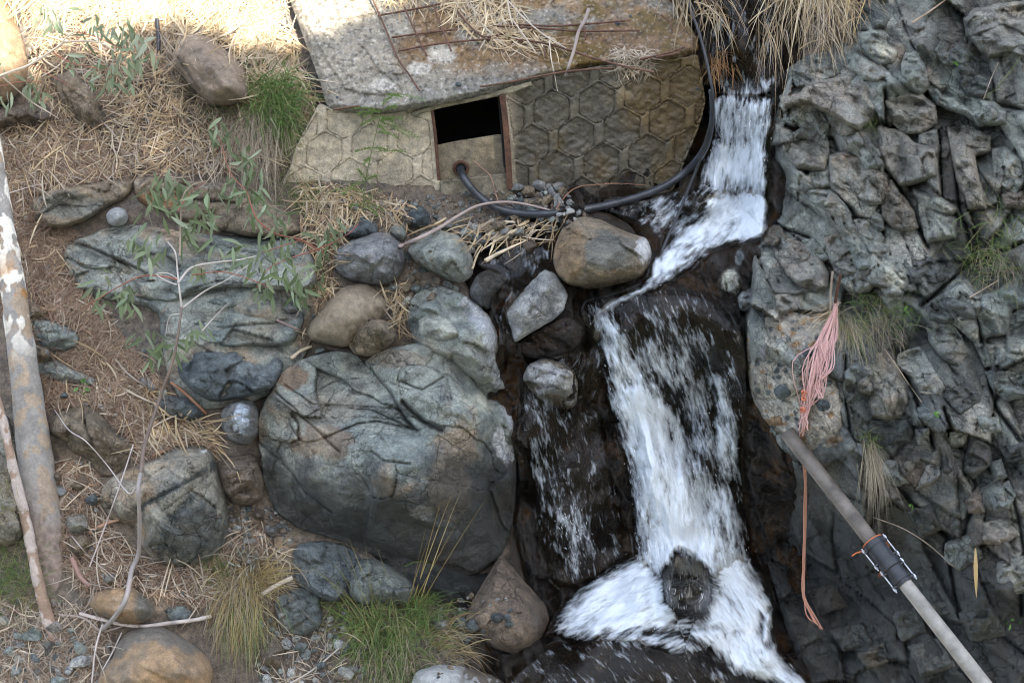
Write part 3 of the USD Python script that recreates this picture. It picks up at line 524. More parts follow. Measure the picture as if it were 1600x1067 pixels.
NBC = gaussian_filter(NB, 6.0)
BLOCKS = [  # outline, stone, height, lift
 ([(1317,22),(1347,5),(1362,8),(1387,32),(1382,42),(1345,50),(1327,45)],'cliff_dark',.14,.0),
 ([(1340,50),(1375,47),(1392,62),(1400,82),(1395,97),(1375,100),(1340,75)],'cliff',.16,.02),
 ([(1295,85),(1310,70),(1325,67),(1340,85),(1375,107),(1382,120),(1370,127),(1350,122),(1332,110)],'bluegrey',.16,.02),
 ([(1232,112),(1245,100),(1265,87),(1295,85),(1325,107),(1330,115),(1300,120),(1272,132),(1247,135),(1237,125)],'cliff',.24,.0),
 ([(1220,152),(1250,147),(1265,130),(1295,125),(1330,112),(1360,140),(1370,162),(1365,185),(1340,202),(1325,195),(1295,177),(1262,160),(1225,170)],'cliff_tan',.30,.05),
 ([(1385,160),(1420,147),(1440,150),(1460,165),(1462,192),(1437,207),(1412,207),(1395,192)],'cliff_tan',.22,.05),
 ([(1410,102),(1417,85),(1430,82),(1445,107),(1450,135),(1437,147),(1425,140),(1412,120)],'cliff',.18,.03),
 ([(1460,80),(1470,67),(1500,72),(1520,87),(1507,100),(1475,100)],'cliff',.14,.03),
 ([(1450,137),(1480,130),(1510,150),(1550,160),(1572,175),(1570,192),(1532,197),(1512,180),(1482,170),(1462,160)],'bluegrey',.22,.04),
 ([(1507,30),(1525,15),(1570,7),(1640,0),(1640,80),(1575,87),(1545,90),(1512,57)],'cliff_tan',.28,.05),
 ([(1547,85),(1600,65),(1660,60),(1660,162),(1587,162),(1560,155),(1550,112)],'cliff_tan',.24,.04),
 ([(1497,97),(1525,90),(1547,105),(1550,140),(1532,155),(1510,147),(1497,125)],'cliff_dark',.16,.0),
 ([(1245,207),(1265,195),(1292,217),(1295,240),(1287,265),(1245,262),(1225,237),(1222,220)],'cliff_tan',.22,.06),
 ([(1252,180),(1282,175),(1295,200),(1290,215),(1265,197)],'cliff',.16,.05),
 ([(1310,212),(1340,207),(1360,230),(1380,240),(1385,260),(1355,265),(1342,242),(1320,232)],'bluegrey',.16,.03),
 ([(1297,245),(1320,238),(1352,255),(1385,275),(1385,285),(1377,317),(1360,319),(1332,302),(1300,287),(1297,265)],'cliff_tan',.28,.06),
 ([(1372,200),(1412,207),(1425,225),(1462,235),(1465,275),(1410,290),(1385,262),(1377,230)],'cliff_tan',.24,.05),
 ([(1437,212),(1462,205),(1465,230),(1440,232)],'cliff',.12,.06),
 ([(1482,200),(1512,198),(1545,215),(1545,235),(1520,240),(1525,270),(1535,300),(1540,325),(1515,325),(1500,290),(1490,250)],'cliff_tan',.26,.05),
 ([(1552,235),(1570,232),(1592,250),(1597,275),(1575,295),(1555,280)],'cliff',.16,.05),
 ([(1567,305),(1597,300),(1610,325),(1570,323)],'brown',.12,.04),
 ([(1237,290),(1270,270),(1292,267),(1295,290),(1272,295),(1245,296)],'cliff',.14,.06),
 ([(1250,300),(1275,295),(1300,300),(1322,325),(1330,347),(1322,350),(1297,332),(1270,315)],'greygreen',.20,.06),
 ([(1385,290),(1412,310),(1425,330),(1432,355),(1420,360),(1397,355),(1380,340),(1380,305)],'brown',.22,.06),
 ([(1360,327),(1377,340),(1380,357),(1372,360),(1355,342)],'cliff',.13,.06),
 ([(1337,345),(1355,347),(1375,367),(1387,385),(1385,410),(1375,412),(1360,395),(1345,372)],'greygreen',.2,.06),
 ([(1210,382),(1232,375),(1257,382),(1282,407),(1292,427),(1292,450),(1272,455),(1250,447),(1232,432),(1215,402)],'cliff_tan',.30,.10),
 ([(1205,417),(1225,422),(1250,445),(1270,455),(1237,459),(1205,457)],'cliff_dark',.16,.06),
 ([(1290,375),(1307,367),(1322,375),(1335,407),(1340,427),(1325,430),(1307,425),(1297,402)],'cliff_tan',.26,.08),
 ([(1310,355),(1325,355),(1340,367),(1360,397),(1360,417),(1342,422),(1325,380)],'greygreen',.15,.05),
 ([(1257,377),(1272,375),(1292,402),(1287,407),(1270,400)],'bluegrey',.12,.07),
 ([(1196,354),(1217,354),(1227,372),(1210,384),(1196,380)],'brown',.2,.06),
 ([(1430,300),(1465,307),(1495,327),(1487,335),(1470,332),(1440,320)],'greygreen',.16,.05),
 ([(1437,322),(1470,334),(1492,342),(1490,372),(1450,377),(1442,350)],'greygreen',.18,.05),
 ([(1415,387),(1440,390),(1465,415),(1480,432),(1462,442),(1425,440),(1415,415)],'cliff_dark',.2,.04),
 ([(1380,403),(1402,402),(1412,420),(1420,440),(1407,460),(1385,462),(1372,440)],'greygreen',.2,.05),
 ([(1335,425),(1362,415),(1370,430),(1360,452),(1335,460),(1315,442)],'cliff',.18,.05),
 ([(1202,462),(1232,458),(1247,482),(1215,490)],'cliff_tan',.18,.06),
 ([(1455,480),(1485,465),(1520,475),(1525,497),(1475,505),(1450,497)],'cliff_dark',.2,.03),
 ([(1530,497),(1537,462),(1562,455),(1587,437),(1650,430),(1650,470),(1580,480),(1570,520),(1537,525)],'bluegrey',.24,.04),
 ([(1572,500),(1600,480),(1650,480),(1650,560),(1575,550)],'cliff',.2,.05),
 ([(1450,510),(1482,505),(1500,525),(1512,548),(1497,570),(1475,560),(1455,535)],'cliff',.22,.05),
 ([(1370,554),(1385,554),(1400,572),(1412,597),(1417,627),(1407,649),(1385,656),(1365,649),(1360,629),(1365,614),(1365,579)],'greygreen_brown',.34,.10),
 ([(1342,577),(1362,572),(1364,611),(1360,616),(1342,611)],'cliff_tan',.22,.08),
 ([(1320,584),(1340,564),(1342,574),(1340,614),(1325,626),(1317,607)],'bluegrey',.2,.06),
 ([(1405,554),(1435,544),(1450,562),(1475,604),(1465,617),(1440,614),(1425,587),(1402,572)],'greygreen',.24,.06),
 ([(1360,660),(1415,656),(1425,674),(1420,689),(1375,694),(1357,676)],'cliff_dark',.14,.0),
 ([(1525,539),(1570,542),(1570,567),(1540,572)],'greygreen',.16,.05),
 ([(1542,582),(1575,582),(1610,585),(1610,617),(1570,624),(1550,602)],'bluegrey',.2,.05),
 ([(1330,694),(1350,696),(1355,711),(1340,719),(1330,711)],'bluegrey',.13,.05),
 ([(1367,731),(1387,719),(1425,724),(1420,754),(1395,757),(1375,744)],'bluegrey',.2,.05),
 ([(1435,761),(1450,729),(1465,724),(1467,741),(1457,751)],'pale',.17,.07),
 ([(1510,709),(1522,672),(1545,701),(1547,726),(1520,744),(1507,734)],'cliff_dark',.2,.05),
 ([(1547,724),(1562,719),(1570,744),(1555,751)],'greygreen',.12,.06),
 ([(1545,771),(1575,754),(1585,774),(1575,794),(1555,799)],'bluegrey',.16,.06),
 ([(1510,784),(1527,764),(1537,799),(1515,800)],'cliff_tan',.15,.05),
 ([(1527,651),(1560,654),(1562,674),(1537,676)],'bluegrey',.14,.05),
 ([(1487,676),(1510,674),(1505,696),(1482,696)],'cliff',.13,.06),
 ([(1432,674),(1450,671),(1450,691),(1435,691)],'pale',.1,.06),
 ([(1530,820),(1570,812),(1590,835),(1560,850),(1530,845)],'cliff_tan',.15,.05),
 ([(1480,850),(1520,835),(1535,870),(1500,890),(1478,875)],'bluegrey',.16,.05),
 ([(1420,800),(1455,790),(1470,825),(1440,840)],'cliff_dark',.16,.04),
 ([(1560,880),(1600,870),(1625,910),(1590,925),(1560,910)],'cliff',.18,.05),
 ([(1340,1017),(1380,1007),(1387,1032),(1355,1042)],'brown',.16,.06),
 ([(1440,942),(1485,942),(1484,957),(1445,957)],'cliff_dark',.12,.06),
 ([(1300,985),(1345,975),(1360,1005),(1320,1015)],'cliff_dark',.16,.05),
 ([(1395,960),(1430,950),(1445,985),(1410,1000)],'cliff_dark',.18,.05),
 ([(1420,1010),(1465,1000),(1490,1040),(1440,1055)],'cliff_dark',.18,.05),
 ([(1265,925),(1300,915),(1320,945),(1280,960)],'wetbrown',.16,.05),
 ([(1500,960),(1550,950),(1570,990),(1520,1000)],'cliff_dark',.16,.05),
 ([(1480,700),(1505,705),(1500,740),(1475,735)],'cliff_dark',.14,.05),
 ([(1480,590),(1515,585),(1530,625),(1500,645),(1478,620)],'cliff_dark',.18,.05),
 ([(1425,640),(1460,635),(1465,660),(1430,662)],'bluegrey',.13,.05),
 ([(1560,690),(1600,680),(1615,715),(1575,720)],'cliff_dark',.16,.05),
]
for k, (poly, kind, H, lift) in enumerate(BLOCKS):
    kind_brown = .55 if kind in ('cliff_tan', 'greygreen_brown') else .3
    base_fn = lambda a, b: sample(NBC, a, b, -160, 2)
    def face_blend(pp, V, c, w, kind=kind):
        fc = stone_tint(V, 'cliff', 5); d2 = stone_tint(V, 'cliff_dark', 6); m2 = sstep(.45, .65, fbm(V * 1.1 + 7, 4, 66))[:, None] * .6
        return c * .65 + (fc * (1 - m2) + d2 * m2) * .35, np.maximum(w, wetness(pp[:, 0], pp[:, 1]) * .8)
    poly = list(shapely.Polygon(poly).buffer(3.0, join_style='mitre').exterior.coords)[:-1]
    add_stone('rock_block', poly, kind, parent=cliff, seed=100 + k, slab=1.75 + .5 * math.sin(k * 2.3), paint=face_blend, H=.035 + H * .5, lift=.008, base=base_fn, frac=2.4, chops=0, step=2.2, rnd=.10, rough=1.0, brown=kind_brown, ang=0, edge=3.6, wob=2.6,
              wet=.3 if poly[0][1] > 900 else .0)
# the pale lump of cemented gravel that the pipe is set into
def paint_agg(pp, V, col, w):
    c = cells2 = None
    s = np.random.default_rng(5).uniform([1160, 475], [1330, 735], (260, 2)); d, i = cKDTree(s).query(pp + 4 * np.stack([fbm(V * 12, 2, 4) - .5, fbm(V * 12 + 5, 2, 4) - .5], 1))
    rad = np.random.default_rng(6).uniform(1.5, 6.5, 260); tone = np.random.default_rng(8).integers(0, 4, 260)
    m = sstep(0, .35, 1 - d / rad[i])[:, None]; cc = np.array([(.08, .09, .09), (.30, .19, .10), (.14, .15, .14), (.42, .40, .36)])[tone[i]]
    return col * (1 - m) + cc * m, np.where(pp[:, 1] > 690, .25, 0.0)
foot_ = add_stone('cemented_gravel_mound', [(1168,490),(1210,480),(1250,490),(1300,503),(1318,540),(1315,600),(1322,650),(1325,700),(1318,722),(1280,717),(1255,702),(1225,682),(1197,662),(1174,622),(1166,560)], 'aggregate',
    'pale cemented gravel mound on the cliff holding the upper end of the grey pipe', 'gravel mound', seed=201, H=.24, lift=.08, p=3.0, q=.6, rough=1.6, step=2.4, paint=paint_agg, base=lambda a, b: nmac(a, b) + .06)
for k, (poly, kind) in enumerate([([(1205,609),(1220,597),(1237,609),(1237,621),(1215,626)],'slate'), ([(1282,596),(1297,592),(1304,600),(1285,606)],'slate'), ([(1285,684),(1317,679),(1320,691),(1290,694)],'orange'),
        ([(1270,625),(1295,622),(1300,640),(1280,645)],'slate'), ([(1200,650),(1222,648),(1225,664),(1206,668)],'orange'), ([(1225,690),(1240,688),(1244,699),(1230,701)],'pale'), ([(1250,545),(1268,540),(1275,556),(1256,562)],'slate'), ([(1185,540),(1200,535),(1206,560),(1190,566)],'grey')]):
    add_stone('embedded_stone', poly, kind, parent=foot_, seed=220 + k, H=.07, lift=.0, step=2.2, chops=4, wob=.6, base=lambda a, b: nb(a, b) - .01)

# ------------------------------------------------------------------ ledges and boulders of the left bank and the stream bed
def S(name, poly, kind, label, cat, **k): return add_stone(name, poly, kind, label, cat, **k)
S('boulder', [(-70,-40),(8,-5),(35,55),(45,100),(40,135),(10,165),(-40,172),(-90,120)], 'orange', 'smooth tan boulder half in sunlight at the top left corner', 'boulder', seed=1, frac=.3, ang=.3, H=.42, lift=.02, brown=.2, q=.6)
S('boulder', [(-40,175),(10,165),(45,160),(80,170),(86,187),(60,197),(0,200),(-40,205)], 'brown', 'low brown rock under the sunlit corner boulder', 'boulder', seed=2, H=.22, lift=.02)
S('boulder', [(85,118),(112,108),(140,135),(155,165),(163,190),(150,203),(130,198),(115,180),(95,155),(82,132)], 'tan', 'flat tan rock in straw below the leafy branch at the upper left', 'boulder', seed=3, H=.22, lift=.03, cracks=[([(95,140),(112,165),(120,182)],.05,3)])
S('boulder', [(268,88),(280,62),(300,53),(330,60),(355,80),(380,105),(388,140),(382,160),(350,167),(325,162),(305,142),(293,130),(283,115),(274,105)], 'brown', 'large brown boulder in straw left of the concrete slab', 'boulder', seed=4, frac=.4, ang=.45, H=.55, lift=.2, peak=(325,118), q=.65, brown=.2, cracks=[([(278,90),(292,112),(312,140)],.08,5)])
S('rock_ledge', [(47,312),(92,291),(140,288),(178,280),(208,279),(206,300),(190,314),(165,324),(140,344),(100,358),(75,357),(55,340)], 'tan', 'low tan and grey ledge left of the round grey cobble', 'rock ledge', seed=5, slab=1.7, edge=3.5, frac=1.6, H=.20, lift=.03, brown=.5, cracks=[([(60,340),(90,322),(140,325)],.08,5)], paint=lambda pp,V,c,w: (patch(c,pp,V,(110,320),(60,25),(.16,.17,.15),.7), w))
S('rock_ledge', [(205,276),(255,277),(310,285),(370,290),(420,310),(452,335),(474,362),(430,374),(380,370),(310,352),(262,334),(214,316)], 'tan', 'long brownish ledge above the middle ledge, right of the round grey cobble', 'rock ledge', seed=63, slab=1.4, edge=3.5, frac=1.6, H=.20, lift=.03, brown=.6, cracks=[([(250,300),(300,312),(370,318)],.07,4)], paint=lambda pp,V,c,w: (patch(c,pp,V,(245,312),(60,16),(.27,.14,.06),.8), w))
S('rock_ledge', [(104,400),(200,356),(330,366),(420,372),(480,395),(508,420),(500,470),(484,545),(455,600),(392,632),(330,642),(285,632),(262,590),(252,530),(248,482),(130,462)], 'greygreen', 'low grey bedrock shelf joining the ledges of the left bank', 'rock ledge', seed=62, H=.16, lift=.0, ang=.5, frac=2.0, edge=9, p=4, q=.5, brown=.5)
S('rock_ledge', [(100,387),(112,377),(142,367),(160,357),(200,350),(237,353),(275,360),(350,372),(400,378),(440,370),(475,382),(492,405),(498,440),(480,458),(440,456),(400,452),(350,452),(295,459),(275,475),(250,474),(220,467),(180,462),(125,455),(108,424),(99,402)], 'greygreen', 'broad cracked grey ledge, middle one of the left bank', 'rock ledge', seed=6, slab=1.45, edge=3.5, frac=1.5, ang=.85, fang=.05, nin=7, H=.30, lift=.04, p=3, q=.6, peak=(300,412), brown=.6,
  cracks=[([(112,380),(150,390),(185,408),(225,430)],.12,5),([(105,405),(140,420),(190,432),(240,440)],.08,4),([(185,408),(215,420),(228,432)],.09,5),([(290,455),(340,440),(420,445)],.05,4),([(230,360),(300,378),(400,395)],.04,4)], steps=[([(112,380),(225,430)],-.07,5)])
S('rock_ledge', [(262,500),(275,480),(300,472),(340,460),(380,456),(430,458),(465,466),(478,500),(458,538),(430,543),(400,541),(330,545),(285,535)], 'bluegrey', 'blue grey slab below the middle ledge on the left bank', 'rock ledge', seed=7, slab=1.50, edge=3.5, frac=1.5, ang=.85, fang=.05, nin=7, H=.2, lift=.06, p=3, q=.6, brown=.25, cracks=[([(270,505),(330,515),(450,500)],.07,4),([(300,480),(380,488),(470,478)],.04,3)])
S('rock_ledge', [(275,565),(290,548),(330,545),(380,546),(425,547),(448,570),(428,608),(385,622),(332,630),(300,612),(280,590)], 'slate', 'dark blue grey block, lowest of the rock ledges on the left bank', 'rock ledge', seed=8, slab=1.60, edge=3.5, frac=1.5, ang=.85, fang=.05, nin=7, H=.42, lift=.05, p=2.6, q=.6, peak=(360,590), brown=.15)
S('boulder', [(232,632),(250,618),(265,617),(305,624),(323,646),(302,658),(262,653)], 'slate', 'dark low rock half buried in straw below the lowest ledge', 'boulder', seed=9, H=.22, lift=.03)
S('boulder', [(345,642),(365,625),(390,623),(407,640),(404,680),(385,697),(360,690),(346,667)], 'grey', 'rounded grey rock with a white blue lime patch on its face', 'boulder', seed=10, H=.36, lift=.06, q=.65, paint=lambda pp,V,c,w: (patch(c*.75,pp,V,(377,652),(16,24),(.50,.56,.64),.9,18), w))
S('boulder', [(338,722),(360,713),(398,708),(413,745),(412,780),(385,792),(360,786),(345,760)], 'brown', 'squarish dark brown rock wedged left of the biggest boulder', 'boulder', seed=11, H=.36, lift=.05, q=.6, rnd=.25)
S('boulder', [(158,760),(180,742),(215,726),(245,716),(272,699),(300,695),(330,701),(338,724),(350,760),(360,800),(352,850),(332,872),(290,886),(250,881),(225,862),(214,822),(175,812),(155,785)], 'greygreen_brown', 'large grey brown rock with dark veins behind the bent grey sapling stem', 'boulder', seed=12, frac=1.2, ang=.75, nin=6, H=.55, lift=.04, peak=(280,770), q=.65, brown=.5,
  cracks=[([(225,790),(260,770),(330,735)],.04,4),([(250,800),(300,765),(338,730)],.03,3)], steps=[([(215,820),(350,745)],-.0,5)], paint=lambda pp,V,c,w: (crust(crust(patch(c,pp,V,(300,830),(60,55),(.05,.06,.062),.75),pp,V,[(218,792),(262,768),(332,728)],7,(.05,.06,.06),.85),pp,V,[(250,880),(262,820),(310,770)],6,(.06,.07,.07),.7), w))
S('boulder', [(82,652),(102,640),(125,631),(140,633),(160,649),(178,676),(205,690),(208,709),(192,734),(170,747),(155,742),(140,716),(112,708),(103,690),(76,676)], 'tan', 'tan sloping rock with a dark crack just right of the pale tree trunk', 'boulder', seed=13, frac=1.2, ang=.75, nin=6, H=.3, lift=.03, q=.6, brown=.3, cracks=[([(130,640),(135,670),(148,705)],.07,3)], steps=[([(112,690),(160,745)],-.05,4)])
S('boulder', [(58,566),(90,562),(110,575),(150,590),(147,603),(110,599),(70,591),(56,580)], 'greygreen', 'flat greenish stone slab right of the trunk in brown needles', 'boulder', seed=14, H=.18, lift=.02, brown=.2)
S('boulder', [(50,500),(75,498),(120,515),(126,540),(100,551),(70,546),(54,525)], 'bluegrey', 'bluish flat rock beside the trunk below the left ledges', 'boulder', seed=15, H=.2, lift=.02, brown=.1)
S('boulder', [(36,472),(55,466),(70,490),(66,498),(42,498)], 'tan', 'small tan wedge of rock touching the trunk above the bluish rock', 'boulder', seed=16, H=.16, lift=.02)
S('boulder', [(52,535),(78,540),(85,560),(62,572),(46,556)], 'tan', 'small tan rock beside the trunk under the bluish rock', 'boulder', seed=17, H=.18, lift=.02)
S('stone', [(215,592),(228,584),(246,605),(241,614),(222,605)], 'grey', 'small split grey stone in brown needles left of the lowest ledge', 'stone', seed=18, H=.14, lift=.02, step=2, wob=.8, cracks=[([(229,588),(231,606)],.07,3)])
S('cobble', [(165,336),(172,327),(185,323),(197,328),(201,340),(196,351),(182,355),(169,350)], 'grey', 'round grey cobble resting in needles above the middle ledge', 'cobble', seed=19, frac=.3, ang=.3, H=.17, lift=.10, q=.5, chops=2, step=2, wob=.5, brown=.05)
S('boulder', [(136,945),(150,925),(180,915),(210,917),(232,935),(244,955),(235,968),(215,975),(185,973),(158,961)], 'orange', 'rounded orange brown boulder at the foot of the bent grey stem', 'boulder', seed=20, frac=.3, ang=.3, H=.32, lift=.06, q=.6, paint=lambda pp,V,c,w: (patch(c,pp,V,(228,948),(22,30),(.11,.115,.10),.8), w))
S('boulder', [(150,1080),(158,1045),(175,1030),(185,1003),(200,986),(230,975),(260,981),(300,1004),(327,1028),(335,1052),(325,1078),(300,1095),(170,1100)], 'orange', 'big tan boulder with a grey top at the bottom left edge', 'boulder', seed=21, frac=.3, ang=.3, H=.5, lift=.06, peak=(245,1045), q=.6, chops=3, paint=lambda pp,V,c,w: (crust(c,pp,V,[(160,1030),(200,992),(240,985),(300,1005)],19,(.125,.115,.10),.9), w))
S('boulder', [(477,522),(486,503),(500,487),(520,462),(540,446),(570,441),(592,455),(607,475),(600,497),(570,520),(545,545),(512,540),(490,535)], 'tan', 'smooth grey tan boulder leaning above the biggest boulder', 'boulder', seed=22, frac=.3, ang=.3, H=.42, lift=.08, q=.6, chops=3, brown=.35, peak=(535,495))
S('boulder', [(541,536),(548,503),(560,488),(576,492),(612,504),(622,527),(602,549),(575,557),(555,554)], 'tan', 'angular tan block in front of the smooth grey tan boulder', 'boulder', seed=23, H=.34, lift=.16, q=.5, rnd=.15, chops=8, brown=.2)
S('boulder', [(522,416),(525,388),(550,374),(585,363),(607,362),(622,372),(631,387),(634,407),(625,432),(605,444),(585,447),(552,441),(532,431)], 'grey', 'round purple grey boulder below the green feathery plant', 'boulder', seed=24, frac=.7, ang=.7, H=.4, lift=.07, q=.55, brown=.35, chops=5, paint=lambda pp,V,c,w: (c*np.array([.78,.78,.80]), w))
S('boulder', [(635,393),(646,374),(665,361),(690,360),(716,367),(732,385),(740,408),(738,432),(720,443),(700,438),(680,428),(651,412)], 'greygreen', 'green grey boulder under the long pale driftwood branch', 'boulder', seed=25, frac=.7, ang=.7, H=.42, lift=.10, q=.6, rnd=.22, brown=.15, peak=(690,403), chops=6)
S('boulder', [(533,364),(552,352),(575,341),(590,350),(592,364),(578,371),(547,374)], 'slate', 'dark blue rock behind the round purple grey boulder', 'boulder', seed=26, H=.22, lift=.04)
S('boulder', [(608,358),(620,349),(631,352),(636,368),(627,377),(617,371)], 'bluegrey', 'small blue stone between the round boulder and the green grey boulder', 'boulder', seed=27, H=.2, lift=.08, step=2)
S('boulder', [(632,338),(645,325),(660,322),(672,335),(672,352),(650,356),(636,352)], 'slate', 'dark stone at the foot of the concrete wall behind the green grey boulder', 'boulder', seed=28, H=.18, lift=.04, step=2)
S('boulder', [(733,455),(743,431),(762,420),(792,430),(788,450),(771,463),(765,486),(750,481),(737,468)], 'grey', 'pale grey slab between the small pool and the biggest boulder', 'boulder', seed=29, frac=.7, ang=.7, H=.24, lift=.05, brown=.1)
def paint_shoulder(pp, V, c, w):
    c = crust(c, pp, V, [(735,480),(765,510),(775,545),(783,580),(797,620),(803,660)], 17, (.48, .50, .52), .9)
    return c, w * .5
S('boulder', [(636,500),(640,470),(655,452),(690,446),(717,455),(747,476),(771,500),(780,535),(776,560),(784,590),(800,625),(808,662),(800,700),(770,690),(740,600),(690,560),(650,545)], 'greygreen', 'smooth grey green rock shoulder with a white crust beside the channel', 'boulder', seed=30, frac=1.2, ang=.75, nin=6, H=.40, lift=.10, peak=(720,530), q=.65, brown=.3, paint=paint_shoulder)
S('boulder', [(651,500),(666,490),(687,489),(702,500),(722,520),(710,532),(680,535),(655,525)], 'greygreen', 'low rounded lump of rock on the smooth grey green shoulder', 'boulder', seed=31, H=.14, lift=.0, base=lambda a,b: nb(a,b)-.02, brown=.15)
# the biggest boulder
BIG = [(402,674),(403,651),(417,619),(432,596),(442,579),(470,561),(500,552),(530,547),(550,551),(570,567),(582,553),(600,545),(650,536),(682,537),(707,549),(727,571),(735,589),(757,614),(772,644),(792,664),(801,690),(808,725),(806,780),(801,830),(782,870),(742,900),(690,897),(640,888),(590,868),(530,843),(470,828),(430,800),(412,750)]
BCTRL = [(500,575,.16),(540,570,.20),(575,585,.16),(650,560,.26),(700,575,.26),(440,620,.22),(470,600,.27),(540,620,.42),(600,640,.52),(660,610,.42),(640,650,.42),(720,620,.42),(430,660,.22),(470,660,.46),(470,690,.54),(540,680,.66),(600,700,.74),(650,720,.70),(685,665,.56),(720,670,.60),(755,650,.40),(430,720,.24),(500,735,.66),(560,740,.76),(610,735,.80),(640,745,.66),(690,720,.62),(750,710,.46),(790,720,.18),(460,780,.22),(540,790,.58),(610,800,.62),(680,790,.54),(740,790,.34),(785,790,.10),(540,820,.36),(610,840,.40),(690,850,.34),(750,850,.16)]
def paint_big(pp, V, c, w):
    c = patch(c, pp, V, (700,590), (48,32), (.235,.25,.22), .7, 10)
    c = patch(c, pp, V, (620,560), (60,16), (.22,.17,.115), .6, 10); c = patch(c, pp, V, (500,690), (60,30), (.24,.16,.10), .6, 9)
    c = patch(c, pp, V, (460,590), (30,22), (.2,.12,.07), .7, 10); c = patch(c, pp, V, (500,640), (70,26), (.225,.205,.165), .7, 9)
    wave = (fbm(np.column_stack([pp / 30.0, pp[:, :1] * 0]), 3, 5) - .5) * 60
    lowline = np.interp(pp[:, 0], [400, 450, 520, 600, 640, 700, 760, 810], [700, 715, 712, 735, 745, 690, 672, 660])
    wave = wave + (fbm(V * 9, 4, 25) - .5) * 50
    m = sstep(-25, 65, pp[:, 1] - lowline + wave)[:, None] * .90             # dark algae film, with the shaded front below the ridge painted in
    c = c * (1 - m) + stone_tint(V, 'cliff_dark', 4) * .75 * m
    c = crust(c, pp, V, [(738,558),(768,592),(790,632),(803,672),(792,712)], 15, (.46,.48,.50), .92)
    c = patch(c, pp, V, (785,690), (18,26), (.55,.56,.57), .8, 22); c = patch(c, pp, V, (660,800), (20,14), (.36,.36,.36), .6, 24); c = patch(c, pp, V, (700,760), (40,60), (.15,.125,.095), .6, 16)
    return c, np.maximum(w, m[:, 0] * .42)
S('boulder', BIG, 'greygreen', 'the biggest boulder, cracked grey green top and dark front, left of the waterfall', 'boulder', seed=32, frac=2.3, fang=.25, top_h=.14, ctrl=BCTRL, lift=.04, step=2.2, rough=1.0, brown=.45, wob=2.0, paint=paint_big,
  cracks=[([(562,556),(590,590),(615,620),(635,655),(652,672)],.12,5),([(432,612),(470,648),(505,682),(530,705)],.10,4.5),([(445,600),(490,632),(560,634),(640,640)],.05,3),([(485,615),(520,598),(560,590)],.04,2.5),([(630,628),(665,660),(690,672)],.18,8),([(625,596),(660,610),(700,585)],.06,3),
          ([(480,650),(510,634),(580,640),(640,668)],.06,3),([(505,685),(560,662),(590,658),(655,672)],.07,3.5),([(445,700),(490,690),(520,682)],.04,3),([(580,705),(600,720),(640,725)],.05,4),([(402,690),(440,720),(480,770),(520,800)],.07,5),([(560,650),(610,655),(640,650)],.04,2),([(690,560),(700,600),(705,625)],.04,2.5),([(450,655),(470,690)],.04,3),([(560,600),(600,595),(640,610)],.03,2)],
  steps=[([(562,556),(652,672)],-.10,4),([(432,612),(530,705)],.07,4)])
S('boulder', [(455,852),(500,843),(545,852),(568,875),(560,925),(520,945),(462,915)], 'slate', 'dark blue rock under the biggest boulder behind the yellow grass', 'boulder', seed=33, frac=1.2, ang=.75, nin=6, H=.3, lift=.03, brown=.1)
S('boulder', [(540,884),(575,870),(603,880),(642,900),(656,920),(640,942),(570,948),(545,932)], 'bluegrey', 'blue grey rock behind the large green grass tuft', 'boulder', seed=34, frac=1.2, ang=.75, nin=6, H=.34, lift=.07, q=.6, brown=.05, paint=lambda pp,V,c,w: (c*.7, w))
S('boulder', [(572,858),(640,868),(700,886),(765,895),(800,900),(805,935),(745,955),(690,945),(650,925),(600,885)], 'cliff_dark', 'wet dark shelf of rock under the biggest boulder beside the brown wedge boulder', 'boulder', seed=35, frac=1.2, ang=.75, nin=6, H=.24, lift=.0, wet=.6, paint=lambda pp,V,c,w: (patch(c,pp,V,(650,880),(60,18),(.2,.19,.18),.6,20), w))
S('boulder', [(726,968),(736,940),(757,905),(780,870),(800,884),(830,920),(851,942),(859,966),(850,990),(830,1011),(802,1023),(770,1011),(742,987)], 'brown', 'brown wedge shaped boulder at the edge of the lower pool', 'boulder', seed=36, frac=.7, ang=.7, H=.5, lift=.12, q=.6, rnd=.2, peak=(790,955), wet=.1, paint=lambda pp,V,c,w: (c*np.array([1.0,.98,.97]), np.maximum(w, sstep(820,850,pp[:,0]))))
S('boulder', [(640,1075),(648,1048),(690,1036),(732,1042),(772,1055),(810,1078),(800,1110),(650,1110)], 'grey', 'smooth grey boulder cut off by the bottom edge beside the green tuft', 'boulder', seed=37, frac=.3, ang=.3, H=.36, lift=.12, q=.55, chops=2)
S('boulder', [(425,935),(470,915),(500,930),(505,975),(480,995),(440,985)], 'bluegrey', 'blue grey rock between the yellow grass and the green tuft', 'boulder', seed=38, H=.22, lift=.03, brown=.05, paint=lambda pp,V,c,w: (c*.7, w))
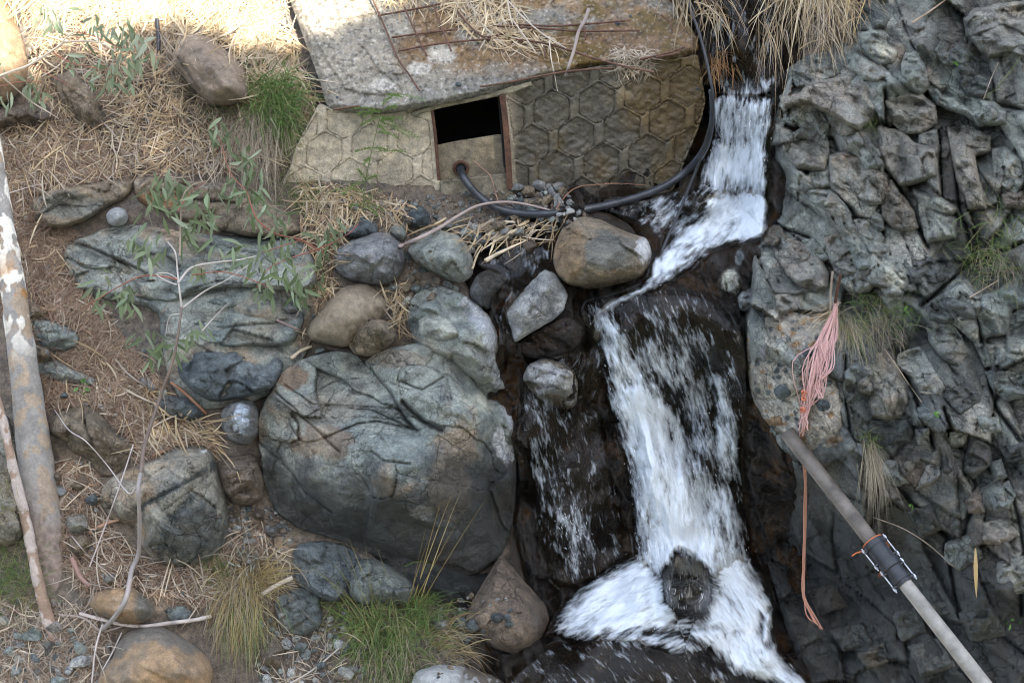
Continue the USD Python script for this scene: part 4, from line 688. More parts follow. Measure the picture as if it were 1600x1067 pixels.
# in the stream
def paint_brown(pp, V, c, w):
    c = patch(c, pp, V, (945,395), (60,35), (.14,.145,.13), .75, 8); c = patch(c, pp, V, (890,400), (30,50), (.25,.165,.09), .7, 9); c = patch(c, pp, V, (970,430), (40,12), (.26,.2,.13), .6, 12)
    c = patch(c, pp, V, (1006,390), (16,22), (.62,.62,.62), .95, 20)
    return c, sstep(432, 446, pp[:, 1] + (pp[:, 0] - 930) * .14) * .9
S('boulder', [(865,332),(905,326),(950,332),(985,352),(1002,378),(960,392),(900,372)], 'wetbrown', 'flat brown wet slab behind the tan stream boulder', 'boulder', seed=40, frac=1.8, ang=.6, H=.14, lift=.03, wet=.4, brown=.7)
S('boulder', [(863,405),(868,380),(880,352),(905,338),(935,341),(975,361),(992,366),(1012,373),(1019,395),(1015,416),(1000,436),(960,446),(925,453),(890,446),(870,431)], 'tan', 'rounded tan and grey boulder with a white tip in the middle of the stream', 'boulder', seed=41, frac=.8, ang=.5, nin=6, H=.5, lift=.14, q=.6, chops=4, peak=(930,405), brown=.3, paint=paint_brown)
S('boulder', [(789,490),(800,474),(830,440),(850,421),(866,426),(880,446),(888,461),(881,485),(865,500),(830,520),(803,536),(799,515)], 'grey', 'flat grey slab with a white lower edge below the tan stream boulder', 'boulder', seed=42, frac=.7, ang=.7, H=.24, lift=.17, p=3.5, q=.5, rnd=.2, chops=5, brown=.3, wet=.0, paint=lambda pp,V,c,w: (crust(c,pp,V,[(804,532),(835,515),(868,497),(884,470)],13,(.55,.56,.57),.9), w))
S('boulder', [(800,545),(830,521),(868,500),(900,488),(917,510),(912,540),(872,560),(830,562)], 'wetbrown', 'wet brown rock under the flat grey slab', 'boulder', seed=43, frac=1.8, ang=.6, H=.3, lift=.05, wet=1.0, brown=.9, paint=lambda pp,V,c,w: (c*.6+np.array([.10,.055,.02])*.4, w))
S('boulder', [(815,592),(825,570),(848,558),(870,564),(895,575),(905,600),(900,635),(880,643),(850,631),(830,611)], 'grey', 'crusted white grey rock amid the dark wet rock left of the main fall', 'boulder', seed=44, H=.32, lift=.18, q=.6, wet=.25, rough=1.6, paint=lambda pp,V,c,w: (patch(patch(c*.8,pp,V,(850,580),(36,22),(.5,.5,.5),.8,18),pp,V,(893,600),(12,26),(.55,.53,.48),.6,24), w))
S('boulder', [(1058,302),(1065,276),(1085,273),(1110,284),(1131,305),(1133,326),(1111,342),(1080,342),(1061,332)], 'wetbrown', 'wet dark boulder at the foot of the upper fall', 'boulder', seed=45, frac=.3, ang=.3, H=.4, lift=.06, wet=1.0, q=.6)
S('boulder', [(1018,318),(1035,312),(1052,320),(1060,336),(1045,345),(1024,340)], 'slate', 'small wet green black stone left of the boulder under the upper fall', 'boulder', seed=46, H=.2, lift=.02, wet=.9, step=2)
S('boulder', [(1092,425),(1105,395),(1140,376),(1180,372),(1196,395),(1190,430),(1165,462),(1150,470),(1120,455)], 'wetbrown', 'wet brown hump of rock under the white channel, with a pale lichen patch', 'boulder', seed=47, frac=1.8, ang=.6, H=.24, lift=.02, wet=.85, paint=lambda pp,V,c,w: (patch(patch(c,pp,V,(1141,440),(18,22),(.62,.62,.52),1.,22),pp,V,(1155,403),(8,16),(.4,.44,.45),.9,22), w*(1-.8*(np.hypot((pp[:,0]-1141)/18,(pp[:,1]-440)/22)<1))))
S('boulder', [(1150,464),(1163,447),(1180,455),(1192,468),(1186,484),(1156,487)], 'grey', 'small grey stone between the wet hump and the cliff', 'boulder', seed=48, H=.22, lift=.08, step=2, wet=.1)
S('boulder', [(980,520),(990,480),(1030,455),(1085,450),(1120,470),(1140,520),(1120,560),(1080,575),(1020,560)], 'wetbrown', 'domed wet brown rock over which the main fall begins', 'boulder', seed=49, frac=1.8, ang=.6, H=.26, lift=.0, wet=1.0, q=.6)
S('boulder', [(1035,890),(1044,866),(1064,851),(1090,868),(1111,890),(1113,930),(1101,957),(1062,962),(1036,942)], 'wetbrown', 'dark wet boulder splashed by white water at the foot of the main fall', 'boulder', seed=50, frac=1.2, ang=.6, nin=5, H=.5, lift=.16, wet=1.0, q=.55, peak=(1075,910))
S('boulder', [(785,1050),(840,1010),(910,985),(1000,985),(1070,1010),(1110,1040),(1190,1075),(1180,1130),(800,1130)], 'wetbrown', 'broad wet brown rock sill under the lower pool at the bottom edge', 'boulder', seed=51, frac=1.8, ang=.6, H=.24, lift=.02, wet=1.0, q=.7, rough=1.3)
S('boulder', [(1160,1010),(1200,990),(1225,1020),(1215,1060),(1175,1055)], 'wetbrown', 'dark wet rock in the outflow right of the lower pool', 'boulder', seed=52, H=.16, lift=.0, wet=1.0)
S('boulder', [(1110,500),(1140,490),(1160,540),(1165,620),(1170,700),(1140,720),(1120,640)], 'wetbrown', 'long wet dark rib of rock along the right edge of the main fall', 'boulder', seed=53, frac=1.8, ang=.6, H=.2, lift=.0, wet=1.0)
S('boulder', [(830,650),(880,655),(920,640),(945,700),(975,780),(985,850),(940,900),(880,920),(850,860),(835,760)], 'wetbrown', 'dark dripping rock buttress between the biggest boulder and the main fall', 'boulder', seed=54, frac=1.8, ang=.6, H=.3, lift=.0, wet=.95, rough=2.0, q=.7)
S('boulder', [(-60,840),(-20,690),(10,640),(28,700),(40,760),(40,840),(0,860)], 'greygreen_brown', 'grey brown rock at the left edge behind the pale trunk', 'boulder', seed=55, H=.3, lift=.02)
S('boulder', [(930,300),(955,285),(1000,292),(1030,300),(1020,318),(970,322),(935,316)], 'wetbrown', 'low wet brown rock at the foot of the mossy wall', 'boulder', seed=56, H=.12, lift=.0, wet=.8, brown=.9)
S('boulder', [(98,806),(130,800),(142,812),(135,832),(105,832)], 'greygreen', 'small greenish rock right of the trunk base', 'boulder', seed=57, H=.16, lift=.02)
S('boulder', [(105,838),(138,832),(146,850),(130,872),(106,860)], 'tan', 'small tan rock at the trunk base under the greenish one', 'boulder', seed=58, H=.14, lift=.02)
S('boulder', [(372,855),(395,848),(412,870),(405,895),(378,890)], 'tan', 'tan stone beside the silvery herb above the yellow grass', 'boulder', seed=59, H=.2, lift=.03)
S('boulder', [(405,1005),(430,990),(445,1015),(440,1045),(410,1040)], 'brown', 'brown stone between the yellow grass and the big tan boulder', 'boulder', seed=60, H=.2, lift=.03)
S('boulder', [(255,950),(285,945),(300,955),(300,972),(270,975)], 'bluegrey', 'small grey stone under the white driftwood stick', 'boulder', seed=61, H=.14, lift=.02)
# ------------------------------------------------------------------ generic makers
def tube_mesh(pts, rad, sides=7, cap=True):
    p = np.asarray(pts, float); m = len(p); rad = np.broadcast_to(np.asarray(rad, float), (m,))
    t = np.gradient(p, axis=0); t /= np.linalg.norm(t, axis=1, keepdims=True) + 1e-12
    a = np.zeros_like(p); ref = np.array([0, 0, 1.0]) if abs(t[0, 2]) < .9 else np.array([1.0, 0, 0])
    a[0] = np.cross(t[0], ref); a[0] /= np.linalg.norm(a[0])
    for i in range(1, m):
        x = a[i - 1] - t[i] * (a[i - 1] @ t[i]); a[i] = x / (np.linalg.norm(x) + 1e-12)
    b = np.cross(t, a); th = np.arange(sides) * 2 * np.pi / sides
    v = (p[:, None] + rad[:, None, None] * (np.cos(th)[None, :, None] * a[:, None] + np.sin(th)[None, :, None] * b[:, None])).reshape(-1, 3)
    i, j = np.meshgrid(np.arange(m - 1), np.arange(sides), indexing='ij'); j2 = (j + 1) % sides
    q = np.stack([i * sides + j, i * sides + j2, (i + 1) * sides + j2, (i + 1) * sides + j], -1).reshape(-1, 4)
    f = np.vstack([q[:, [0, 1, 2]], q[:, [0, 2, 3]]])
    if cap:
        k = len(v); v = np.vstack([v, p[0], p[-1]]); s = np.arange(sides); s2 = (s + 1) % sides
        f = np.vstack([f, np.stack([s2, s, np.full(sides, k)], 1), np.stack([(m - 1) * sides + s, (m - 1) * sides + s2, np.full(sides, k + 1)], 1)])
    return v, f
def join(ms):
    V, F, k = [], [], 0
    for v, f in ms: V.append(v); F.append(f + k); k += len(v)
    return np.vstack(V), np.vstack(F)
def curve(pts, k=6):
    """A smooth line through hand-set points (Catmull-Rom)."""
    p = np.asarray(pts, float); q = np.vstack([2 * p[0] - p[1], p, 2 * p[-1] - p[-2]]); out = []
    for i in range(1, len(q) - 2):
        t = np.linspace(0, 1, k, endpoint=False)[:, None]
        out.append(.5 * (2 * q[i] + (q[i + 1] - q[i - 1]) * t + (2 * q[i - 1] - 5 * q[i] + 4 * q[i + 1] - q[i + 2]) * t ** 2 + (3 * q[i] - q[i - 1] - 3 * q[i + 1] + q[i + 2]) * t ** 3))
    return np.vstack(out + [p[-1:]])
def on(pts, up=.02):
    """Pixels of the photograph (x, y[, height above what lies there]) as points in the scene."""
    a = np.asarray([(x[0], x[1], x[2] if len(x) > 2 else up) for x in pts], float)
    return np.stack([P(x, y, nb(x, y) + h) for x, y, h in a])
def at(pts): return np.stack([P(x, y, n) for x, y, n in pts])
def ribbons(C, W, side):
    """C: (N,K,3) centre lines, W: (N,K) half widths, side: (N,3) or (N,K,3): flat strips."""
    if side.ndim == 2: side = side[:, None, :]
    N, K = C.shape[:2]
    v = np.stack([C - side * W[..., None], C + side * W[..., None]], 2).reshape(-1, 3)
    i, j = np.meshgrid(np.arange(N), np.arange(K - 1), indexing='ij'); b = (i * K + j) * 2
    return v, np.stack([b, b + 1, b + 3, b + 2], -1).reshape(-1, 4)
def unit(x): return x / (np.linalg.norm(x, axis=-1, keepdims=True) + 1e-12)

# ------------------------------------------------------------------ the concrete intake: wall, slab, opening
qA = P(470.0, 300.0, -.14); qB = P(1050.0, 285.0, -.34)
wup = unit(np.array([0, .14, 1.0])); wn = unit(np.cross(qB - qA, wup)); wn = wn if wn[1] < 0 else -wn
def wall_n(x, y, off=0.0): return n_on_plane(x, y, qA + wn * off, wn)
def wall(x, y, off=0.0): return P(x, y, wall_n(x, y, off))
qT = wall(510.0, 168.0); qU = wall(1090.0, 84.0)
sdir = unit(np.array([-.10, 1.0, .40])); sn = unit(np.cross(qU - qT, sdir)); sn = sn if sn[2] > 0 else -sn
def slab_n(x, y, off=0.0): return n_on_plane(x, y, qT + sn * off, sn)
intake = thing('concrete_intake', 'weathered concrete water intake with sloping slab and hexagon pattern wall', 'water intake')
OPEN = [(676,171),(781,150),(792,210),(799,292),(786,296),(690,306),(683,228)]
HEXC = [(860 - 71 * i - 32 * r, 175 + 13 * i + 54 * r) for r in range(-2, 4) for i in range(-5, 8)]
def hexagon(cx, cy, s=.97):
    V = [(-27,-16),(3,-35),(31,-21),(31,12),(2,34),(-28,18)]
    return [(cx + s * x, cy + s * y) for x, y in V]
WALL = [(440,290),(452,262),(462,230),(478,200),(500,160),(520,172),(600,172),(660,168),(790,136),(860,116),(940,103),(1010,97),(1060,92),(1090,84),(1097,120),(1103,160),(1092,200),(1075,240),(1062,275),(1050,300),(960,318),(860,335),(800,350),(688,350),(600,335),(480,330)]
wpoly = shapely.Polygon(WALL).difference(shapely.Polygon(OPEN)).buffer(0)
pads = []
for c in HEXC:
    h = shapely.Polygon(hexagon(*c)).intersection(shapely.Polygon(WALL).buffer(-3)).difference(shapely.Polygon(OPEN).buffer(9)).buffer(0)
    if h.geom_type == 'Polygon' and h.area > 350: pads.append((c, h))
def wall_paint(V, pp):
    dry = stone_tint(V, 'aggregate', 3) * 1.6 * np.array([1.03, .99, .93]); wet = np.array([.17, .155, .12]) * (.6 + .8 * fbm(V * 8, 4, 3)[:, None])
    gold = sstep(.5, .66, fbm(V * np.array([3, 3, 1.2]), 4, 13) + .10 * sstep(900, 1080, pp[:, 0]))[:, None] * np.array([1.0])
    wet = wet * (1 - .75 * gold) + np.array([.19, .125, .04]) * .75 * gold
    m = sstep(790, 815, pp[:, 0] + 10 * (fbm(V * 6, 3, 5) - .5))[:, None]
    stain = (sstep(240, 330, pp[:, 1]) * .4)[:, None]
    dry = dry * (1 - stain * .5)
    return dry * (1 - m) + wet * m, m[:, 0] * .45
def plane_relief(poly_ring, step, seed, nfun, rough, holes=None, side=.10, dv=None):
    p, t, k = lattice(poly_ring, step, seed)
    if holes is not None:
        c = p[t].mean(1); t = t[~shapely.contains_xy(holes, c[:, 0], c[:, 1])]
    base = nfun(p[:, 0], p[:, 1]); pos = P(p[:, 0], p[:, 1], base)
    dd = seg_dist(p, poly_ring, True)
    hgt = rough * ((fbm(pos * 7, 4, seed) - .5) * .05 + (fbm(pos * 28, 3, seed + 1) - .5) * .022 + (fbm(pos * 70, 2, seed + 2) - .5) * .008)
    if dv is not None: hgt = hgt + dv(p, pos)
    n = base + hgt
    v = P(p[:, 0], p[:, 1], n); i = np.arange(k); j = (i + 1) % k
    if not shapely.LinearRing(poly_ring).is_ccw: i, j = j, i
    rv = P(p[:k, 0], p[:k, 1], n[:k] - side); a = len(v)
    sd = np.vstack([np.stack([i, a + i, j], 1), np.stack([j, a + i, a + j], 1)])[:, ::-1]
    return np.vstack([v, rv]), np.vstack([t, sd]), np.vstack([p, p[:k]]), p, n
hexu = shapely.union_all([h.buffer(-.5) for _, h in pads])
def wall_relief(p, pos):
    s = seg = np.zeros(len(p))
    ins = shapely.contains_xy(hexu, p[:, 0], p[:, 1])
    return np.where(ins, np.where(p[:, 0] < 800, -.024, -.034), 0.0)
opening_poly = shapely.Polygon(OPEN)
ring = outline(WALL, 4, 5, 1.5, .2)
V, F, pp, p0, n0 = plane_relief(ring, 2.6, 31, lambda x, y: wall_n(x, y), .55, opening_poly, .35, wall_relief)
c_, w_ = wall_paint(V, pp)
obj('wall', (V, F), 'concrete', intake, smooth=40, tint=None) if False else obj('wall', (V, F), 'concrete', intake, smooth=True, tint=c_, wet=w_)
put(p0, n0)
for k, (c, h) in enumerate(pads):
    rr = outline(list(h.exterior.coords)[:-1], 3, 300 + k, .7, .25)
    amt = 1.3 if c[0] > 800 else .5
    dz = .012 if c[0] < 800 else .020
    V, F, pp, p0, n0 = plane_relief(rr, 2.3, 40 + k, lambda x, y: wall_n(x, y, .0) - dz, amt, None, .06)
    c_, w_ = wall_paint(V, pp); c_ = c_ * (.90 if c[0] > 790 else .93)
    obj('hexagon_panel', (V, F), 'concrete', intake, smooth=True, tint=c_, wet=np.minimum(1, w_ * 1.25))
# opening: dark chamber, lower plate with the hose hole, sill, steel posts
def deep_quad(q4, d0, d1):
    f = np.stack([wall(np.array(x, float), np.array(y, float), -d0) for x, y in q4]); b = f - wn * (d1 - d0)
    return f, b
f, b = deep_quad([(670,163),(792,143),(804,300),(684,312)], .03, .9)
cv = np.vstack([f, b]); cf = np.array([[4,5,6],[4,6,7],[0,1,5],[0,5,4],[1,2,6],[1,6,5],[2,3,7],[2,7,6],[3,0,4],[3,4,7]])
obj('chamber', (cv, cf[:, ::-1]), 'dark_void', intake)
def wall_slab(name, ring_px, off, thick, kindcol, mat='concrete', step=2.6, seed=1, rough=.4, wetv=0.0):
    V, F, pp, p0, n0 = plane_relief(np.array(outline(ring_px, 3, seed, .6, .12)), step, seed, lambda x, y: wall_n(x, y, off), rough, None, thick)
    c = stone_tint(V, 'aggregate', seed) * np.array(kindcol)
    put(p0, n0)
    return obj(name, (V, F), mat, intake, smooth=True, tint=c, wet=np.full(len(V), wetv))
wall_slab('lower_plate', [(681,227),(720,219),(785,209),(789,262),(798,298),(690,306),(684,262)], -.10, .12, (.78,.74,.66), seed=71)
wall_slab('sill', [(686,283),(740,276),(797,270),(806,322),(798,346),(740,352),(676,340),(690,310)], .03, .30, (.72,.70,.64), seed=72, rough=.8)
wall_slab('lintel', [(640,176),(676,165),(720,156),(790,138),(830,127),(832,134),(792,148),(720,163),(678,172),(645,182)], .03, .2, (.95,.92,.82), seed=73, rough=.5)
def bar(px2, w_px, off, depth, name, mat='rust', parent=None):
    a = np.array([[x - w_px / 2, y] for x, y in px2] + [[x + w_px / 2, y] for x, y in px2[::-1]], float)
    f = wall(a[:, 0], a[:, 1], off); bck = f - wn * depth; n_ = len(a); h = n_ // 2; fs = []
    for i in range(h - 1): fs += [[i, i + 1, n_ - 2 - i], [i, n_ - 2 - i, n_ - 1 - i]]
    fs = np.array(fs); fb = fs[:, ::-1] + n_; i = np.arange(n_); j = (i + 1) % n_
    return obj(name, (np.vstack([f, bck]), np.vstack([fs, fb, np.stack([i, n_ + i, j], 1), np.stack([j, n_ + i, n_ + j], 1)])), mat, parent or intake)
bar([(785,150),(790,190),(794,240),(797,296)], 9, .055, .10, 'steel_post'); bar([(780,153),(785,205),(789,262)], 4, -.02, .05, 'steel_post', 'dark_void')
bar([(675,171),(680,210),(686,282)], 5, .012, .06, 'steel_post')
# sleeve and a flat dark disc painted as the hole of the hose
hc = np.array([wall(np.array(720 + 11 * math.cos(t)), np.array(263 + 10 * math.sin(t)), -.085) for t in np.linspace(0, 2 * np.pi, 14, endpoint=False)])
hv, hf = tube_mesh(np.vstack([hc, hc[:1]]), .014, 6, False); obj('pipe_sleeve', (hv, hf), 'rust', intake, smooth=True)
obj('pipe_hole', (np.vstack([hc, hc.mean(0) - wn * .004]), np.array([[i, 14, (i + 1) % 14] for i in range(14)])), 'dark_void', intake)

# slab
SLAB = [(440,-70),(452,0),(478,70),(500,128),(508,158),(515,172),(545,176),(600,179),(640,172),(690,164),(760,147),(800,136),(850,122),(890,116),(905,108),(950,104),(1000,101),(1060,93),(1092,80),(1090,60),(1075,35),(1055,0),(1040,-70)]
UPPER = [(440,-60),(545,-40),(560,-10),(590,24),(603,60),(613,66),(616,80),(622,95),(633,112),(630,118),(612,116),(620,130),(626,146),(600,150),(540,140),(490,60)]
up_ring = np.array(UPPER, float)
def slab_relief(p, pos):
    d = seg_dist(p, up_ring, True); ins = shapely.contains_xy(shapely.Polygon(UPPER), p[:, 0], p[:, 1]); sd = np.where(ins, d, -d) + 7 * (fbm(pos * 9, 3, 4) - .5)
    h = .030 * sstep(-1.5, 1.5, sd)
    h += .02 * sstep(.45, .6, fbm(pos * 2.2, 3, 6)) * sstep(0, 12, -sd)
    dd = seg_dist(p, np.array(SLAB, float), True); fr = sstep(0, 14, dd); h = h - .10 * (1 - fr) ** 2
    h -= .035 * np.exp(-(seg_dist(p, [(566,75),(582,95),(590,112),(603,118),(625,140)]) / 1.8) ** 2) + .03 * np.exp(-(seg_dist(p, [(540,32),(570,27),(592,22)]) / 1.6) ** 2)
    return h
ring = outline(SLAB, 4, 8, 1.6, .2)
V, F, pp, p0, n0 = plane_relief(ring, 2.6, 51, lambda x, y: slab_n(x, y, .05), 1.0, None, .16, slab_relief)
pale = stone_tint(V, 'aggregate', 9) * np.array([1.03, 1.0, .95]) * .80
grey = np.array([.17, .16, .135]) * (.55 + .9 * fbm(V * 10, 4, 15)[:, None])
dirt = np.array([.17, .105, .05]) * (.6 + .8 * fbm(V * 14, 4, 16)[:, None])
k = fbm(V * 2.6, 4, 17); x, y = pp[:, 0], pp[:, 1]
mg = np.clip(sstep(100, 165, y - (x - 520) * -.08 + 60 * (k - .5)) * .75 + sstep(690, 760, x) * .85 + .35 * sstep(.5, .65, fbm(V * 5, 4, 18)), 0, 1)[:, None]
md = np.clip(sstep(600, 650, x + 60 * (k - .5)) * sstep(.38, .60, fbm(V * 3.1, 4, 19)) * sstep(130, 95, y) , 0, .95)[:, None]
whitep = (np.maximum(np.exp(-(((x - 690) / 26) ** 2 + ((y - 84) / 16) ** 2)), np.maximum(np.exp(-(((x - 655) / 22) ** 2 + ((y - 108) / 12) ** 2)), np.exp(-(((x - 600) / 26) ** 2 + ((y - 132) / 10) ** 2)))))[:, None]
tint = pale * (1 - mg) + grey * mg
tint = tint * (1 - md) + dirt * md
whitep = sstep(.35, .6, whitep[:, 0] + .5 * (fbm(V * 16, 3, 20) - .5))[:, None]
tint = tint * (1 - .8 * whitep) + np.array([.42, .39, .33]) * .8 * whitep
moss = (sstep(820, 900, x) * sstep(.46, .62, fbm(V * 4.5, 4, 22)) * .9)[:, None]; tint = tint * (1 - moss) + np.array([.115, .075, .018]) * moss
pits = sstep(.60, .68, fbm(V * 42, 2, 23))[:, None]; tint = tint * (1 - .55 * pits); specks = sstep(.62, .70, fbm(V * 55, 2, 24))[:, None]; tint = tint + .12 * specks
obj('slab', (V, F), 'concrete', intake, smooth=True, tint=tint, wet=sstep(880, 1000, x) * .25)
put(p0, n0)
for k, (a, b2, d_) in enumerate([((527,152),4,.03),((716,132),6,.04),((985,26),4,.03),((965,36),6,.03),((1090,140),6,.05),((1086,150),5,.04)]):
    poly = [(a[0] + b2 * math.cos(t), a[1] + b2 * .9 * math.sin(t)) for t in np.linspace(0, 2 * np.pi, 7, endpoint=False)]
    add_stone('embedded_stone', poly, 'slate', parent=intake, seed=330 + k, H=.05, lift=.0, step=2, chops=3, wob=.5, base=lambda x, y: nb(x, y) - .01, wet=0)
# reinforcing bars left bare on the slab
REBAR = [[(578,-10),(600,40),(622,92),(640,118),(655,142)],[(632,12),(648,48),(667,88)],[(677,8),(690,44),(705,80)],[(590,25),(640,16),(690,6)],[(612,59),(662,52),(715,46)],[(622,80),(690,68),(780,60)],
         [(715,18),(735,42),(757,58),(790,52)],[(795,38),(860,41),(905,39),(985,32)],[(770,41),(850,45),(905,49),(1000,48)],[(806,62),(860,70),(930,92),(985,106),(1022,113)],[(750,136),(800,128),(880,113),(958,106)],[(1000,93),(1040,84),(1070,74)],[(1025,90),(1062,83)],[(914,44),(915,62)],[(1033,24),(1046,34),(1050,47)],[(520,172),(545,168),(562,166)],[(850,72),(852,90)]]
for l in REBAR:
    c = curve([(x, y, slab_n(np.array(float(x)), np.array(float(y)), .05) + .055) for x, y in l], 5)
    obj('reinforcing_bar', tube_mesh(at(c), .0085, 6), 'rust', intake, smooth=True)

# ------------------------------------------------------------------ water
NBS = gaussian_filter(maximum_filter(NB, 5), 5.0)
def nbs(x, y): return sample(NBS, x, y, -160, 2)
def sdf(p, poly):
    pl = np.array(poly, float); d = seg_dist(p, pl, True); return np.where(inside(p, poly), d, -d)
def along(p, line):
    L = np.asarray(line, float); best = np.full(len(p), 1e9); u = np.zeros(len(p)); v = np.zeros(len(p)); s = 0
    for a, b in zip(L[:-1], L[1:]):
        d = b - a; ln = np.hypot(*d); d = d / ln; q = p - a; t = np.clip(q @ d, 0, ln); dist = np.hypot(*(q - t[:, None] * d).T); m = dist < best
        best[m] = dist[m]; u[m] = (q @ np.array([-d[1], d[0]]))[m]; v[m] = (s + q @ d)[m]; s += ln
    return u * MPP, v * MPP
def water(name, poly, line, foams, label, cat, mat, lift=.03, thick=.10, relief=.03, stretch=(9, 1.6), kind=None, seed=1, parent='/World', rg=40, hole=None):
    ring = outline(poly, 5, seed, 2.0, .5); p, t, k = lattice(ring, 2.6, seed)
    u, v = along(p, line)
    F = np.zeros(len(p))
    uvw = np.column_stack([u * stretch[0], v * stretch[1], np.full(len(p), seed)])
    rag = (fbm(uvw * 1.6, 5, seed + 20) - .5) * rg + (fbm(uvw * 6, 3, seed + 21) - .5) * rg * .5
    for pl, wgt, soft in foams: F = np.maximum(F, wgt * sstep(-soft, soft * 1.6, sdf(p, pl) + rag * min(1, soft / 10)))
    F = F * (1.02 + .55 * (fbm(uvw * 1.1 + 30, 4, seed + 22) - .5))
    if hole is not None: F = F - .9 * sstep(-7, 7, sdf(p, hole) + rag * .3)
    edge = seg_dist(p, ring, True); F = F * sstep(0, 12, edge) - .30 * (1 - sstep(0, 9, edge))
    uv3 = np.column_stack([u * stretch[0], v * stretch[1], np.full(len(p), seed)])
    st = fbm(uv3 * 2.2, 4, seed) - .5
    n = nbs(p[:, 0], p[:, 1]) + lift + thick * np.clip(F, 0, 1) + relief * st * 2 * (.3 + np.clip(F, 0, 1)) - .05 * (1 - sstep(0, 14, edge))
    V = P(p[:, 0], p[:, 1], n)
    pr = obj(name, (V, t), mat, parent, smooth=True, foam=F, uv=np.stack([u, v], 1))
    tag(pr, label, cat, kind=kind)
    return p, F, n
LN1 = [(1165,60),(1162,140),(1155,230),(1145,310),(1095,360),(1040,410),(1000,450),(940,480)]
w1 = water('upper_stream', [(1105,-120),(1225,-120),(1225,60),(1218,160),(1105,160),(1098,60)], LN1, [([(1120,130),(1205,130),(1205,175),(1120,175)], .45, 14)], 'dark clear stream water sliding to the lip of the upper fall', 'stream', 'falling_water', lift=.02, thick=.03, relief=.02, stretch=(5, 1.2), seed=3)
w2 = water('upper_waterfall', [(1100,140),(1216,140),(1212,200),(1202,245),(1206,320),(1190,352),(1110,350),(1080,305),(1098,250),(1112,200)], LN1,
    [([(1112,150),(1212,148),(1208,220),(1200,300),(1130,300),(1100,270),(1112,220)], .56, 10), ([(1108,215),(1206,215),(1203,305),(1120,305),(1095,285),(1100,255)], .90, 20)], 'upper waterfall, a short white curtain between the concrete wall and the cliff', 'waterfall', 'falling_water', lift=.05, thick=.13, seed=4)
w3 = water('foaming_channel', [(1095,285),(1205,285),(1205,360),(1190,380),(1140,385),(1105,400),(1080,425),(1045,445),(1020,460),(985,475),(940,500),(915,500),(940,470),(980,450),(1010,440),(1015,400),(1030,380),(1000,350),(940,335),(930,300),(1000,290),(1040,300)], LN1,
    [([(1110,290),(1204,290),(1203,358),(1150,366),(1095,385),(1068,402),(1055,425),(1040,440),(1022,445),(1030,395),(1060,365),(1100,345)], .80, 11), ([(1022,395),(1036,405),(1038,430),(1010,455),(985,468),(975,458),(1012,440)], .95, 6), ([(1090,300),(1010,320),(1000,345),(1060,375),(1100,350)], .35, 14), ([(960,320),(1000,300),(1060,300),(1040,330)], .3, 12), ([(1000,448),(975,480),(925,505),(930,475),(970,455)], .62, 10), ([(1190,300),(1204,300),(1200,372),(1120,385),(1060,420),(1030,440),(1040,400),(1100,340)], .86, 9), ([(1045,400),(1066,438),(1005,485),(965,505),(925,505),(945,468),(1000,440)], .52, 10), ([(1060,400),(1150,380),(1120,420),(1060,430)], .5, 14)],
    'white foaming channel between the upper fall and the main fall', 'stream', 'foam_water', lift=.03, thick=.08, relief=.035, stretch=(6, 3), seed=5, rg=18)
LN2 = [(960,440),(990,520),(1035,640),(1065,760),(1085,870),(1110,960),(1170,1040),(1260,1090)]
w4 = water('main_waterfall', [(905,470),(960,452),(1020,448),(1090,448),(1130,470),(1160,520),(1168,620),(1160,700),(1165,780),(1178,850),(1170,900),(1100,915),(1000,905),(985,860),(985,780),(965,700),(945,640),(935,560),(912,510)], LN2,
    [([(928,476),(955,482),(985,540),(1015,590),(1060,640),(1078,700),(1110,740),(1150,770),(1162,830),(1165,900),(990,895),(992,800),(975,710),(955,640),(945,560)], .66, 13), ([(958,600),(1005,580),(1055,640),(1072,730),(1120,790),(1140,860),(1120,900),(1010,895),(1005,800),(985,700),(962,650)], .98, 18),
     ([(985,540),(1030,525),(1080,560),(1110,600),(1120,690),(1110,760),(1080,700),(1060,620),(1000,590)], .46, 16), ([(1120,590),(1142,580),(1155,660),(1152,750),(1122,750),(1114,660)], .56, 11), ([(1000,490),(1060,490),(1110,520),(1130,570),(1060,560)], .26, 16), ([(926,474),(944,478),(962,550),(952,600)], .62, 8)],
    'main waterfall, a broad white cascade down the middle of the dark rocks', 'waterfall', 'falling_water', lift=.05, thick=.17, relief=.045, seed=6, rg=34, hole=[(1036,895),(1046,868),(1064,855),(1088,868),(1108,890),(1110,940),(1040,940)])
LN3 = [(850,992),(900,965),(960,930),(1030,895),(1090,880),(1140,900),(1185,960),(1215,1020),(1300,1095)]
w5 = water('lower_pool', [(850,1000),(858,975),(880,935),(930,895),(975,862),(1000,850),(1170,840),(1190,880),(1215,935),(1212,985),(1235,1030),(1300,1090),(1180,1100),(1110,1075),(1060,1030),(1000,1010),(930,1010)], LN3,
    [([(868,985),(885,945),(935,905),(985,875),(1020,868),(1040,930),(1060,970),(1100,975),(1115,925),(1110,870),(1165,860),(1185,900),(1208,945),(1190,985),(1200,1010),(1180,1010),(1120,985),(1050,985),(960,990),(900,996)], .92, 14), ([(1060,985),(1110,1010),(1150,1050),(1240,1080),(1290,1085),(1235,1045),(1200,1005),(1180,980),(1120,975)], .86, 8), ([(1190,960),(1215,940),(1200,1010),(1185,1020)], .8, 7), ([(880,990),(960,985),(1060,990),(1100,1015),(1060,1015),(960,1000)], .6, 9)],
    'white churning water at the foot of the main fall', 'pool', 'pool_water', lift=.03, thick=.10, relief=.05, stretch=(7, 2.2), seed=7, rg=20, hole=[(1038,895),(1046,870),(1064,858),(1088,872),(1106,892),(1108,930),(1098,952),(1062,957),(1040,940)])
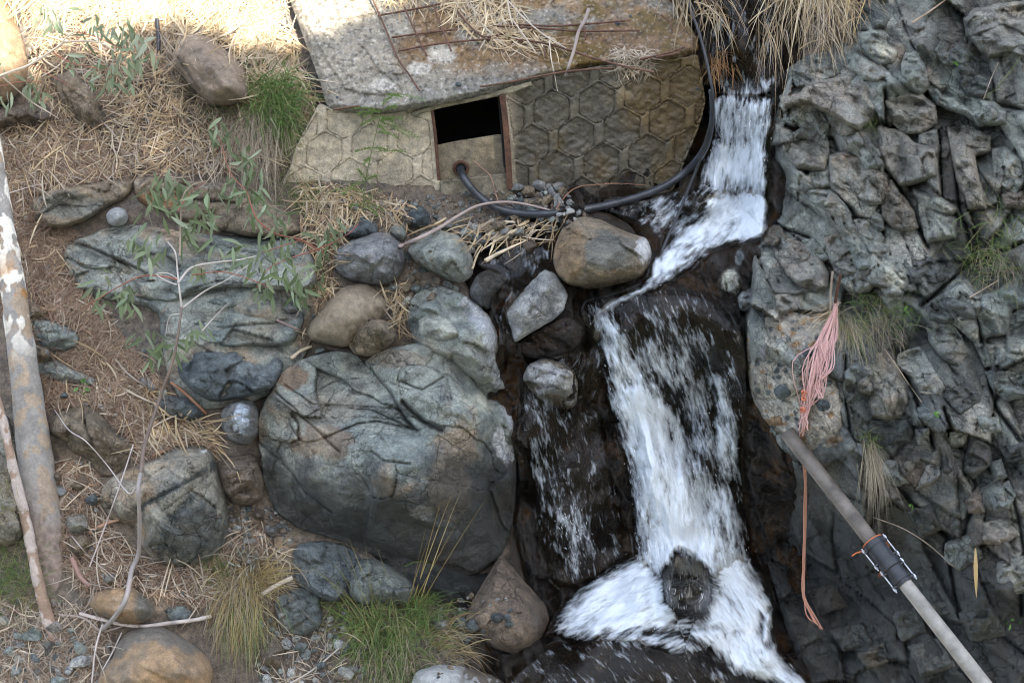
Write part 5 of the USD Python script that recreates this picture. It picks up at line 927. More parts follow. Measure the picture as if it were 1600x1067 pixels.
w10 = water('boulder_veil', [(1030,900),(1042,862),(1064,846),(1092,862),(1116,892),(1116,940),(1095,965),(1060,968),(1036,945)], [(1072,840),(1074,975)], [([(1040,870),(1064,850),(1095,868),(1112,892),(1105,915),(1075,900),(1045,905)], .50, 9), ([(1036,900),(1112,900),(1108,950),(1040,950)], .24, 10)], 'thin white veil of water running over the splashed dark boulder in the lower pool', 'veil of water', 'falling_water', lift=.012, thick=.02, relief=.015, seed=12)
w6 = water('side_trickle', [(800,590),(850,600),(905,640),(945,640),(960,740),(985,860),(940,910),(880,930),(850,900),(835,800),(815,700)], [(830,600),(860,720),(880,850),(900,920)], [([(830,610),(850,640),(870,760),(900,860),(920,890),(890,900),(850,820),(835,700)], .33, 16), ([(850,790),(910,790),(930,850),(890,850)], .42, 12)],
    'thin trickle glistening down the dark rock left of the main fall', 'trickle', 'falling_water', lift=.012, thick=.03, relief=.02, seed=8)
w7 = water('sill_overflow', [(780,1110),(790,1050),(850,1008),(930,990),(1030,992),(1090,1020),(1130,1060),(1200,1080),(1260,1130)], [(900,990),(960,1060),(1020,1130)], [([(900,992),(1000,990),(1050,1000),(1000,1010),(930,1005)], .36, 8), ([(880,1010),(930,1010),(960,1040),(930,1040)], .12, 10)],
    'smooth dark sheet of water bulging over the brown sill at the bottom edge', 'stream', 'falling_water', lift=.02, thick=.03, relief=.03, stretch=(3, 1.2), seed=9)
w8 = water('small_pool', [(738,415),(760,385),(800,372),(850,368),(862,395),(860,430),(840,440),(800,470),(790,500),(800,545),(790,590),(775,560),(782,510),(768,490),(788,455),(790,430)], [(800,380),(790,480),(800,560)], [], 'small still brown pool left of the tan stream boulder', 'pool', 'foam_water', lift=.015, thick=0, relief=.006, seed=10)
w9 = water('outflow', [(915,480),(960,470),(962,520),(950,580),(940,640),(900,630),(905,590),(870,572),(830,566),(872,556),(908,545)], [(930,480),(900,560),(880,620)], [([(925,480),(945,490),(935,530),(920,520)], .4, 8)], 'thin clear water spilling over the brown rock under the flat grey slab', 'trickle', 'falling_water', lift=.012, thick=.02, relief=.012, seed=11)
# thrown drops and strands at the falls
def spray(name, src, count, ln, label, hmax, seed, dirs, thr=.45):
    r = np.random.default_rng(seed); p, F, n = src
    w = np.clip(F - .25, 0, 1) * np.clip(1.15 - F, .12, 1); w = w / w.sum(); i = r.choice(len(p), count, p=w)
    x = p[i] + r.normal(0, 5, (count, 2)); nn_ = n[i] + r.uniform(-.01, hmax, count) ** 1.0
    th = np.interp(x[:, 1], dirs[0], dirs[1]) + r.normal(0, .28, count)
    L = r.uniform(*ln, count) * r.uniform(.4, 1, count)
    d = np.stack([np.cos(th), np.sin(th)], 1); tt = np.linspace(-.5, .5, 3)
    C = np.stack([P(x[:, 0] + d[:, 0] * L * t, x[:, 1] + d[:, 1] * L * t, nn_) for t in tt], 1)
    wd = r.uniform(.0008, .0021, count)[:, None] * np.array([.3, 1, .35])[None]
    m1 = ribbons(C, wd, np.broadcast_to(R, (count, 3)) * 1.0); m2 = ribbons(C, wd, np.broadcast_to(NN, (count, 3)) * 1.0)
    pr = obj(name, join([(m[0], np.vstack([m[1][:, [0, 1, 2]], m[1][:, [0, 2, 3]]])) for m in (m1, m2)]), 'white_water'); tag(pr, label, 'spray', kind='stuff')
spray('spray', w2, 200, (2, 6), 'fine white drops thrown off the upper fall', .06, 1, ([100, 300], [1.62, 1.75]))
spray('spray', w4, 800, (2, 6), 'fine white drops thrown off the main fall', .10, 2, ([450, 620, 900], [1.15, 1.25, 1.45]))
spray('spray', w5, 400, (2, 4), 'fine white drops over the lower pool', .07, 3, ([800, 1060], [2.4, .9]))
spray('spray', w6, 160, (2, 6), 'sparse white drops on the dripping rock left of the main fall', .03, 4, ([600, 930], [1.4, 1.1]))
spray('spray', w3, 120, (2, 5), 'fine white drops over the foaming channel', .04, 5, ([280, 480], [2.4, 2.2]))
# drops running down the splashed boulder in the lower pool
r = np.random.default_rng(77); m = 70
x = r.uniform(1036, 1112, m); y = r.uniform(856, 950, m); th = np.pi / 2 + (1072 - x) / 60 * .5 * -1; L = r.uniform(4, 11, m)
C = np.stack([P(x + np.cos(th) * L * t, y + np.sin(th) * L * t, nb(x, y) + .03) for t in (-.5, 0, .5)], 1)
pr = obj('spray', ribbons(C, r.uniform(.0007, .0016, m)[:, None] * np.array([.3, 1, .3])[None], np.broadcast_to(R, (m, 3))), 'white_water'); tag(pr, 'white drops streaking over the splashed dark boulder in the pool', 'spray', kind='stuff')

# ------------------------------------------------------------------ hoses, pipe, rope, stakes
hp = [(719,262,wall_n(np.array(719.),np.array(262.),-.12)),(722,272,wall_n(np.array(722.),np.array(272.),.02)),(733,290,wall_n(np.array(733.),np.array(290.),.10))]
hp += [(750,308,float(nb(750,308))+.10),(775,324,float(nb(775,330))+.08),(810,333,float(nb(810,335))+.06),(860,334,float(nb(860,336))+.06),(920,326,float(nb(920,330))+.06),(975,314,float(nb(975,318))+.08),(1030,295,float(nb(1030,300))+.12),(1072,268,float(nb(1072,275))+.22),(1098,238,.10),(1110,205,.26),(1113,170,.38),(1110,140,.46)]
obj_h = thing('black_hose', 'thick black hose curving from the wall opening across the stones to the upper fall', 'hose')
hc_ = curve(hp, 8)
obj('hose_pipe', tube_mesh(at(hc_), np.interp(hc_[:, 1], [130, 170, 235, 400], [.017, .020, .031, .033]), 12), 'hose', obj_h, smooth=True)
th = [(1068,-40),(1078,10),(1092,50),(1103,90),(1110,125),(1114,150),(1112,185),(1104,215),(1092,255),(1078,290),(1062,330),(1046,365),(1032,398)]
hh = [.58,.56,.54,.52,.50,.46,.36,.26,.10,.02,-.02,.02,.04]
obj('thin_cable', tube_mesh(at(curve([(x, y, h) for (x, y), h in zip(th, hh)], 6)), .0135, 8), 'black_plastic', smooth=True)
tag(stage.GetPrimAtPath('/World/thin_cable'), 'thin black cable hanging down beside the upper fall into the white channel', 'cable')
c = on([(245,30,.05),(248,60,.04),(248,80,.03)]); tag(obj('pipe_stub', tube_mesh(c, .017, 8), 'black_plastic', smooth=True), 'short upright black pipe in straw behind the brown boulder', 'pipe')
pipe = thing('grey_pipe', 'long grey pipe with a black coupling slanting across the lower right cliff', 'pipe')
PA, PB = P(1230., 676., .36), P(1560., 1098., 1.15)
pd = unit(PB - PA); pl = np.linalg.norm(PB - PA); pr_ = .066
def pat(px):   # the point of the pipe's axis that lies at this picture row
    s = np.linspace(0, 1, 600); q = PA + s[:, None] * (PB - PA) - CAM; yy = 533.5 - FPX * (q @ U) / (q @ D); return PA + np.interp(px, yy, s) * (PB - PA)
sec = [PA, pat(720), pat(800), pat(884)]
jit = np.random.default_rng(3).normal(0, .006, (12, 3))
a_ = np.array([PA + (pat(866) - PA) * t for t in np.linspace(0, 1, 12)])
obj('old_pipe', tube_mesh(a_, np.linspace(.062, .056, 12), 18), 'old_pipe', pipe, smooth=40)
obj('lower_pipe', tube_mesh(np.array([pat(888), pat(960), PB]), [.052, .055, .058], 18), 'grey_pipe', pipe, smooth=40)
cb = [pat(848), pat(851), pat(878), pat(880), pat(886), pat(888), pat(905), pat(912)]
obj('coupling', tube_mesh(np.array(cb), [.074, .078, .072, .080, .080, .066, .066, .060], 20), 'black_plastic', pipe, smooth=35)
for s in ((846, 854), (877, 887), (900, 907)):
    obj('coupling_ring', tube_mesh(np.array([pat(s[0]), pat(s[1])]), .083 if s[0] < 900 else .073, 20), 'black_plastic', pipe, smooth=35)
side = unit(np.cross(pd, -D)); 
for sg in (-1, 1):
    for (y0, y1, rr) in ((846, 880, .098), (882, 915, .090)):
        q0, q1 = pat(y0) + side * sg * rr, pat(y1) + side * sg * rr
        b_ = obj('bolt', tube_mesh(np.array([q0, q1]), .0058, 8), 'zinc', pipe, smooth=40)
        for t in (.12, .86):
            c0 = q0 + (q1 - q0) * t; obj('nut', tube_mesh(np.array([c0 - pd * .012, c0 + pd * .012]), .012, 6), 'zinc', b_)
        for t in (.2, .8):
            c0 = q0 + (q1 - q0) * t; obj('lug', tube_mesh(np.array([c0, c0 - side * sg * (rr - .06)]), .016, 8), 'black_plastic', b_, smooth=30)
# orange ties at the coupling
r = np.random.default_rng(5); ms = []
ringp = np.array([pat(846) + .080 * (math.cos(t) * side + math.sin(t) * unit(np.cross(side, pd))) for t in np.linspace(0, 2 * np.pi, 19)]); ms.append(tube_mesh(ringp, .007, 5))
for k in range(9):
    s0 = pat(858) - side * .085 * (-1 if False else 1) * -1 * -1 + r.normal(0, .006, 3); s0 = pat(860 + r.uniform(-4, 4)) - side * .086
    ms.append(tube_mesh(curve([s0, s0 + [.0 + r.normal(0, .01), -.02, -.10], s0 + [r.normal(0, .025), -.01, -.20 - r.uniform(0, .14)]], 4), .0035, 4))
ms.append(tube_mesh(np.array([pat(850) + side * .08, pat(846) + side * .15, pat(846) + side * .19]), .006, 5))
v, f = join(ms); obj('orange_tie', (v, f), 'rope', pipe, tint=np.tile([[.45, .14, .06]], (len(v), 1)))
# pink rope hanging from the stakes
r = np.random.default_rng(15); rope = thing('pink_rope', 'frayed faded pink rope hanging from the rusty stake past the grey pipe', 'rope')
ms, tn = [], []
for k in range(46):
    a = r.normal(0, 1); wv = r.normal(0, 1, 4)
    top = (1306 + 2 * a, 478 + r.uniform(-8, 14)); k1 = (1290 + 7 * wv[0], 530); k2 = (1268 + 10 * wv[1], 585 + 14 * wv[2]); k3 = (1258 + 4 * wv[3], 640); k4 = (1255 + 4 * a, 668 + r.uniform(-40, 16))
    if k % 5 == 0: k1 = (1302 + 3 * wv[0], 530); k2 = (1290 + 8 * wv[1], 575); k3 = (1283 + 6 * wv[3], 600); k4 = (1280 + 5 * a, 622)
    q = [(x, y, float(nb(x, y)) + .05 + .02 * r.uniform()) for x, y in (top, k1, k2, k3, k4)]
    m = tube_mesh(at(curve(q, 4)), r.uniform(.002, .0055), 4); ms.append(m); tn.append(np.tile(np.array([.60, .37, .34]) * r.uniform(.75, 1.15), (len(m[0]), 1)))
v, f = join(ms); obj('frayed_bundle', (v, f), 'rope', rope, tint=np.vstack(tn))
ms = []
for k in range(5):
    o = r.normal(0, 1.0, 2)
    q = [(1255 + o[0], 668, float(nb(1255, 668)) + .06), (1253 + o[0] * 2, 690, .34), (1258 + o[0], 740, .12), (1258 + o[1], 800, -.22), (1256 + o[0], 870, -.55), (1255 + o[1], 915, -.70), (1257 + o[0], 935, -.74), (1268 + 3 * o[1], 962, -.76), (1284 + 3 * o[0], 985 + 2 * o[1], -.76)]
    ms.append(tube_mesh(at(curve(q, 6)), .0055, 5))
v, f = join(ms); obj('cord', (v, f), 'rope', rope, tint=np.tile([[.52, .27, .20]], (len(v), 1)))
ms = []
for y in (613, 622, 640):
    q = np.array([(1256 + 3 * math.cos(t) - (2 if y > 630 else 0), y + 3 * math.sin(t)) for t in np.linspace(0, 2 * np.pi, 8)]); ms.append(tube_mesh(np.stack([P(a, b, float(nb(a, b)) + .08) for a, b in q]), .011, 5))
v, f = join(ms); obj('knot', (v, f), 'rope', rope, tint=np.tile([[.58, .20, .12]], (len(v), 1)))
tag(obj('rusty_stake', tube_mesh(at([(1313,429,float(nb(1313,440))+.26),(1308,455,float(nb(1308,470))+.16),(1302,490,float(nb(1302,490))+.02)]), .013, 8), 'rust', smooth=True), 'short rusty steel stake standing in the cliff above the pink rope', 'stake')
v, f = tube_mesh(at([(1301,424,float(nb(1301,440))+.26),(1298,455,float(nb(1298,470))+.16),(1297,500,float(nb(1297,500))+.07),(1299,535,float(nb(1299,535))+.04)]), .010, 6)
tag(obj('wooden_stake', (v, f), 'wood', smooth=True, tint=np.tile([[.26, .21, .16]], (len(v), 1))), 'thin grey wooden stick leaning beside the rusty stake', 'stick')
# ------------------------------------------------------------------ litter: straw, reed leaves, needles
def blank(p, polys): 
    m = np.ones(len(p), bool)
    for pl in polys: m &= ~inside(p, pl)
    return m
def scatter(poly, count, seed, avoid=None, rock_keep=.15, out=()):
    r = np.random.default_rng(seed); a = np.array(poly, float); x0, y0 = a.min(0); x1, y1 = a.max(0); got = []
    tot = 0
    while tot < count:
        p = r.uniform([x0, y0], [x1, y1], (count * 2, 2)); p = p[inside(p, poly)]
        keep = (rockm(p[:, 0], p[:, 1]) < .5) | (r.uniform(size=len(p)) < rock_keep)
        keep &= wetness(p[:, 0], p[:, 1]) < .3
        p = p[keep & blank(p, out)]; got.append(p); tot += len(p)
        if len(got) > 30: break
    return np.vstack(got)[:count]
def litter(p, ln, wd, tones, seed, lift=(.004, .04), bend=.25, K=5, bias=None, all_ok=False):
    """Dry strips lying over what is there, bridging hollows."""
    r = np.random.default_rng(seed); N = len(p)
    th = r.uniform(0, np.pi, N) if bias is None else r.normal(bias[0], bias[1], N)
    L = ln[0] * (ln[1] / ln[0]) ** r.uniform(0, 1, N); kap = r.normal(0, bend, N); t = np.linspace(-.5, .5, K)
    a = th[:, None] + kap[:, None] * t[None] * 2
    x = p[:, :1] + np.cumsum(np.cos(a) * L[:, None] / (K - 1), 1) - (np.cos(th) * L * .5)[:, None]; y = p[:, 1:] + np.cumsum(np.sin(a) * L[:, None] / (K - 1), 1) - (np.sin(th) * L * .5)[:, None]
    on_rock = rockm(x, y).mean(1); kp = (on_rock < .34) | (r.uniform(size=N) < .12) | all_ok
    x, y, th, L, kap = x[kp], y[kp], th[kp], L[kp], kap[kp]; N = len(x)
    s = nb(x, y); l0 = r.uniform(*lift, N)
    line = s[:, :1] + (s[:, -1:] - s[:, :1]) * np.linspace(0, 1, K)[None]
    n = np.maximum(s + .003, np.minimum(line, s + .12)) + l0[:, None] + (r.normal(0, 1, N) * .5 * L * MPP * .12)[:, None] * np.linspace(-.5, 1, K)[None]
    n = np.maximum(n, s + .003)
    C = P(x, y, n); tang = unit(C[:, -1] - C[:, 0]); roll = r.normal(0, .5, N)
    sd = unit(np.cross(tang, NN)); up = np.cross(sd, tang); sd = sd * np.cos(roll)[:, None] + up * np.sin(roll)[:, None]
    prof = np.array([.55, 1, 1, .85, .25]) if K == 5 else np.linspace(1, .5, K)
    W = (wd[0] * (wd[1] / wd[0]) ** r.uniform(0, 1, N))[:, None] * prof[None]
    v, f = ribbons(C, W * .5, sd)
    tn = np.array(tones)[r.integers(0, len(tones), N)] * r.uniform(.7, 1.25, (N, 1))
    return v, f, np.repeat(tn, K * 2, 0)
STRAW = [(.46,.36,.22),(.40,.30,.18),(.52,.43,.29),(.34,.25,.15),(.44,.37,.28)]
GREYST = [(.36,.31,.25),(.42,.36,.28),(.30,.25,.20),(.47,.40,.30)]
NEEDLE = [(.21,.14,.095),(.27,.185,.125),(.17,.11,.075),(.31,.24,.175)]
NOSTR = [[(0,0)]*3]
def lay(name, label, sets, seed):
    V, F, T, k = [], [], [], 0
    for i, (poly, cnt, ln, wd, tones, keep, bias) in enumerate(sets):
        p = scatter(poly, cnt, seed * 50 + i, rock_keep=keep)
        v, f, t = litter(p, ln, wd, tones, seed * 50 + i, bias=bias, all_ok=keep >= .9); V.append(v); F.append(f + k); T.append(t); k += len(v)
    tag(obj(name, (np.vstack(V), np.vstack(F)), 'straw', tint=np.vstack(T)), label, 'straw' if 'straw' in name else 'needles', kind='stuff')
TOPL = [(-60,-90),(432,-90),(446,20),(474,110),(490,160),(470,190),(380,160),(280,60),(180,20),(40,10),(-60,0)]
UPL = [(40,20),(280,40),(300,150),(400,160),(470,200),(460,240),(380,270),(200,270),(60,300),(-40,300),(-40,190),(60,200)]
LEFT = [(-60,200),(120,200),(200,270),(120,300),(60,320),(100,370),(130,450),(260,480),(270,560),(240,620),(300,660),(340,700),(220,730),(180,680),(140,640),(60,620),(40,480),(-60,480)]
LOWL = [(60,720),(150,720),(170,820),(230,880),(330,880),(400,800),(420,850),(440,920),(360,960),(250,930),(140,930),(100,880)]
BOTL = [(-60,920),(140,940),(180,990),(150,1100),(-60,1100)]
MID = [(470,280),(600,300),(660,330),(620,370),(540,360),(520,420),(525,450),(480,530),(440,500),(480,430),(470,360)]
MID2 = [(600,440),(640,440),(650,500),(600,540),(590,480)]
STREAMST = [(640,340),(800,345),(880,345),(870,380),(800,380),(740,400),(720,370)]
lay('straw_litter', 'sunlit and shaded pale dry straw covering the bank at the upper left', [
    (TOPL, 3000, (20, 80), (.005, .018), STRAW, .05, None), (TOPL, 1000, (25, 100), (.005, .014), STRAW, .05, (2.3, .35)), (UPL, 1500, (14, 65), (.004, .014), STRAW + GREYST, .08, None)], 1)
lay('straw_litter', 'brown grey straw scattered over the left bank among the ledges', [
    (LEFT, 1050, (12, 70), (.004, .016), STRAW + GREYST, .12, None), (LOWL, 560, (15, 80), (.005, .014), GREYST, .1, None), (BOTL, 330, (15, 70), (.004, .012), GREYST, .15, None),
    (MID, 620, (14, 60), (.005, .017), STRAW, .15, None), (MID2, 90, (18, 60), (.006, .018), STRAW, .2, None), (STREAMST, 110, (18, 75), (.006, .022), STRAW, .25, (2.6, .5)), ([(180,590),(330,650),(350,720),(250,720)], 200, (18, 80), (.005, .018), STRAW, .1, (.5, .6)), ([(380,860),(460,850),(480,920),(380,900)], 60, (15, 60), (.005, .012), GREYST, .1, None), ([(400,980),(520,960),(560,1090),(400,1090)], 130, (15, 60), (.004, .01), GREYST, .1, None)], 2)
lay('pine_needles', 'reddish brown fallen needles matting the left bank', [
    (LEFT, 9500, (10, 34), (.004, .0085), NEEDLE, .03, None), (UPL, 4200, (10, 34), (.004, .0085), NEEDLE + STRAW[:2], .03, None), (LOWL, 3400, (10, 34), (.004, .0085), NEEDLE, .03, None), (BOTL, 1900, (9, 30), (.0024, .005), NEEDLE + GREYST[:2], .05, None), ([(40,300),(260,470),(280,640),(60,640)], 2500, (10, 34), (.004, .0085), NEEDLE, .10, None), (MID, 700, (10, 30), (.0026, .005), NEEDLE, .05, None)], 3)
lay('straw_litter', 'pale broken straw caught in the bare bars on top of the slab', [
    ([(690,-60),(800,-60),(820,40),(760,60),(700,30)], 420, (15, 60), (.006, .018), STRAW, 1, None), ([(600,-60),(720,-60),(720,10),(600,5)], 240, (15, 60), (.005, .016), STRAW, 1, None), ([(740,30),(850,50),(880,75),(800,85),(750,60)], 170, (12, 50), (.005, .016), STRAW, 1, (.3, .5)), ([(955,75),(1025,80),(1020,112),(960,112)], 190, (10, 40), (.004, .012), GREYST, 1, None), ([(470,-60),(700,-60),(640,10)], 60, (12, 40), (.005, .014), STRAW, 1, None), ([(1040,-60),(1075,-60),(1080,20),(1060,20)], 40, (30, 90), (.006, .016), STRAW, 1, (1.4, .3))], 4)

# ------------------------------------------------------------------ dry reed straw hanging over the stream, grass tufts
def tuft_blades(base, N, ln, seed, lean=(0, 0, 0), spread=.55, droop=.6, w=(.004, .008), K=6, rad=.08, tones=None):
    r = np.random.default_rng(seed)
    b = base[None] + (r.normal(0, 1, (N, 1)) * R + r.normal(0, 1, (N, 1)) * unit(np.array([0, math.cos(SL), math.sin(SL)]))) * rad
    d = unit(np.array([0, 0, 1.0]) + np.array(lean) + r.normal(0, spread, (N, 3)) * [1, 1, .35]); L = ln[0] * (ln[1] / ln[0]) ** r.uniform(0, 1, N); dr = droop * r.uniform(.4, 1.5, N)
    t = np.linspace(0, 1, K)
    C = b[:, None] + L[:, None, None] * (d[:, None] * t[None, :, None]) + (L * dr)[:, None, None] * np.array([0, 0, -1.0]) * (t ** 2)[None, :, None]
    W = r.uniform(*w, N)[:, None] * (1 - t ** 1.6 * .92)[None]
    sd = unit(np.cross(d, np.array([0, -1.0, .6]) + r.normal(0, .4, (N, 3))))
    v, f = ribbons(C, W * .5, sd)
    tn = np.array(tones)[r.integers(0, len(tones), N)] * r.uniform(.7, 1.25, (N, 1))
    return v, f, np.repeat(tn, K * 2, 0)
GREEN = [(.10,.175,.045),(.13,.21,.06),(.08,.145,.04),(.17,.22,.08)]; YEL = [(.36,.28,.12),(.42,.34,.17),(.30,.22,.09)]; DEAD = [(.33,.28,.20),(.40,.34,.24),(.26,.21,.15)]; FADE = [(.20,.21,.08),(.15,.17,.06),(.26,.24,.11)]
def tuft(name, label, cat, parts, mat='blade'):
    t = thing(name, label, cat)
    for nm, sets in parts:
        V, F, T, k = [], [], [], 0
        for i, (xy, up, N, ln, seed, kw) in enumerate(sets):
            b = P(float(xy[0]), float(xy[1]), float(nb(xy[0], xy[1])) + up)
            v, f, c = tuft_blades(b, N, ln, seed, **kw); V.append(v); F.append(f + k); T.append(c); k += len(v)
        tag(obj(nm, (np.vstack(V), np.vstack(F)), mat, t, tint=np.vstack(T)), kind='stuff')
    return t
# (a) big green tuft at the bottom
tuft('grass_tuft', 'large green grass tuft with tall seed stalks at the bottom centre', 'grass tuft', [
    ('blades', [((600,1010),.0,700,(.30,.62),1,dict(lean=(.0,-.5,0),spread=.55,droop=.8,rad=.17,w=(.005,.009),tones=GREEN+FADE)), ((555,975),.0,320,(.22,.45),2,dict(lean=(-.3,-.2,0),spread=.5,droop=.6,rad=.13,tones=GREEN+FADE)), ((650,970),.0,330,(.25,.5),3,dict(lean=(.35,-.25,0),spread=.5,droop=.7,rad=.13,tones=GREEN+FADE[:1])), ((620,1060),.0,360,(.25,.5),4,dict(lean=(.1,-.6,0),spread=.5,droop=.9,rad=.15,tones=GREEN+DEAD))]),
    ('dry_blades', [((690,1010),.0,160,(.3,.6),5,dict(lean=(.7,-.4,0),spread=.35,droop=.8,rad=.08,tones=YEL+DEAD)), ((600,1050),.0,120,(.2,.5),6,dict(lean=(-.2,-.7,0),spread=.5,droop=.9,rad=.15,tones=DEAD))]),
    ('seed_stalks', [((590,960),.0,16,(.7,1.3),7,dict(lean=(-.35,.1,.3),spread=.22,droop=.12,w=(.006,.009),rad=.12,tones=FADE)), ((655,960),.0,7,(.9,1.6),8,dict(lean=(.3,.05,.3),spread=.12,droop=.10,w=(.006,.009),rad=.05,tones=YEL)), ((680,990),.0,14,(.5,1.0),9,dict(lean=(.9,-.2,.1),spread=.25,droop=.5,w=(.003,.005),rad=.06,tones=YEL))])])
tuft('grass_tuft', 'dry yellow grass tuft beside the big tan boulder at the bottom left', 'grass tuft', [
    ('blades', [((375,925),.02,520,(.3,.75),11,dict(lean=(.05,-.75,-.2),spread=.45,droop=1.0,w=(.003,.006),rad=.11,tones=YEL+DEAD)), ((400,915),.0,160,(.35,.8),12,dict(lean=(.7,-.2,.1),spread=.4,droop=.6,w=(.003,.006),rad=.06,tones=YEL)), ((340,905),.0,110,(.2,.4),13,dict(lean=(-.2,-.1,.2),spread=.4,droop=.5,w=(.003,.006),rad=.08,tones=GREEN+FADE)), ((385,960),.02,260,(.3,.6),14,dict(lean=(.05,-.9,-.3),spread=.3,droop=1.0,w=(.003,.006),rad=.10,tones=FADE+YEL+GREEN[:2]))])])
tuft('grass_tuft', 'green grass tuft at the left edge behind the pale tree trunk', 'grass tuft', [('blades', [((10,905),.0,420,(.22,.45),21,dict(lean=(.2,-.3,0),spread=.55,droop=.7,w=(.003,.006),rad=.16,tones=GREEN+FADE)), ((0,790),.0,120,(.2,.4),22,dict(lean=(0,-.3,0),spread=.4,droop=.6,w=(.003,.005),rad=.09,tones=FADE+DEAD))])])
tuft('grass_tuft', 'green tuft growing over grey dead thatch beside the concrete wall', 'grass tuft', [
    ('blades', [((428,160),.14,620,(.2,.44),31,dict(lean=(.15,-.4,0),spread=.55,droop=.7,w=(.005,.009),rad=.13,tones=GREEN+GREEN[:2]+FADE[1:2])), ((340,175),.0,110,(.12,.26),32,dict(lean=(0,-.3,0),spread=.5,droop=.6,w=(.003,.005),rad=.08,tones=GREEN)), ((450,200),.08,340,(.18,.35),33,dict(lean=(.1,-.7,-.2),spread=.4,droop=.9,w=(.003,.006),rad=.07,tones=GREEN+FADE)), ((390,160),.02,120,(.12,.25),35,dict(lean=(0,-.3,0),spread=.5,droop=.6,w=(.003,.005),rad=.1,tones=GREEN))]),
    ('dead_thatch', [((400,200),.04,700,(.3,.7),34,dict(lean=(.05,-.85,-.4),spread=.25,droop=.8,w=(.002,.005),rad=.14,tones=DEAD+GREYST))])])
tuft('grass_tuft', 'fine green grass along the foot of the concrete wall', 'grass tuft', [('blades', [((470,305),.02,170,(.15,.35),41,dict(lean=(.1,-.3,0),spread=.6,droop=.7,w=(.0025,.004),rad=.12,tones=GREEN+FADE)), ((545,300),.0,150,(.12,.3),42,dict(lean=(.3,-.3,0),spread=.6,droop=.7,w=(.0025,.004),rad=.16,tones=FADE+GREEN)), ((580,320),.0,70,(.1,.22),43,dict(lean=(.1,-.1,0),spread=.4,droop=.4,w=(.0025,.004),rad=.05,tones=GREEN)), ((420,290),.02,130,(.2,.4),44,dict(lean=(0,-.5,0),spread=.5,droop=.8,w=(.0025,.004),rad=.12,tones=FADE+DEAD))])])
tuft('grass_tuft', 'grass tuft with dead stems on the cliff right of the rusty stake', 'grass tuft', [('blades', [((1372,478),.04,120,(.15,.34),51,dict(lean=(.1,-.3,.2),spread=.7,droop=.6,w=(.003,.006),rad=.12,tones=GREEN+FADE)), ((1400,490),.03,80,(.12,.28),52,dict(lean=(0,-.3,0),spread=.7,droop=.7,w=(.003,.006),rad=.09,tones=GREEN))]), ('dead_blades', [((1375,495),.03,150,(.2,.45),53,dict(lean=(.05,-.9,-.3),spread=.5,droop=.9,w=(.002,.004),rad=.10,tones=DEAD))])])
tuft('grass_tuft', 'green grass tuft high on the cliff at the right edge', 'grass tuft', [('blades', [((1565,385),.05,230,(.2,.5),61,dict(lean=(-.1,-.4,.1),spread=.7,droop=.8,w=(.003,.006),rad=.16,tones=GREEN+FADE)), ((1530,420),.03,90,(.15,.35),62,dict(lean=(-.3,-.4,0),spread=.6,droop=.9,w=(.003,.005),rad=.1,tones=FADE+GREEN))]), ('dead_blades', [((1560,410),.03,130,(.2,.45),63,dict(lean=(0,-.9,-.3),spread=.4,droop=.9,w=(.002,.004),rad=.10,tones=DEAD))])])
tuft('grass_tuft', 'sparse grass with a dangling dead beard below the gravel mound on the cliff', 'grass tuft', [('blades', [((1352,690),.05,60,(.15,.38),71,dict(lean=(.4,-.3,.1),spread=.7,droop=.7,w=(.0025,.005),rad=.06,tones=GREEN+FADE))]), ('dead_beard', [((1360,700),.05,130,(.3,.65),72,dict(lean=(0,-.7,-.9),spread=.10,droop=.6,w=(.002,.004),rad=.035,tones=DEAD))])])
tuft('grass_tuft', 'wisp of grass on the upper cliff below the brown block', 'grass tuft', [('blades', [((1355,195),.05,50,(.1,.25),81,dict(lean=(0,-.2,.1),spread=.8,droop=.6,w=(.0025,.004),rad=.05,tones=GREEN+FADE))])])
tuft('straw_clump', 'bundle of dead straw around the pink rope on the cliff', 'straw clump', [('stems', [((1300,490),.05,60,(.3,.7),91,dict(lean=(-.6,-.7,-.6),spread=.25,droop=.5,w=(.003,.008),rad=.05,tones=STRAW)), ((1325,505),.05,150,(.3,.7),92,dict(lean=(-.05,-.8,-.8),spread=.25,droop=.6,w=(.002,.005),rad=.06,tones=DEAD+FADE))])])
tuft('reed_straw', 'thick mass of pale dry reed straw hanging from the cliff top over the stream', 'dry reeds', [('stems', [((1290,-60),.10,240,(.32,.70),95,dict(lean=(-.02,-.9,-.9),spread=.40,droop=.7,w=(.005,.014),rad=.17,tones=STRAW+[(.50,.38,.18)])), ((1245,-60),.12,45,(.5,.95),96,dict(lean=(-.15,-.8,-.9),spread=.22,droop=.8,w=(.004,.012),rad=.14,tones=STRAW)), ((1300,10),.08,220,(.3,.6),97,dict(lean=(.1,-.9,-.6),spread=.45,droop=.7,w=(.005,.013),rad=.16,tones=STRAW+GREYST))])])
tuft('reed_straw', 'thin pale reed straw spilling over the right end of the slab', 'dry reeds', [('stems', [((1075,-40),.10,75,(.35,.75),98,dict(lean=(.35,-.8,-.5),spread=.35,droop=.7,w=(.004,.011),rad=.09,tones=STRAW+[(.50,.38,.18)])), ((1110,10),.15,40,(.3,.6),99,dict(lean=(.1,-.7,-.9),spread=.4,droop=.6,w=(.004,.01),rad=.06,tones=STRAW))])])
tuft('reed_straw', 'brown wet reeds trailing in the stream above the upper fall', 'dry reeds', [('stems', [((1122,95),.06,60,(.15,.35),100,dict(lean=(0,-.8,-.8),spread=.3,droop=.6,w=(.004,.01),rad=.06,tones=[(.20,.10,.04),(.26,.15,.06)])), ((1205,40),.1,26,(.3,.7),101,dict(lean=(0,-.7,-1),spread=.15,droop=.5,w=(.004,.009),rad=.06,tones=STRAW))])])
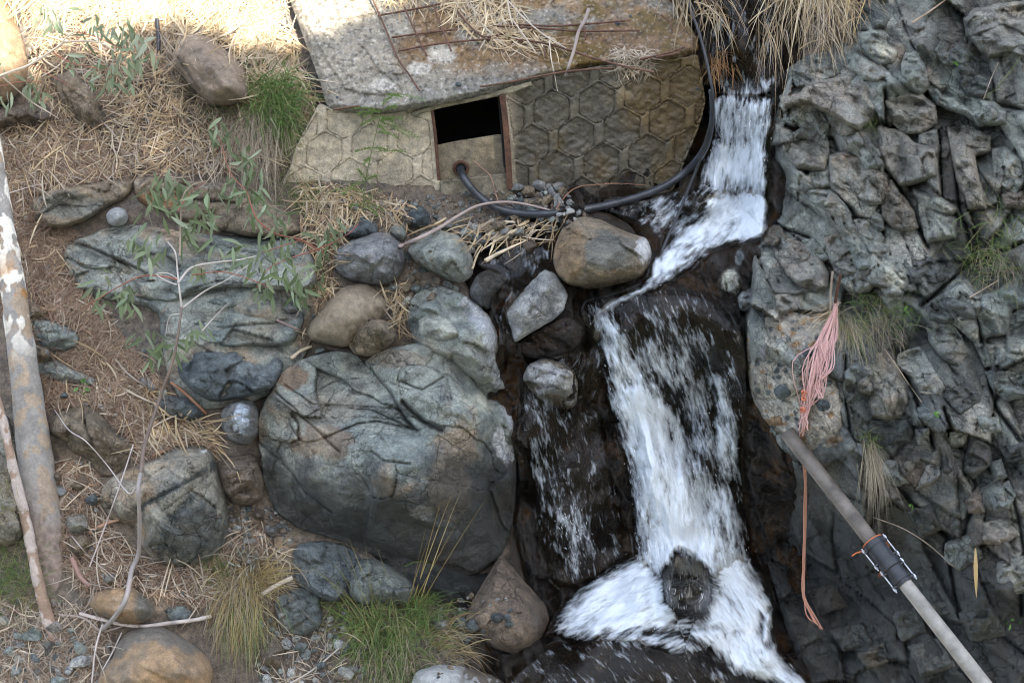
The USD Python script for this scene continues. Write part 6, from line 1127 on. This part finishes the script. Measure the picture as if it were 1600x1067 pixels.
# (b) feathery green plant on the wall
r = np.random.default_rng(44); fp = thing('feathery_plant', 'feathery bright green plant growing in front of the hexagon wall', 'plant')
stemp = curve([(568,335,float(nb(568,335))+.02),(570,290,float(nb(570,290))+.12),(580,240,float(nb(580,240))+.14),(592,190,float(nb(592,190))+.14),(604,140,float(nb(604,140))+.12)], 6); sp = at(stemp)
v, f = tube_mesh(sp, np.linspace(.005, .002, len(sp)), 5); obj('stem', (v, f), 'blade', fp, tint=np.tile([[.14, .18, .06]], (len(v), 1)))
ms = []; 
for k in range(26):
    b = sp[r.integers(2, len(sp))]; d = unit(np.array([r.normal(0, 1), -.3, r.normal(.1, .35)])); L = r.uniform(.10, .34)
    C0 = b + d * L * np.linspace(0, 1, 14)[:, None] + np.array([0, 0, -.25]) * L * (np.linspace(0, 1, 14) ** 2)[:, None]
    n_ = 90; i = r.integers(1, 14, n_); dd = unit(d + r.normal(0, .8, (n_, 3))); LL = r.uniform(.012, .035, n_); tt = np.linspace(0, 1, 3)
    C = C0[i][:, None] + dd[:, None] * (LL[:, None] * tt)[..., None]
    a = ribbons(C, np.tile([[.0014, .0014, .0005]], (n_, 1)), unit(np.cross(dd, [0, -1, .5]))); ms.append((a[0], np.vstack([a[1][:, [0, 1, 2]], a[1][:, [0, 2, 3]]]))); ms.append(tube_mesh(C0, .0012, 3, False))
v, f = join(ms); tag(obj('fronds', (v, f), 'blade', fp, tint=np.tile([[.13, .20, .05]], (len(v), 1)) * r.uniform(.8, 1.2, (len(v), 1))), kind='stuff')

# ------------------------------------------------------------------ leaves
def leaf_mesh(base, d, nrm, L, W, curl=.15):
    d = unit(d); s = unit(np.cross(d, nrm)); u = np.cross(s, d); t = np.array([0, .12, .35, .6, .82, 1.0]); w = np.array([.10, .55, 1.0, .85, .45, .02]) * W * .5
    c = base + d * (L * t)[:, None] + s * (L * curl * np.sin(t * 2.4))[:, None] - u * (L * .12 * t ** 2)[:, None]
    v = np.stack([c - s * w[:, None] + u * w[:, None] * .25, c, c + s * w[:, None] + u * w[:, None] * .25], 1).reshape(-1, 3); fs = []
    for i in range(5):
        for j in range(2): a = i * 3 + j; fs.append([a, a + 1, a + 4, a + 3])
    return v, np.array(fs)
def leaves(parent, clusters, seed, tones, L=(.12, .22), W=(.024, .040), hang=1.0):
    r = np.random.default_rng(seed)
    for x, y, h, cnt, sp in clusters:
        base = P(float(x), float(y), float(nb(x, y)) + h)
        for k in range(int(round(cnt * (1.25 if cnt > 3 and len(clusters) > 8 else 1)))):
            b = base + R * r.normal(0, sp * MPP * .6) + U * r.normal(0, sp * MPP * .6) - D * r.normal(0, .05)
            d = np.array([r.normal(0, .55), -.35 + r.normal(0, .35), -hang + r.normal(0, .5)]); nrm = unit(np.array([r.normal(0, .8), -1, .6 + r.normal(0, .6)]))
            v, f = leaf_mesh(b, d, nrm, r.uniform(*L), r.uniform(*W), r.normal(0, .12))
            tn = np.array(tones[r.integers(len(tones))]) * r.uniform(.8, 1.2)
            obj('leaf', (v, f), 'leaf', parent, smooth=True, tint=np.tile(tn, (len(v), 1)))
def twig(parent, pts, r0, r1, tone, name='branch', k=5, mat='wood'):
    c = at(curve([(x, y, float(nb(x, y)) + h) for x, y, h in pts], k)); v, f = tube_mesh(c, np.linspace(r0, r1, len(c)) * (1.5 if r0 < .008 else 1), 6)
    return obj(name, (v, f), mat, parent, smooth=True, tint=np.tile([tone], (len(v), 1)) * np.random.default_rng(len(c)).uniform(.85, 1.15, (len(v), 1)))
GUM = [(.19,.235,.135),(.15,.195,.105),(.24,.28,.18),(.12,.16,.075)]
PALEW = (.42,.38,.34); REDW = (.26,.10,.07)
sap = thing('gum_sapling', 'slender gum sapling with a bent grey stem and drooping narrow leaves before the ledges', 'sapling')
twig(sap, [(158,985,.02),(178,965,.10),(197,935,.16),(206,890,.24),(217,862,.28),(218,810,.32),(216,765,.36),(220,740,.38)], .021, .016, (.27,.24,.225), 'stem')
twig(sap, [(220,740,.38),(225,700,.40),(237,660,.42),(252,615,.46),(268,570,.48),(277,530,.50),(284,480,.50)], .016, .010, (.15,.115,.095), 'stem')
twig(sap, [(284,482,.50),(280,450,.50),(277,420,.5),(274,395,.5),(262,378,.5)], .009, .005, PALEW)
twig(sap, [(281,400,.5),(282,350,.5),(285,310,.5),(300,290,.52),(322,283,.52)], .005, .003, (.28,.22,.16))
twig(sap, [(278,442,.5),(300,418,.52),(340,410,.54),(375,406,.56),(400,400,.56)], .007, .003, PALEW)
twig(sap, [(284,482,.5),(320,455,.52),(355,437,.54),(388,414,.56)], .008, .003, PALEW)
twig(sap, [(277,437,.5),(255,432,.5),(225,431,.5),(200,440,.5),(165,460,.48),(125,485,.46)], .005, .002, REDW)
twig(sap, [(276,445,.5),(258,438,.5),(245,428,.5),(262,427,.5),(277,435,.5)], .004, .003, PALEW)
twig(sap, [(284,490,.5),(265,495,.48),(258,525,.44)], .004, .002, PALEW); twig(sap, [(315,518,.46),(340,490,.5),(358,473,.5)], .004, .002, PALEW)
twig(sap, [(300,430,.5),(350,425,.54),(400,440,.56),(420,450,.56)], .003, .002, REDW); twig(sap, [(278,330,.5),(298,300,.5),(320,285,.5)], .003, .002, REDW)
twig(sap, [(212,762,.3),(200,770,.26),(170,730,.2),(135,690,.14),(108,672,.1),(85,640,.05)], .004, .0025, (.40,.36,.34))
leaves(sap, [(240,285,.50,7,20),(262,275,.52,9,18),(285,290,.52,8,16),(245,300,.5,5,14),(300,318,.5,9,18),(318,335,.5,8,16),(265,335,.5,6,16),(235,330,.5,4,12),(290,355,.5,8,16),(212,385,.48,6,14),(232,380,.5,5,14),(245,392,.5,4,12),(310,420,.5,6,14),(160,440,.45,5,14),(200,455,.46,8,16),(205,470,.46,5,12),(150,480,.42,4,12),(310,520,.46,7,18),(250,545,.46,9,16),(228,520,.44,6,14),(265,535,.46,5,12),(370,395,.55,6,14),(345,380,.54,5,12),(330,300,.52,5,12)], 5, GUM)
sap2 = thing('gum_sapling', 'leafy drooping gum branches hanging over the ledges left of the round purple boulder', 'sapling')
twig(sap2, [(505,395,.20),(470,375,.34),(430,365,.42),(400,340,.46),(385,300,.48),(360,270,.48),(340,205,.46)], .005, .002, REDW); twig(sap2, [(520,380,.2),(480,395,.34),(450,405,.4),(420,420,.44),(400,450,.44)], .004, .002, REDW); twig(sap2, [(470,375,.34),(440,385,.4),(410,395,.44)], .003, .002, REDW); twig(sap2, [(560,350,.2),(545,365,.24),(520,380,.26)], .003, .002, REDW)
leaves(sap2, [(375,240,.46,6,16),(352,215,.46,7,16),(335,195,.46,5,14),(395,265,.46,7,16),(360,285,.48,8,18),(385,300,.48,9,18),(410,310,.46,7,16),(415,335,.46,8,18),(440,345,.42,8,16),(455,365,.4,6,14),(420,385,.44,9,18),(440,405,.42,9,18),(405,410,.44,6,14),(425,430,.44,8,18),(455,430,.4,7,16),(475,420,.34,5,14),(460,460,.38,5,14),(410,455,.42,6,14),(500,400,.26,6,14),(510,370,.22,7,16),(530,355,.22,5,14),(500,435,.24,5,14),(405,280,.46,5,12),(470,450,.3,4,10)], 6, GUM, L=(.10, .19), W=(.022, .036))
top = thing('gum_branch', 'pale gum branch with pinkish twigs and long leaves reaching in at the upper left corner', 'branch')
twig(top, [(-60,150,.5),(0,119,.6),(45,102,.66),(88,75,.7),(105,58,.72),(125,45,.74)], .013, .005, (.55,.47,.36)); twig(top, [(90,74,.7),(105,66,.7),(130,65,.72),(155,67,.72),(180,80,.7)], .006, .003, (.52,.42,.34)); twig(top, [(0,118,.6),(20,135,.6),(50,160,.58),(75,175,.56),(92,186,.54)], .005, .002, (.42,.35,.28)); twig(top, [(50,100,.66),(80,118,.64),(110,135,.6)], .003, .0015, (.34,.14,.10)); twig(top, [(82,82,.7),(110,98,.68),(140,105,.66),(175,108,.66)], .003, .0015, (.34,.14,.10)); twig(top, [(-40,140,.5),(0,135,.54),(30,128,.56),(68,128,.56)], .003, .0015, (.34,.14,.10)); twig(top, [(120,50,.72),(150,58,.7),(185,75,.7),(215,85,.7)], .003, .0015, (.34,.14,.10))
leaves(top, [(75,10,.7,6,12),(85,30,.7,4,8),(65,25,.7,3,6),(100,8,.7,3,10),(150,35,.72,6,14),(165,50,.72,5,14),(185,45,.72,5,14),(205,35,.72,6,14),(215,60,.7,6,14),(235,75,.7,6,12),(200,80,.7,6,14),(215,95,.68,6,14),(170,100,.66,6,14),(145,110,.66,5,14),(185,115,.66,5,14),(175,130,.64,5,14),(200,120,.64,5,14),(120,95,.66,4,12),(45,135,.58,6,12),(60,150,.56,4,10),(5,145,.56,4,10),(0,100,.6,3,8),(42,128,.58,3,8),(140,50,.7,4,10)], 7, [(.26,.31,.21),(.21,.26,.165),(.30,.34,.25),(.16,.21,.12)], L=(.09, .18), W=(.022, .036))
for nm, lab, pts, sd in (('seedling', 'tiny bright green seedling at the right edge of the dark lower cliff', [(1586,967,.06,7,7)], 8), ('seedling', 'tiny green seedling on the upper cliff beside the cracked blocks', [(1492,98,.06,5,6)], 9), ('seedling', 'tiny green rosette below the lit block on the cliff', [(1468,645,.05,5,6)], 10), ('seedling', 'small green clover like weed beside the cliff tuft', [(1415,485,.06,6,8)], 11),
                         ('seedling', 'small green weed in the needles right of the pale trunk', [(135,602,.05,9,9)], 12), ('seedling', 'long leaved green weed on the lower cliff left of the pale pyramid stone', [(1415,785,.05,3,6)], 13), ('seedling', 'tiny green sprout in a crack on the biggest boulder', [(585,580,.02,3,3)], 14)):
    t = thing(nm, lab, 'seedling'); leaves(t, pts, sd, [(.10,.22,.04),(.08,.18,.035)], L=(.025, .06), W=(.014, .028), hang=.1)
herb = thing('silvery_herb', 'silvery grey leaved herb above the dry yellow grass', 'herb'); leaves(herb, [(372,870,.05,10,14),(392,885,.06,8,12),(358,882,.05,6,10)], 15, [(.34,.38,.33),(.28,.32,.27)], L=(.04, .08), W=(.008, .014), hang=.1)
h2 = thing('dry_leaf_blade', 'single curved pale reed leaf hanging on the lower right cliff', 'dry leaf'); v, f = leaf_mesh(P(1524., 855., float(nb(1524, 855)) + .08), P(1529., 928., float(nb(1529, 928)) + .06) - P(1524., 855., float(nb(1524, 855)) + .08), -D, .40, .035, .02); obj('blade', (v, f), 'straw', h2, tint=np.tile([[.45, .33, .16]], (len(v), 1)))

# ------------------------------------------------------------------ tree trunk at the left, second stem
def trunk(name, pts, radii, label, tone_fn, sides=26, seed=1, k=14, rough=.012):
    c = at(curve(pts, k)); rr = np.interp(np.linspace(0, 1, len(c)), np.linspace(0, 1, len(radii)), radii)
    v, f = tube_mesh(c, rr, sides); ax = np.repeat(c, sides, 0); ax = np.vstack([ax, c[0], c[-1]]); yy = np.concatenate([np.repeat(np.linspace(0, 1, len(c)), sides), [0, 1]])
    d = unit(v - ax + 1e-9); v = v + d * (rough * (fbm(v * [9, 9, 3], 4, seed) - .5) * 2)[:, None]
    col, extra = tone_fn(v, yy, d); v = v + d * extra[:, None]
    return v, f, col
def bark_main(v, yy, d):
    o = np.array([1.0, 1.0, .42])
    base = np.array([.25, .235, .215]) * (.6 + .8 * fbm(v * 6, 4, 2)[:, None])
    white = sstep(.465, .48, fbm(v * o * 9 + 3, 5, 5))[:, None] * (1 - sstep(.42, .50, yy))[:, None]; tan = sstep(.54, .555, fbm(v * o * 10 + 11, 5, 6))[:, None]
    col = base * (1 - tan) + np.array([.31, .245, .18]) * tan; col = col * (1 - white) + np.array([.64, .61, .54]) * white
    og = (np.exp(-((yy - .36) / .05) ** 2) * sstep(.5, .6, fbm(v * 9, 3, 8)))[:, None]; col = col * (1 - og) + np.array([.32, .16, .05]) * og
    low = sstep(.66, .80, yy + .25 * (fbm(v * 4, 3, 9) - .5))
    fib = ridged(v * np.array([24, 24, 2.6]) + fbm(v * 5, 2, 3)[:, None], 7)
    brk = np.array([.19, .15, .125])[None] * (.45 + .85 * fib[:, None]); col = col * (1 - low[:, None]) + brk * low[:, None]
    return col, low * .020 * (fib - .4) + .004 * white[:, 0]
v, f, col = trunk('t', [(-22,150,.75),(0,300,.62),(18,430,.50),(38,580,.36),(58,740,.20),(74,860,.08),(80,935,-.05)], [.05,.066,.09,.115,.14,.152,.19], '', bark_main, 72, 3, 60)
tree = thing('gum_tree', 'pale mottled gum tree trunk with rough grey bark at its foot, at the left edge', 'tree'); obj('trunk', (v, f), 'bark', tree, smooth=True, tint=col)
def bark_thin(v, yy, d):
    base = np.array([.40, .34, .30]) * (.8 + .4 * fbm(v * 8, 4, 2)[:, None]); tan = sstep(.50, .53, fbm(v * np.array([1, 1, .4]) * 11, 4, 6))[:, None]
    col = base * (1 - tan) + np.array([.27, .19, .14]) * tan; low = sstep(.80, .84, yy + .1 * (fbm(v * 9, 3, 9) - .5))[:, None]
    col = col * (1 - low) + np.array([.13, .050, .025]) * low; return col, -.004 * tan[:, 0]
v, f, col = trunk('t', [(-30,560,.60),(-2,630,.54),(20,730,.44),(42,820,.36),(58,900,.28),(76,970,.18),(92,1030,.10),(100,1110,.02)], [.028,.032,.037,.042,.047,.052,.056,.055], '', bark_thin, 40, 4, 36, .006)
tree2 = thing('gum_tree', 'thin second gum stem with a bare red brown foot in front of the pale trunk', 'tree'); obj('trunk', (v, f), 'bark', tree2, smooth=True, tint=col)
v, f, col = trunk('t', [(76,975,.19),(95,990,.14),(108,1030,.08),(112,1060,.04)], [.03,.035,.03,.02], '', lambda v, y, d: (np.tile([[.30,.27,.25]], (len(v), 1)), y * 0), 10, 5, 8, .004); obj('stump', (v, f), 'bark', tree2, smooth=True, tint=col)

# ------------------------------------------------------------------ sticks
def stick(label, pts, r0, r1, tone, name='stick', up=.02, cat='stick'):
    c = on(curve([(p[0], p[1], p[2] if len(p) > 2 else up) for p in pts], 7)); rr = np.linspace(r0, r1, len(c)) * (1 + .14 * (fbm(np.column_stack([np.arange(len(c)) * .6, np.full((len(c), 2), pts[0][0])]), 2, 3) - .5) * 2)
    v, f = tube_mesh(c, rr, 8); tn = np.array(tone) * (.75 + .5 * fbm(v * 14, 3, 4))[:, None]
    tag(obj(name, (v, f), 'wood', smooth=True, tint=tn), label, cat)
stick('long pale driftwood branch lying over the green grey boulder towards the hose', [(625,385,.10),(660,370,.14),(690,354,.16),(715,338,.20),(745,322,.20),(780,316,.16),(815,318,.12),(865,330,.10)], .017, .008, (.34,.27,.24), 'driftwood_branch')
stick('thin reddish root curling beside the hose below the opening', [(740,252,.04),(752,262,.06),(766,275,.08),(772,295,.1),(778,314,.1)], .006, .004, (.30,.19,.14), 'root', cat='root')
stick('thin reddish root over the grey stones right of the hose', [(865,333,.08),(885,305,.06),(905,292,.06),(940,288,.05),(970,287,.05),(1010,290,.04)], .006, .003, (.26,.14,.09), 'root', cat='root')
stick('pale flat wood splinter at the edge of the small pool', [(758,408,.06),(775,398,.06),(800,386,.05),(822,376,.05)], .020, .006, (.58,.48,.34), 'wood_splinter')
stick('thick grey crooked stick standing on the slab edge', [(920,14,.16),(914,32,.15),(904,50,.13),(898,75,.11),(890,100,.09),(884,119,.05)], .017, .012, (.27,.22,.20))
stick('thin pale straw stalk slanting over the bars on the slab', [(775,-20,.12),(815,25,.12),(850,55,.12),(885,76,.1)], .007, .005, (.42,.36,.30)); stick('second pale stalk left of the crooked stick', [(800,30,.1),(825,65,.1),(838,84,.08)], .006, .005, (.44,.37,.29)); stick('straight pale stalk hanging over the slab edge onto the wall', [(858,58,.1),(861,90,.1),(868,125,.06),(871,143,.05)], .005, .003, (.48,.42,.34))
stick('short thick bleached stick pointing out of the yellow grass', [(410,928,.10),(430,915,.14),(457,902,.18)], .018, .016, (.50,.43,.36)); stick('long white driftwood stick in front of the orange boulder', [(124,958,.03),(150,965,.04),(190,975,.05),(225,978,.05),(265,973,.07),(305,968,.07),(330,962,.05)], .014, .016, (.48,.42,.38), 'driftwood_stick'); stick('slanting grey stick crossing below the white driftwood stick', [(92,960,.02),(130,965,.03),(160,985,.03),(200,975,.03)], .010, .007, (.32,.27,.24))
stick('thin white stick leaning on the big veined rock', [(140,885,.05),(165,820,.12),(190,750,.2),(208,695,.26)], .006, .005, (.46,.40,.37)); stick('thin grey stick sloping down from the trunk foot', [(110,835,.03),(140,870,.04),(170,895,.04),(184,910,.04)], .005, .005, (.38,.32,.29)); stick('white thin stick beside the foot of the sapling', [(160,975,.08),(150,1010,.06),(145,1050,.05),(142,1080,.05)], .008, .006, (.48,.43,.40)); stick('short white stick left of the big tan boulder', [(190,988,.06),(175,1020,.05),(160,1046,.04)], .006, .005, (.50,.45,.42))
stick('white twig lying across needles at the left edge above the ledge', [(0,307,.04),(30,297,.04),(55,290,.04),(76,287,.04)], .005, .003, (.50,.44,.40)); stick('reddish strip of bark in the needles by the dark low rock', [(268,598,.03),(290,615,.04),(312,636,.04),(322,646,.04)], .014, .010, (.32,.17,.10), 'bark_strip'); stick('brown curved strip of bark above the big veined rock', [(238,712,.04),(258,704,.05),(275,692,.05)], .010, .006, (.28,.15,.09), 'bark_strip'); stick('peeled curl of pale bark at the foot of the trunk', [(112,870,.03),(125,900,.03),(140,915,.04)], .024, .014, (.30,.19,.16), 'bark_strip'); stick('tan strip of bark below the sapling bend', [(140,832,.03),(165,818,.04),(185,812,.04)], .018, .010, (.36,.22,.15), 'bark_strip')
stick('long grey stick at the bottom edge left of the green tuft', [(445,1072,.05),(490,1045,.06),(530,1012,.08)], .007, .006, (.36,.32,.28)); stick('dark straight stick in straw at the left of the smooth tan boulder', [(432,500,.04),(450,508,.05),(470,517,.05)], .010, .008, (.26,.19,.17)); stick('pale flat reed leaf lying beside the angular tan block', [(455,560,.05),(470,548,.05),(487,541,.05)], .016, .012, (.50,.42,.30), 'wood_splinter'); stick('pale bent reed leaf in front of the green grey boulder', [(738,420,.04),(745,400,.05),(754,385,.05)], .012, .006, (.44,.36,.24), 'wood_splinter'); stick('thin dry stem arching over the lower cliff right of the pipe', [(1365,808,.1),(1410,825,.12),(1450,850,.12),(1490,885,.1)], .004, .003, (.34,.29,.24)); stick('dry brown stalk on the cliff top leaning right', [(1425,36,.06),(1450,20,.1),(1478,0,.14)], .008, .006, (.36,.27,.20)); stick('thin forked green stem on the right cliff', [(1537,155,.05),(1560,135,.1),(1580,110,.14),(1598,85,.16)], .004, .003, (.16,.19,.08)); stick('pale dry stalk leaning on the right cliff', [(1537,155,.05),(1548,125,.1),(1560,98,.12)], .004, .003, (.42,.36,.30)); stick('dry stem on the cliff below the grass at the right edge', [(1515,465,.06),(1540,450,.08),(1560,438,.08)], .006, .005, (.36,.29,.22)); stick('long dry grass stem trailing down the cliff right of the lit block', [(1382,545,.08),(1400,570,.1),(1420,600,.1),(1440,628,.08)], .004, .003, (.34,.28,.2))

# ------------------------------------------------------------------ pebbles
r = np.random.default_rng(91); PEB = []
def pebbles(poly, cnt, rad, kinds, label, group, seed, sep=1.5):
    rr = np.random.default_rng(seed); placed = []
    p = scatter(poly, cnt * 8, seed, rock_keep=.25); 
    for x, y in p:
        if len(placed) >= cnt: break
        a = rad[0] * (rad[1] / rad[0]) ** rr.uniform()
        if any((x - u) ** 2 + (y - w) ** 2 < (sep * .5 * (a + b)) ** 2 for u, w, b in placed): continue
        placed.append((x, y, a))
    for x, y, a in placed:
        m = trimesh.creation.icosphere(2, 1.0); v = m.vertices.copy(); o = rr.uniform(0, 50, 3)
        for _ in range(6):
            d = unit(rr.normal(0, 1, 3)); h = rr.uniform(.42, .8); s = v @ d; v -= d * np.maximum(s - h, 0)[:, None]
        v = v * (1 + .16 * (fbm(v * 1.4 + o, 3, 5) - .5)[:, None]); v *= a * MPP * rr.uniform(.75, 1.15, 3) * [1.1, 1, .75]
        th = rr.uniform(0, 6.28); Rm = trimesh.transformations.euler_matrix(rr.normal(0, .4) + SL, rr.normal(0, .4), th, 'szyx')[:3, :3]; v = v @ Rm.T
        v = v + P(x, y, float(nb(x, y)) + a * MPP * .35)
        k = kinds[rr.integers(len(kinds))]; col = stone_tint(v, k, rr.integers(50)); wv = float(wetness(np.array([x]), np.array([y]))[0]) * .8
        tag(obj('pebble', (v, m.faces), 'rock', smooth=True, tint=col, wet=np.full(len(v), wv)), label, 'pebble', group)
        pp = np.array([(x + a * .8 * math.cos(t), y + a * .8 * math.sin(t)) for t in np.linspace(0, 6.28, 9)[:-1]] + [(x, y)]); put(pp, np.append(np.full(8, float(nb(x, y))), float(nb(x, y)) + a * MPP * .8), 1)
pebbles([(800,290),(925,285),(920,330),(870,345),(790,345),(740,400),(720,360),(800,345)], 58, (5, 15), ['grey','bluegrey','tan','slate','grey'], 'pebble on the gravel between the wall opening and the stream', 'pebbles below the wall opening', 1, 1.25)
pebbles([(635,430),(700,440),(760,500),(740,480),(650,460),(630,480)], 14, (5, 12), ['grey','tan','greygreen'], 'small pebble wedged between the middle boulders', 'pebbles between the middle boulders', 2)
pebbles([(540,300),(640,315),(640,345),(560,340)], 26, (4, 10), ['grey','slate','tan'], 'small pebble at the foot of the dry concrete wall', 'pebbles at the dry wall foot', 3)
pebbles([(-40,960),(130,980),(150,1100),(-40,1100)], 34, (5, 15), ['bluegrey','grey','slate','greygreen'], 'greyish pebble among dry litter in the bottom left corner', 'pebbles in the bottom left corner', 4)
pebbles([(340,790),(430,790),(455,850),(380,860)], 22, (4, 13), ['grey','brown','slate'], 'small pebble in the hollow left of the biggest boulder', 'pebbles in the hollow by the biggest boulder', 5)
pebbles([(400,960),(520,950),(570,1080),(420,1080)], 30, (4, 13), ['grey','brown','bluegrey','pale'], 'pebble between the yellow grass and the large green tuft', 'pebbles between the two big tufts', 6)
pebbles([(100,570),(260,600),(330,720),(230,720),(190,690),(100,640)], 26, (3, 9), ['grey','tan','bluegrey'], 'small pebble in the brown needles of the left bank', 'pebbles in the left needles', 7, 2)
pebbles([(60,730),(150,730),(210,880),(110,880)], 18, (4, 13), ['grey','tan','brown'], 'pebble in litter right of the trunk foot', 'pebbles by the trunk foot', 8)
pebbles([(720,960),(870,960),(820,1040),(720,1040)], 14, (6, 16), ['slate','brown','cliff_dark'], 'dark damp stone between the brown wedge boulder and the green tuft', 'damp stones by the wedge boulder', 9)

# ------------------------------------------------------------------ fine gravel and broken bits on the left bank
r = np.random.default_rng(123); V, F, T, k = [], [], [], 0; ico = trimesh.creation.icosphere(1, 1.0)
for poly, cnt, rad in ((LEFT, 420, (1.5, 4.5)), (LOWL, 330, (1.5, 5)), (BOTL, 320, (1.5, 5.5)), (MID, 160, (1.5, 4.5)), ([(630,310),(930,285),(930,340),(870,360),(720,390),(640,440),(620,350)], 330, (1.5, 5)), ([(400,950),(560,950),(600,1090),(400,1090)], 260, (1.5, 5.5)), ([(330,790),(440,790),(470,870),(360,870)], 200, (1.5, 5)), ([(690,930),(860,930),(860,1060),(680,1060)], 120, (2, 6))):
    for x, y in scatter(poly, cnt, 900 + cnt, rock_keep=.10):
        a = rad[0] * (rad[1] / rad[0]) ** r.uniform(); v = ico.vertices * r.uniform(.6, 1.2, 3) + r.normal(0, .10, (42, 3)); v = v * a * MPP @ trimesh.transformations.random_rotation_matrix(r.uniform(size=3))[:3, :3] + P(x, y, float(nb(x, y)) + a * MPP * .25)
        c = np.array([(.20,.20,.19),(.13,.15,.15),(.24,.19,.14),(.30,.29,.27),(.16,.13,.10)])[r.integers(5)] * r.uniform(.7, 1.2)
        V.append(v); F.append(ico.faces + k); T.append(np.tile(c, (42, 1))); k += 42
tag(obj('gravel', (np.vstack(V), np.vstack(F)), 'rock', tint=np.vstack(T), wet=np.zeros(k)), 'fine grey and tan gravel strewn over the left bank', 'gravel', kind='stuff')
# angular rubble between the boulders of the left bank
RUB = [((455,480),14),((650,452),9),((668,448),8),((690,455),7),((615,450),9),((640,345),10),((700,352),9),((725,362),10),((745,372),8),((780,352),11),((812,362),9),((828,385),12),((790,362),8),((500,548),9),((420,610),8),((330,770),9),((345,815),10),((405,805),11),((425,830),9),((388,835),8),((145,780),11),((120,760),9),((170,905),10),((210,895),8),((440,960),9),((470,1010),11),((500,1040),9),((530,1060),8),((690,975),12),((715,1005),10),((845,1025),12),((60,610),9),((100,618),8),((250,650),8),((70,720),10),((90,745),8)]
WHERE = ['angular rubble stone wedged among boulders and litter of the left bank']
for k, ((x, y), a) in enumerate(RUB):
    rr = np.random.default_rng(700 + k); m_ = rr.integers(5, 8); th_ = np.sort(rr.uniform(0, 6.28, m_)) * .4 + np.linspace(0, 6.28, m_, endpoint=False) * .6 + rr.uniform(0, 6)
    poly = [(x + a * rr.uniform(.8, 1.35) * math.cos(t), y + a * rr.uniform(.65, 1.05) * math.sin(t)) for t in th_]
    if not shapely.Polygon(poly).is_valid: poly = list(shapely.Polygon(poly).convex_hull.exterior.coords)[:-1]
    add_stone('rubble_stone', poly, ['grey', 'bluegrey', 'slate', 'tan', 'greygreen', 'brown'][k % 6], WHERE[0], 'stone', group='rubble stones between the boulders of the left bank', seed=700 + k, H=.05 + a * .009, lift=.03, step=2.2, ang=.9, edge=2.5, nin=2, frac=.8, rnd=.12, wob=.6, base=lambda p_, q_: nb(p_, q_) * 0 + nmac(p_, q_) + .02)
# ------------------------------------------------------------------ an unseen tree, its crown shaped to shade all but the lit corner
r = np.random.default_rng(55)
LIT = [(-400,-500),(1000,-500),(790,-150),(640,-10),(540,60),(480,75),(415,66),(385,92),(345,62),(250,44),(180,80),(100,90),(60,120),(0,140),(-60,160),(-400,230)]
q = r.uniform([-350, -420], [1950, 1350], (36000, 2)); q = q[~inside(q, LIT)]
q = q + 0
cen = P(q[:, 0], q[:, 1], .1) + SUN * (20.0 + 3.2 * (fbm(np.column_stack([q / 260.0, q[:, 0] * 0]), 3, 3) - .5) + r.normal(0, .7, len(q)))[:, None]
N = len(cen); a = unit(r.normal(0, 1, (N, 3))); b = unit(np.cross(a, r.normal(0, 1, (N, 3)))); ok = (np.linalg.norm(cen - CAM, axis=1) > 4.5); cen = cen[ok]; a = a[ok]; b = b[ok]; N = len(cen); s = r.uniform(.08, .18, (N, 1))
v = np.stack([cen - a * s * 1.5, cen - b * s * .6, cen + a * s * 1.5, cen + b * s * .6], 1).reshape(-1, 3); f = np.arange(N * 4).reshape(N, 4)
shade = thing('shade_tree', 'tall unseen leafy tree with its crown shaped to shade the stream', 'tree')
obj('crown', (v, f), 'canopy_leaf', shade)
cc = cen.mean(0); tb = np.array([cc[0] + 7.0, cc[1] + 1.0, -3.0])
obj('trunk', tube_mesh(curve([tb, tb + [-.3, 0, 5], tb * .4 + cc * .6 + [0, 0, -.5], cc], 6), np.linspace(.35, .10, 19), 12), 'hill_cover', shade, smooth=True)
for k in range(7):
    e = cen[r.integers(N)]; obj('limb', tube_mesh(np.array([tb * .4 + cc * .6 + [0, 0, -.5], (cc + e) / 2 + [0, 0, .3], e]), [.12, .08, .03], 8), 'hill_cover', shade, smooth=True)
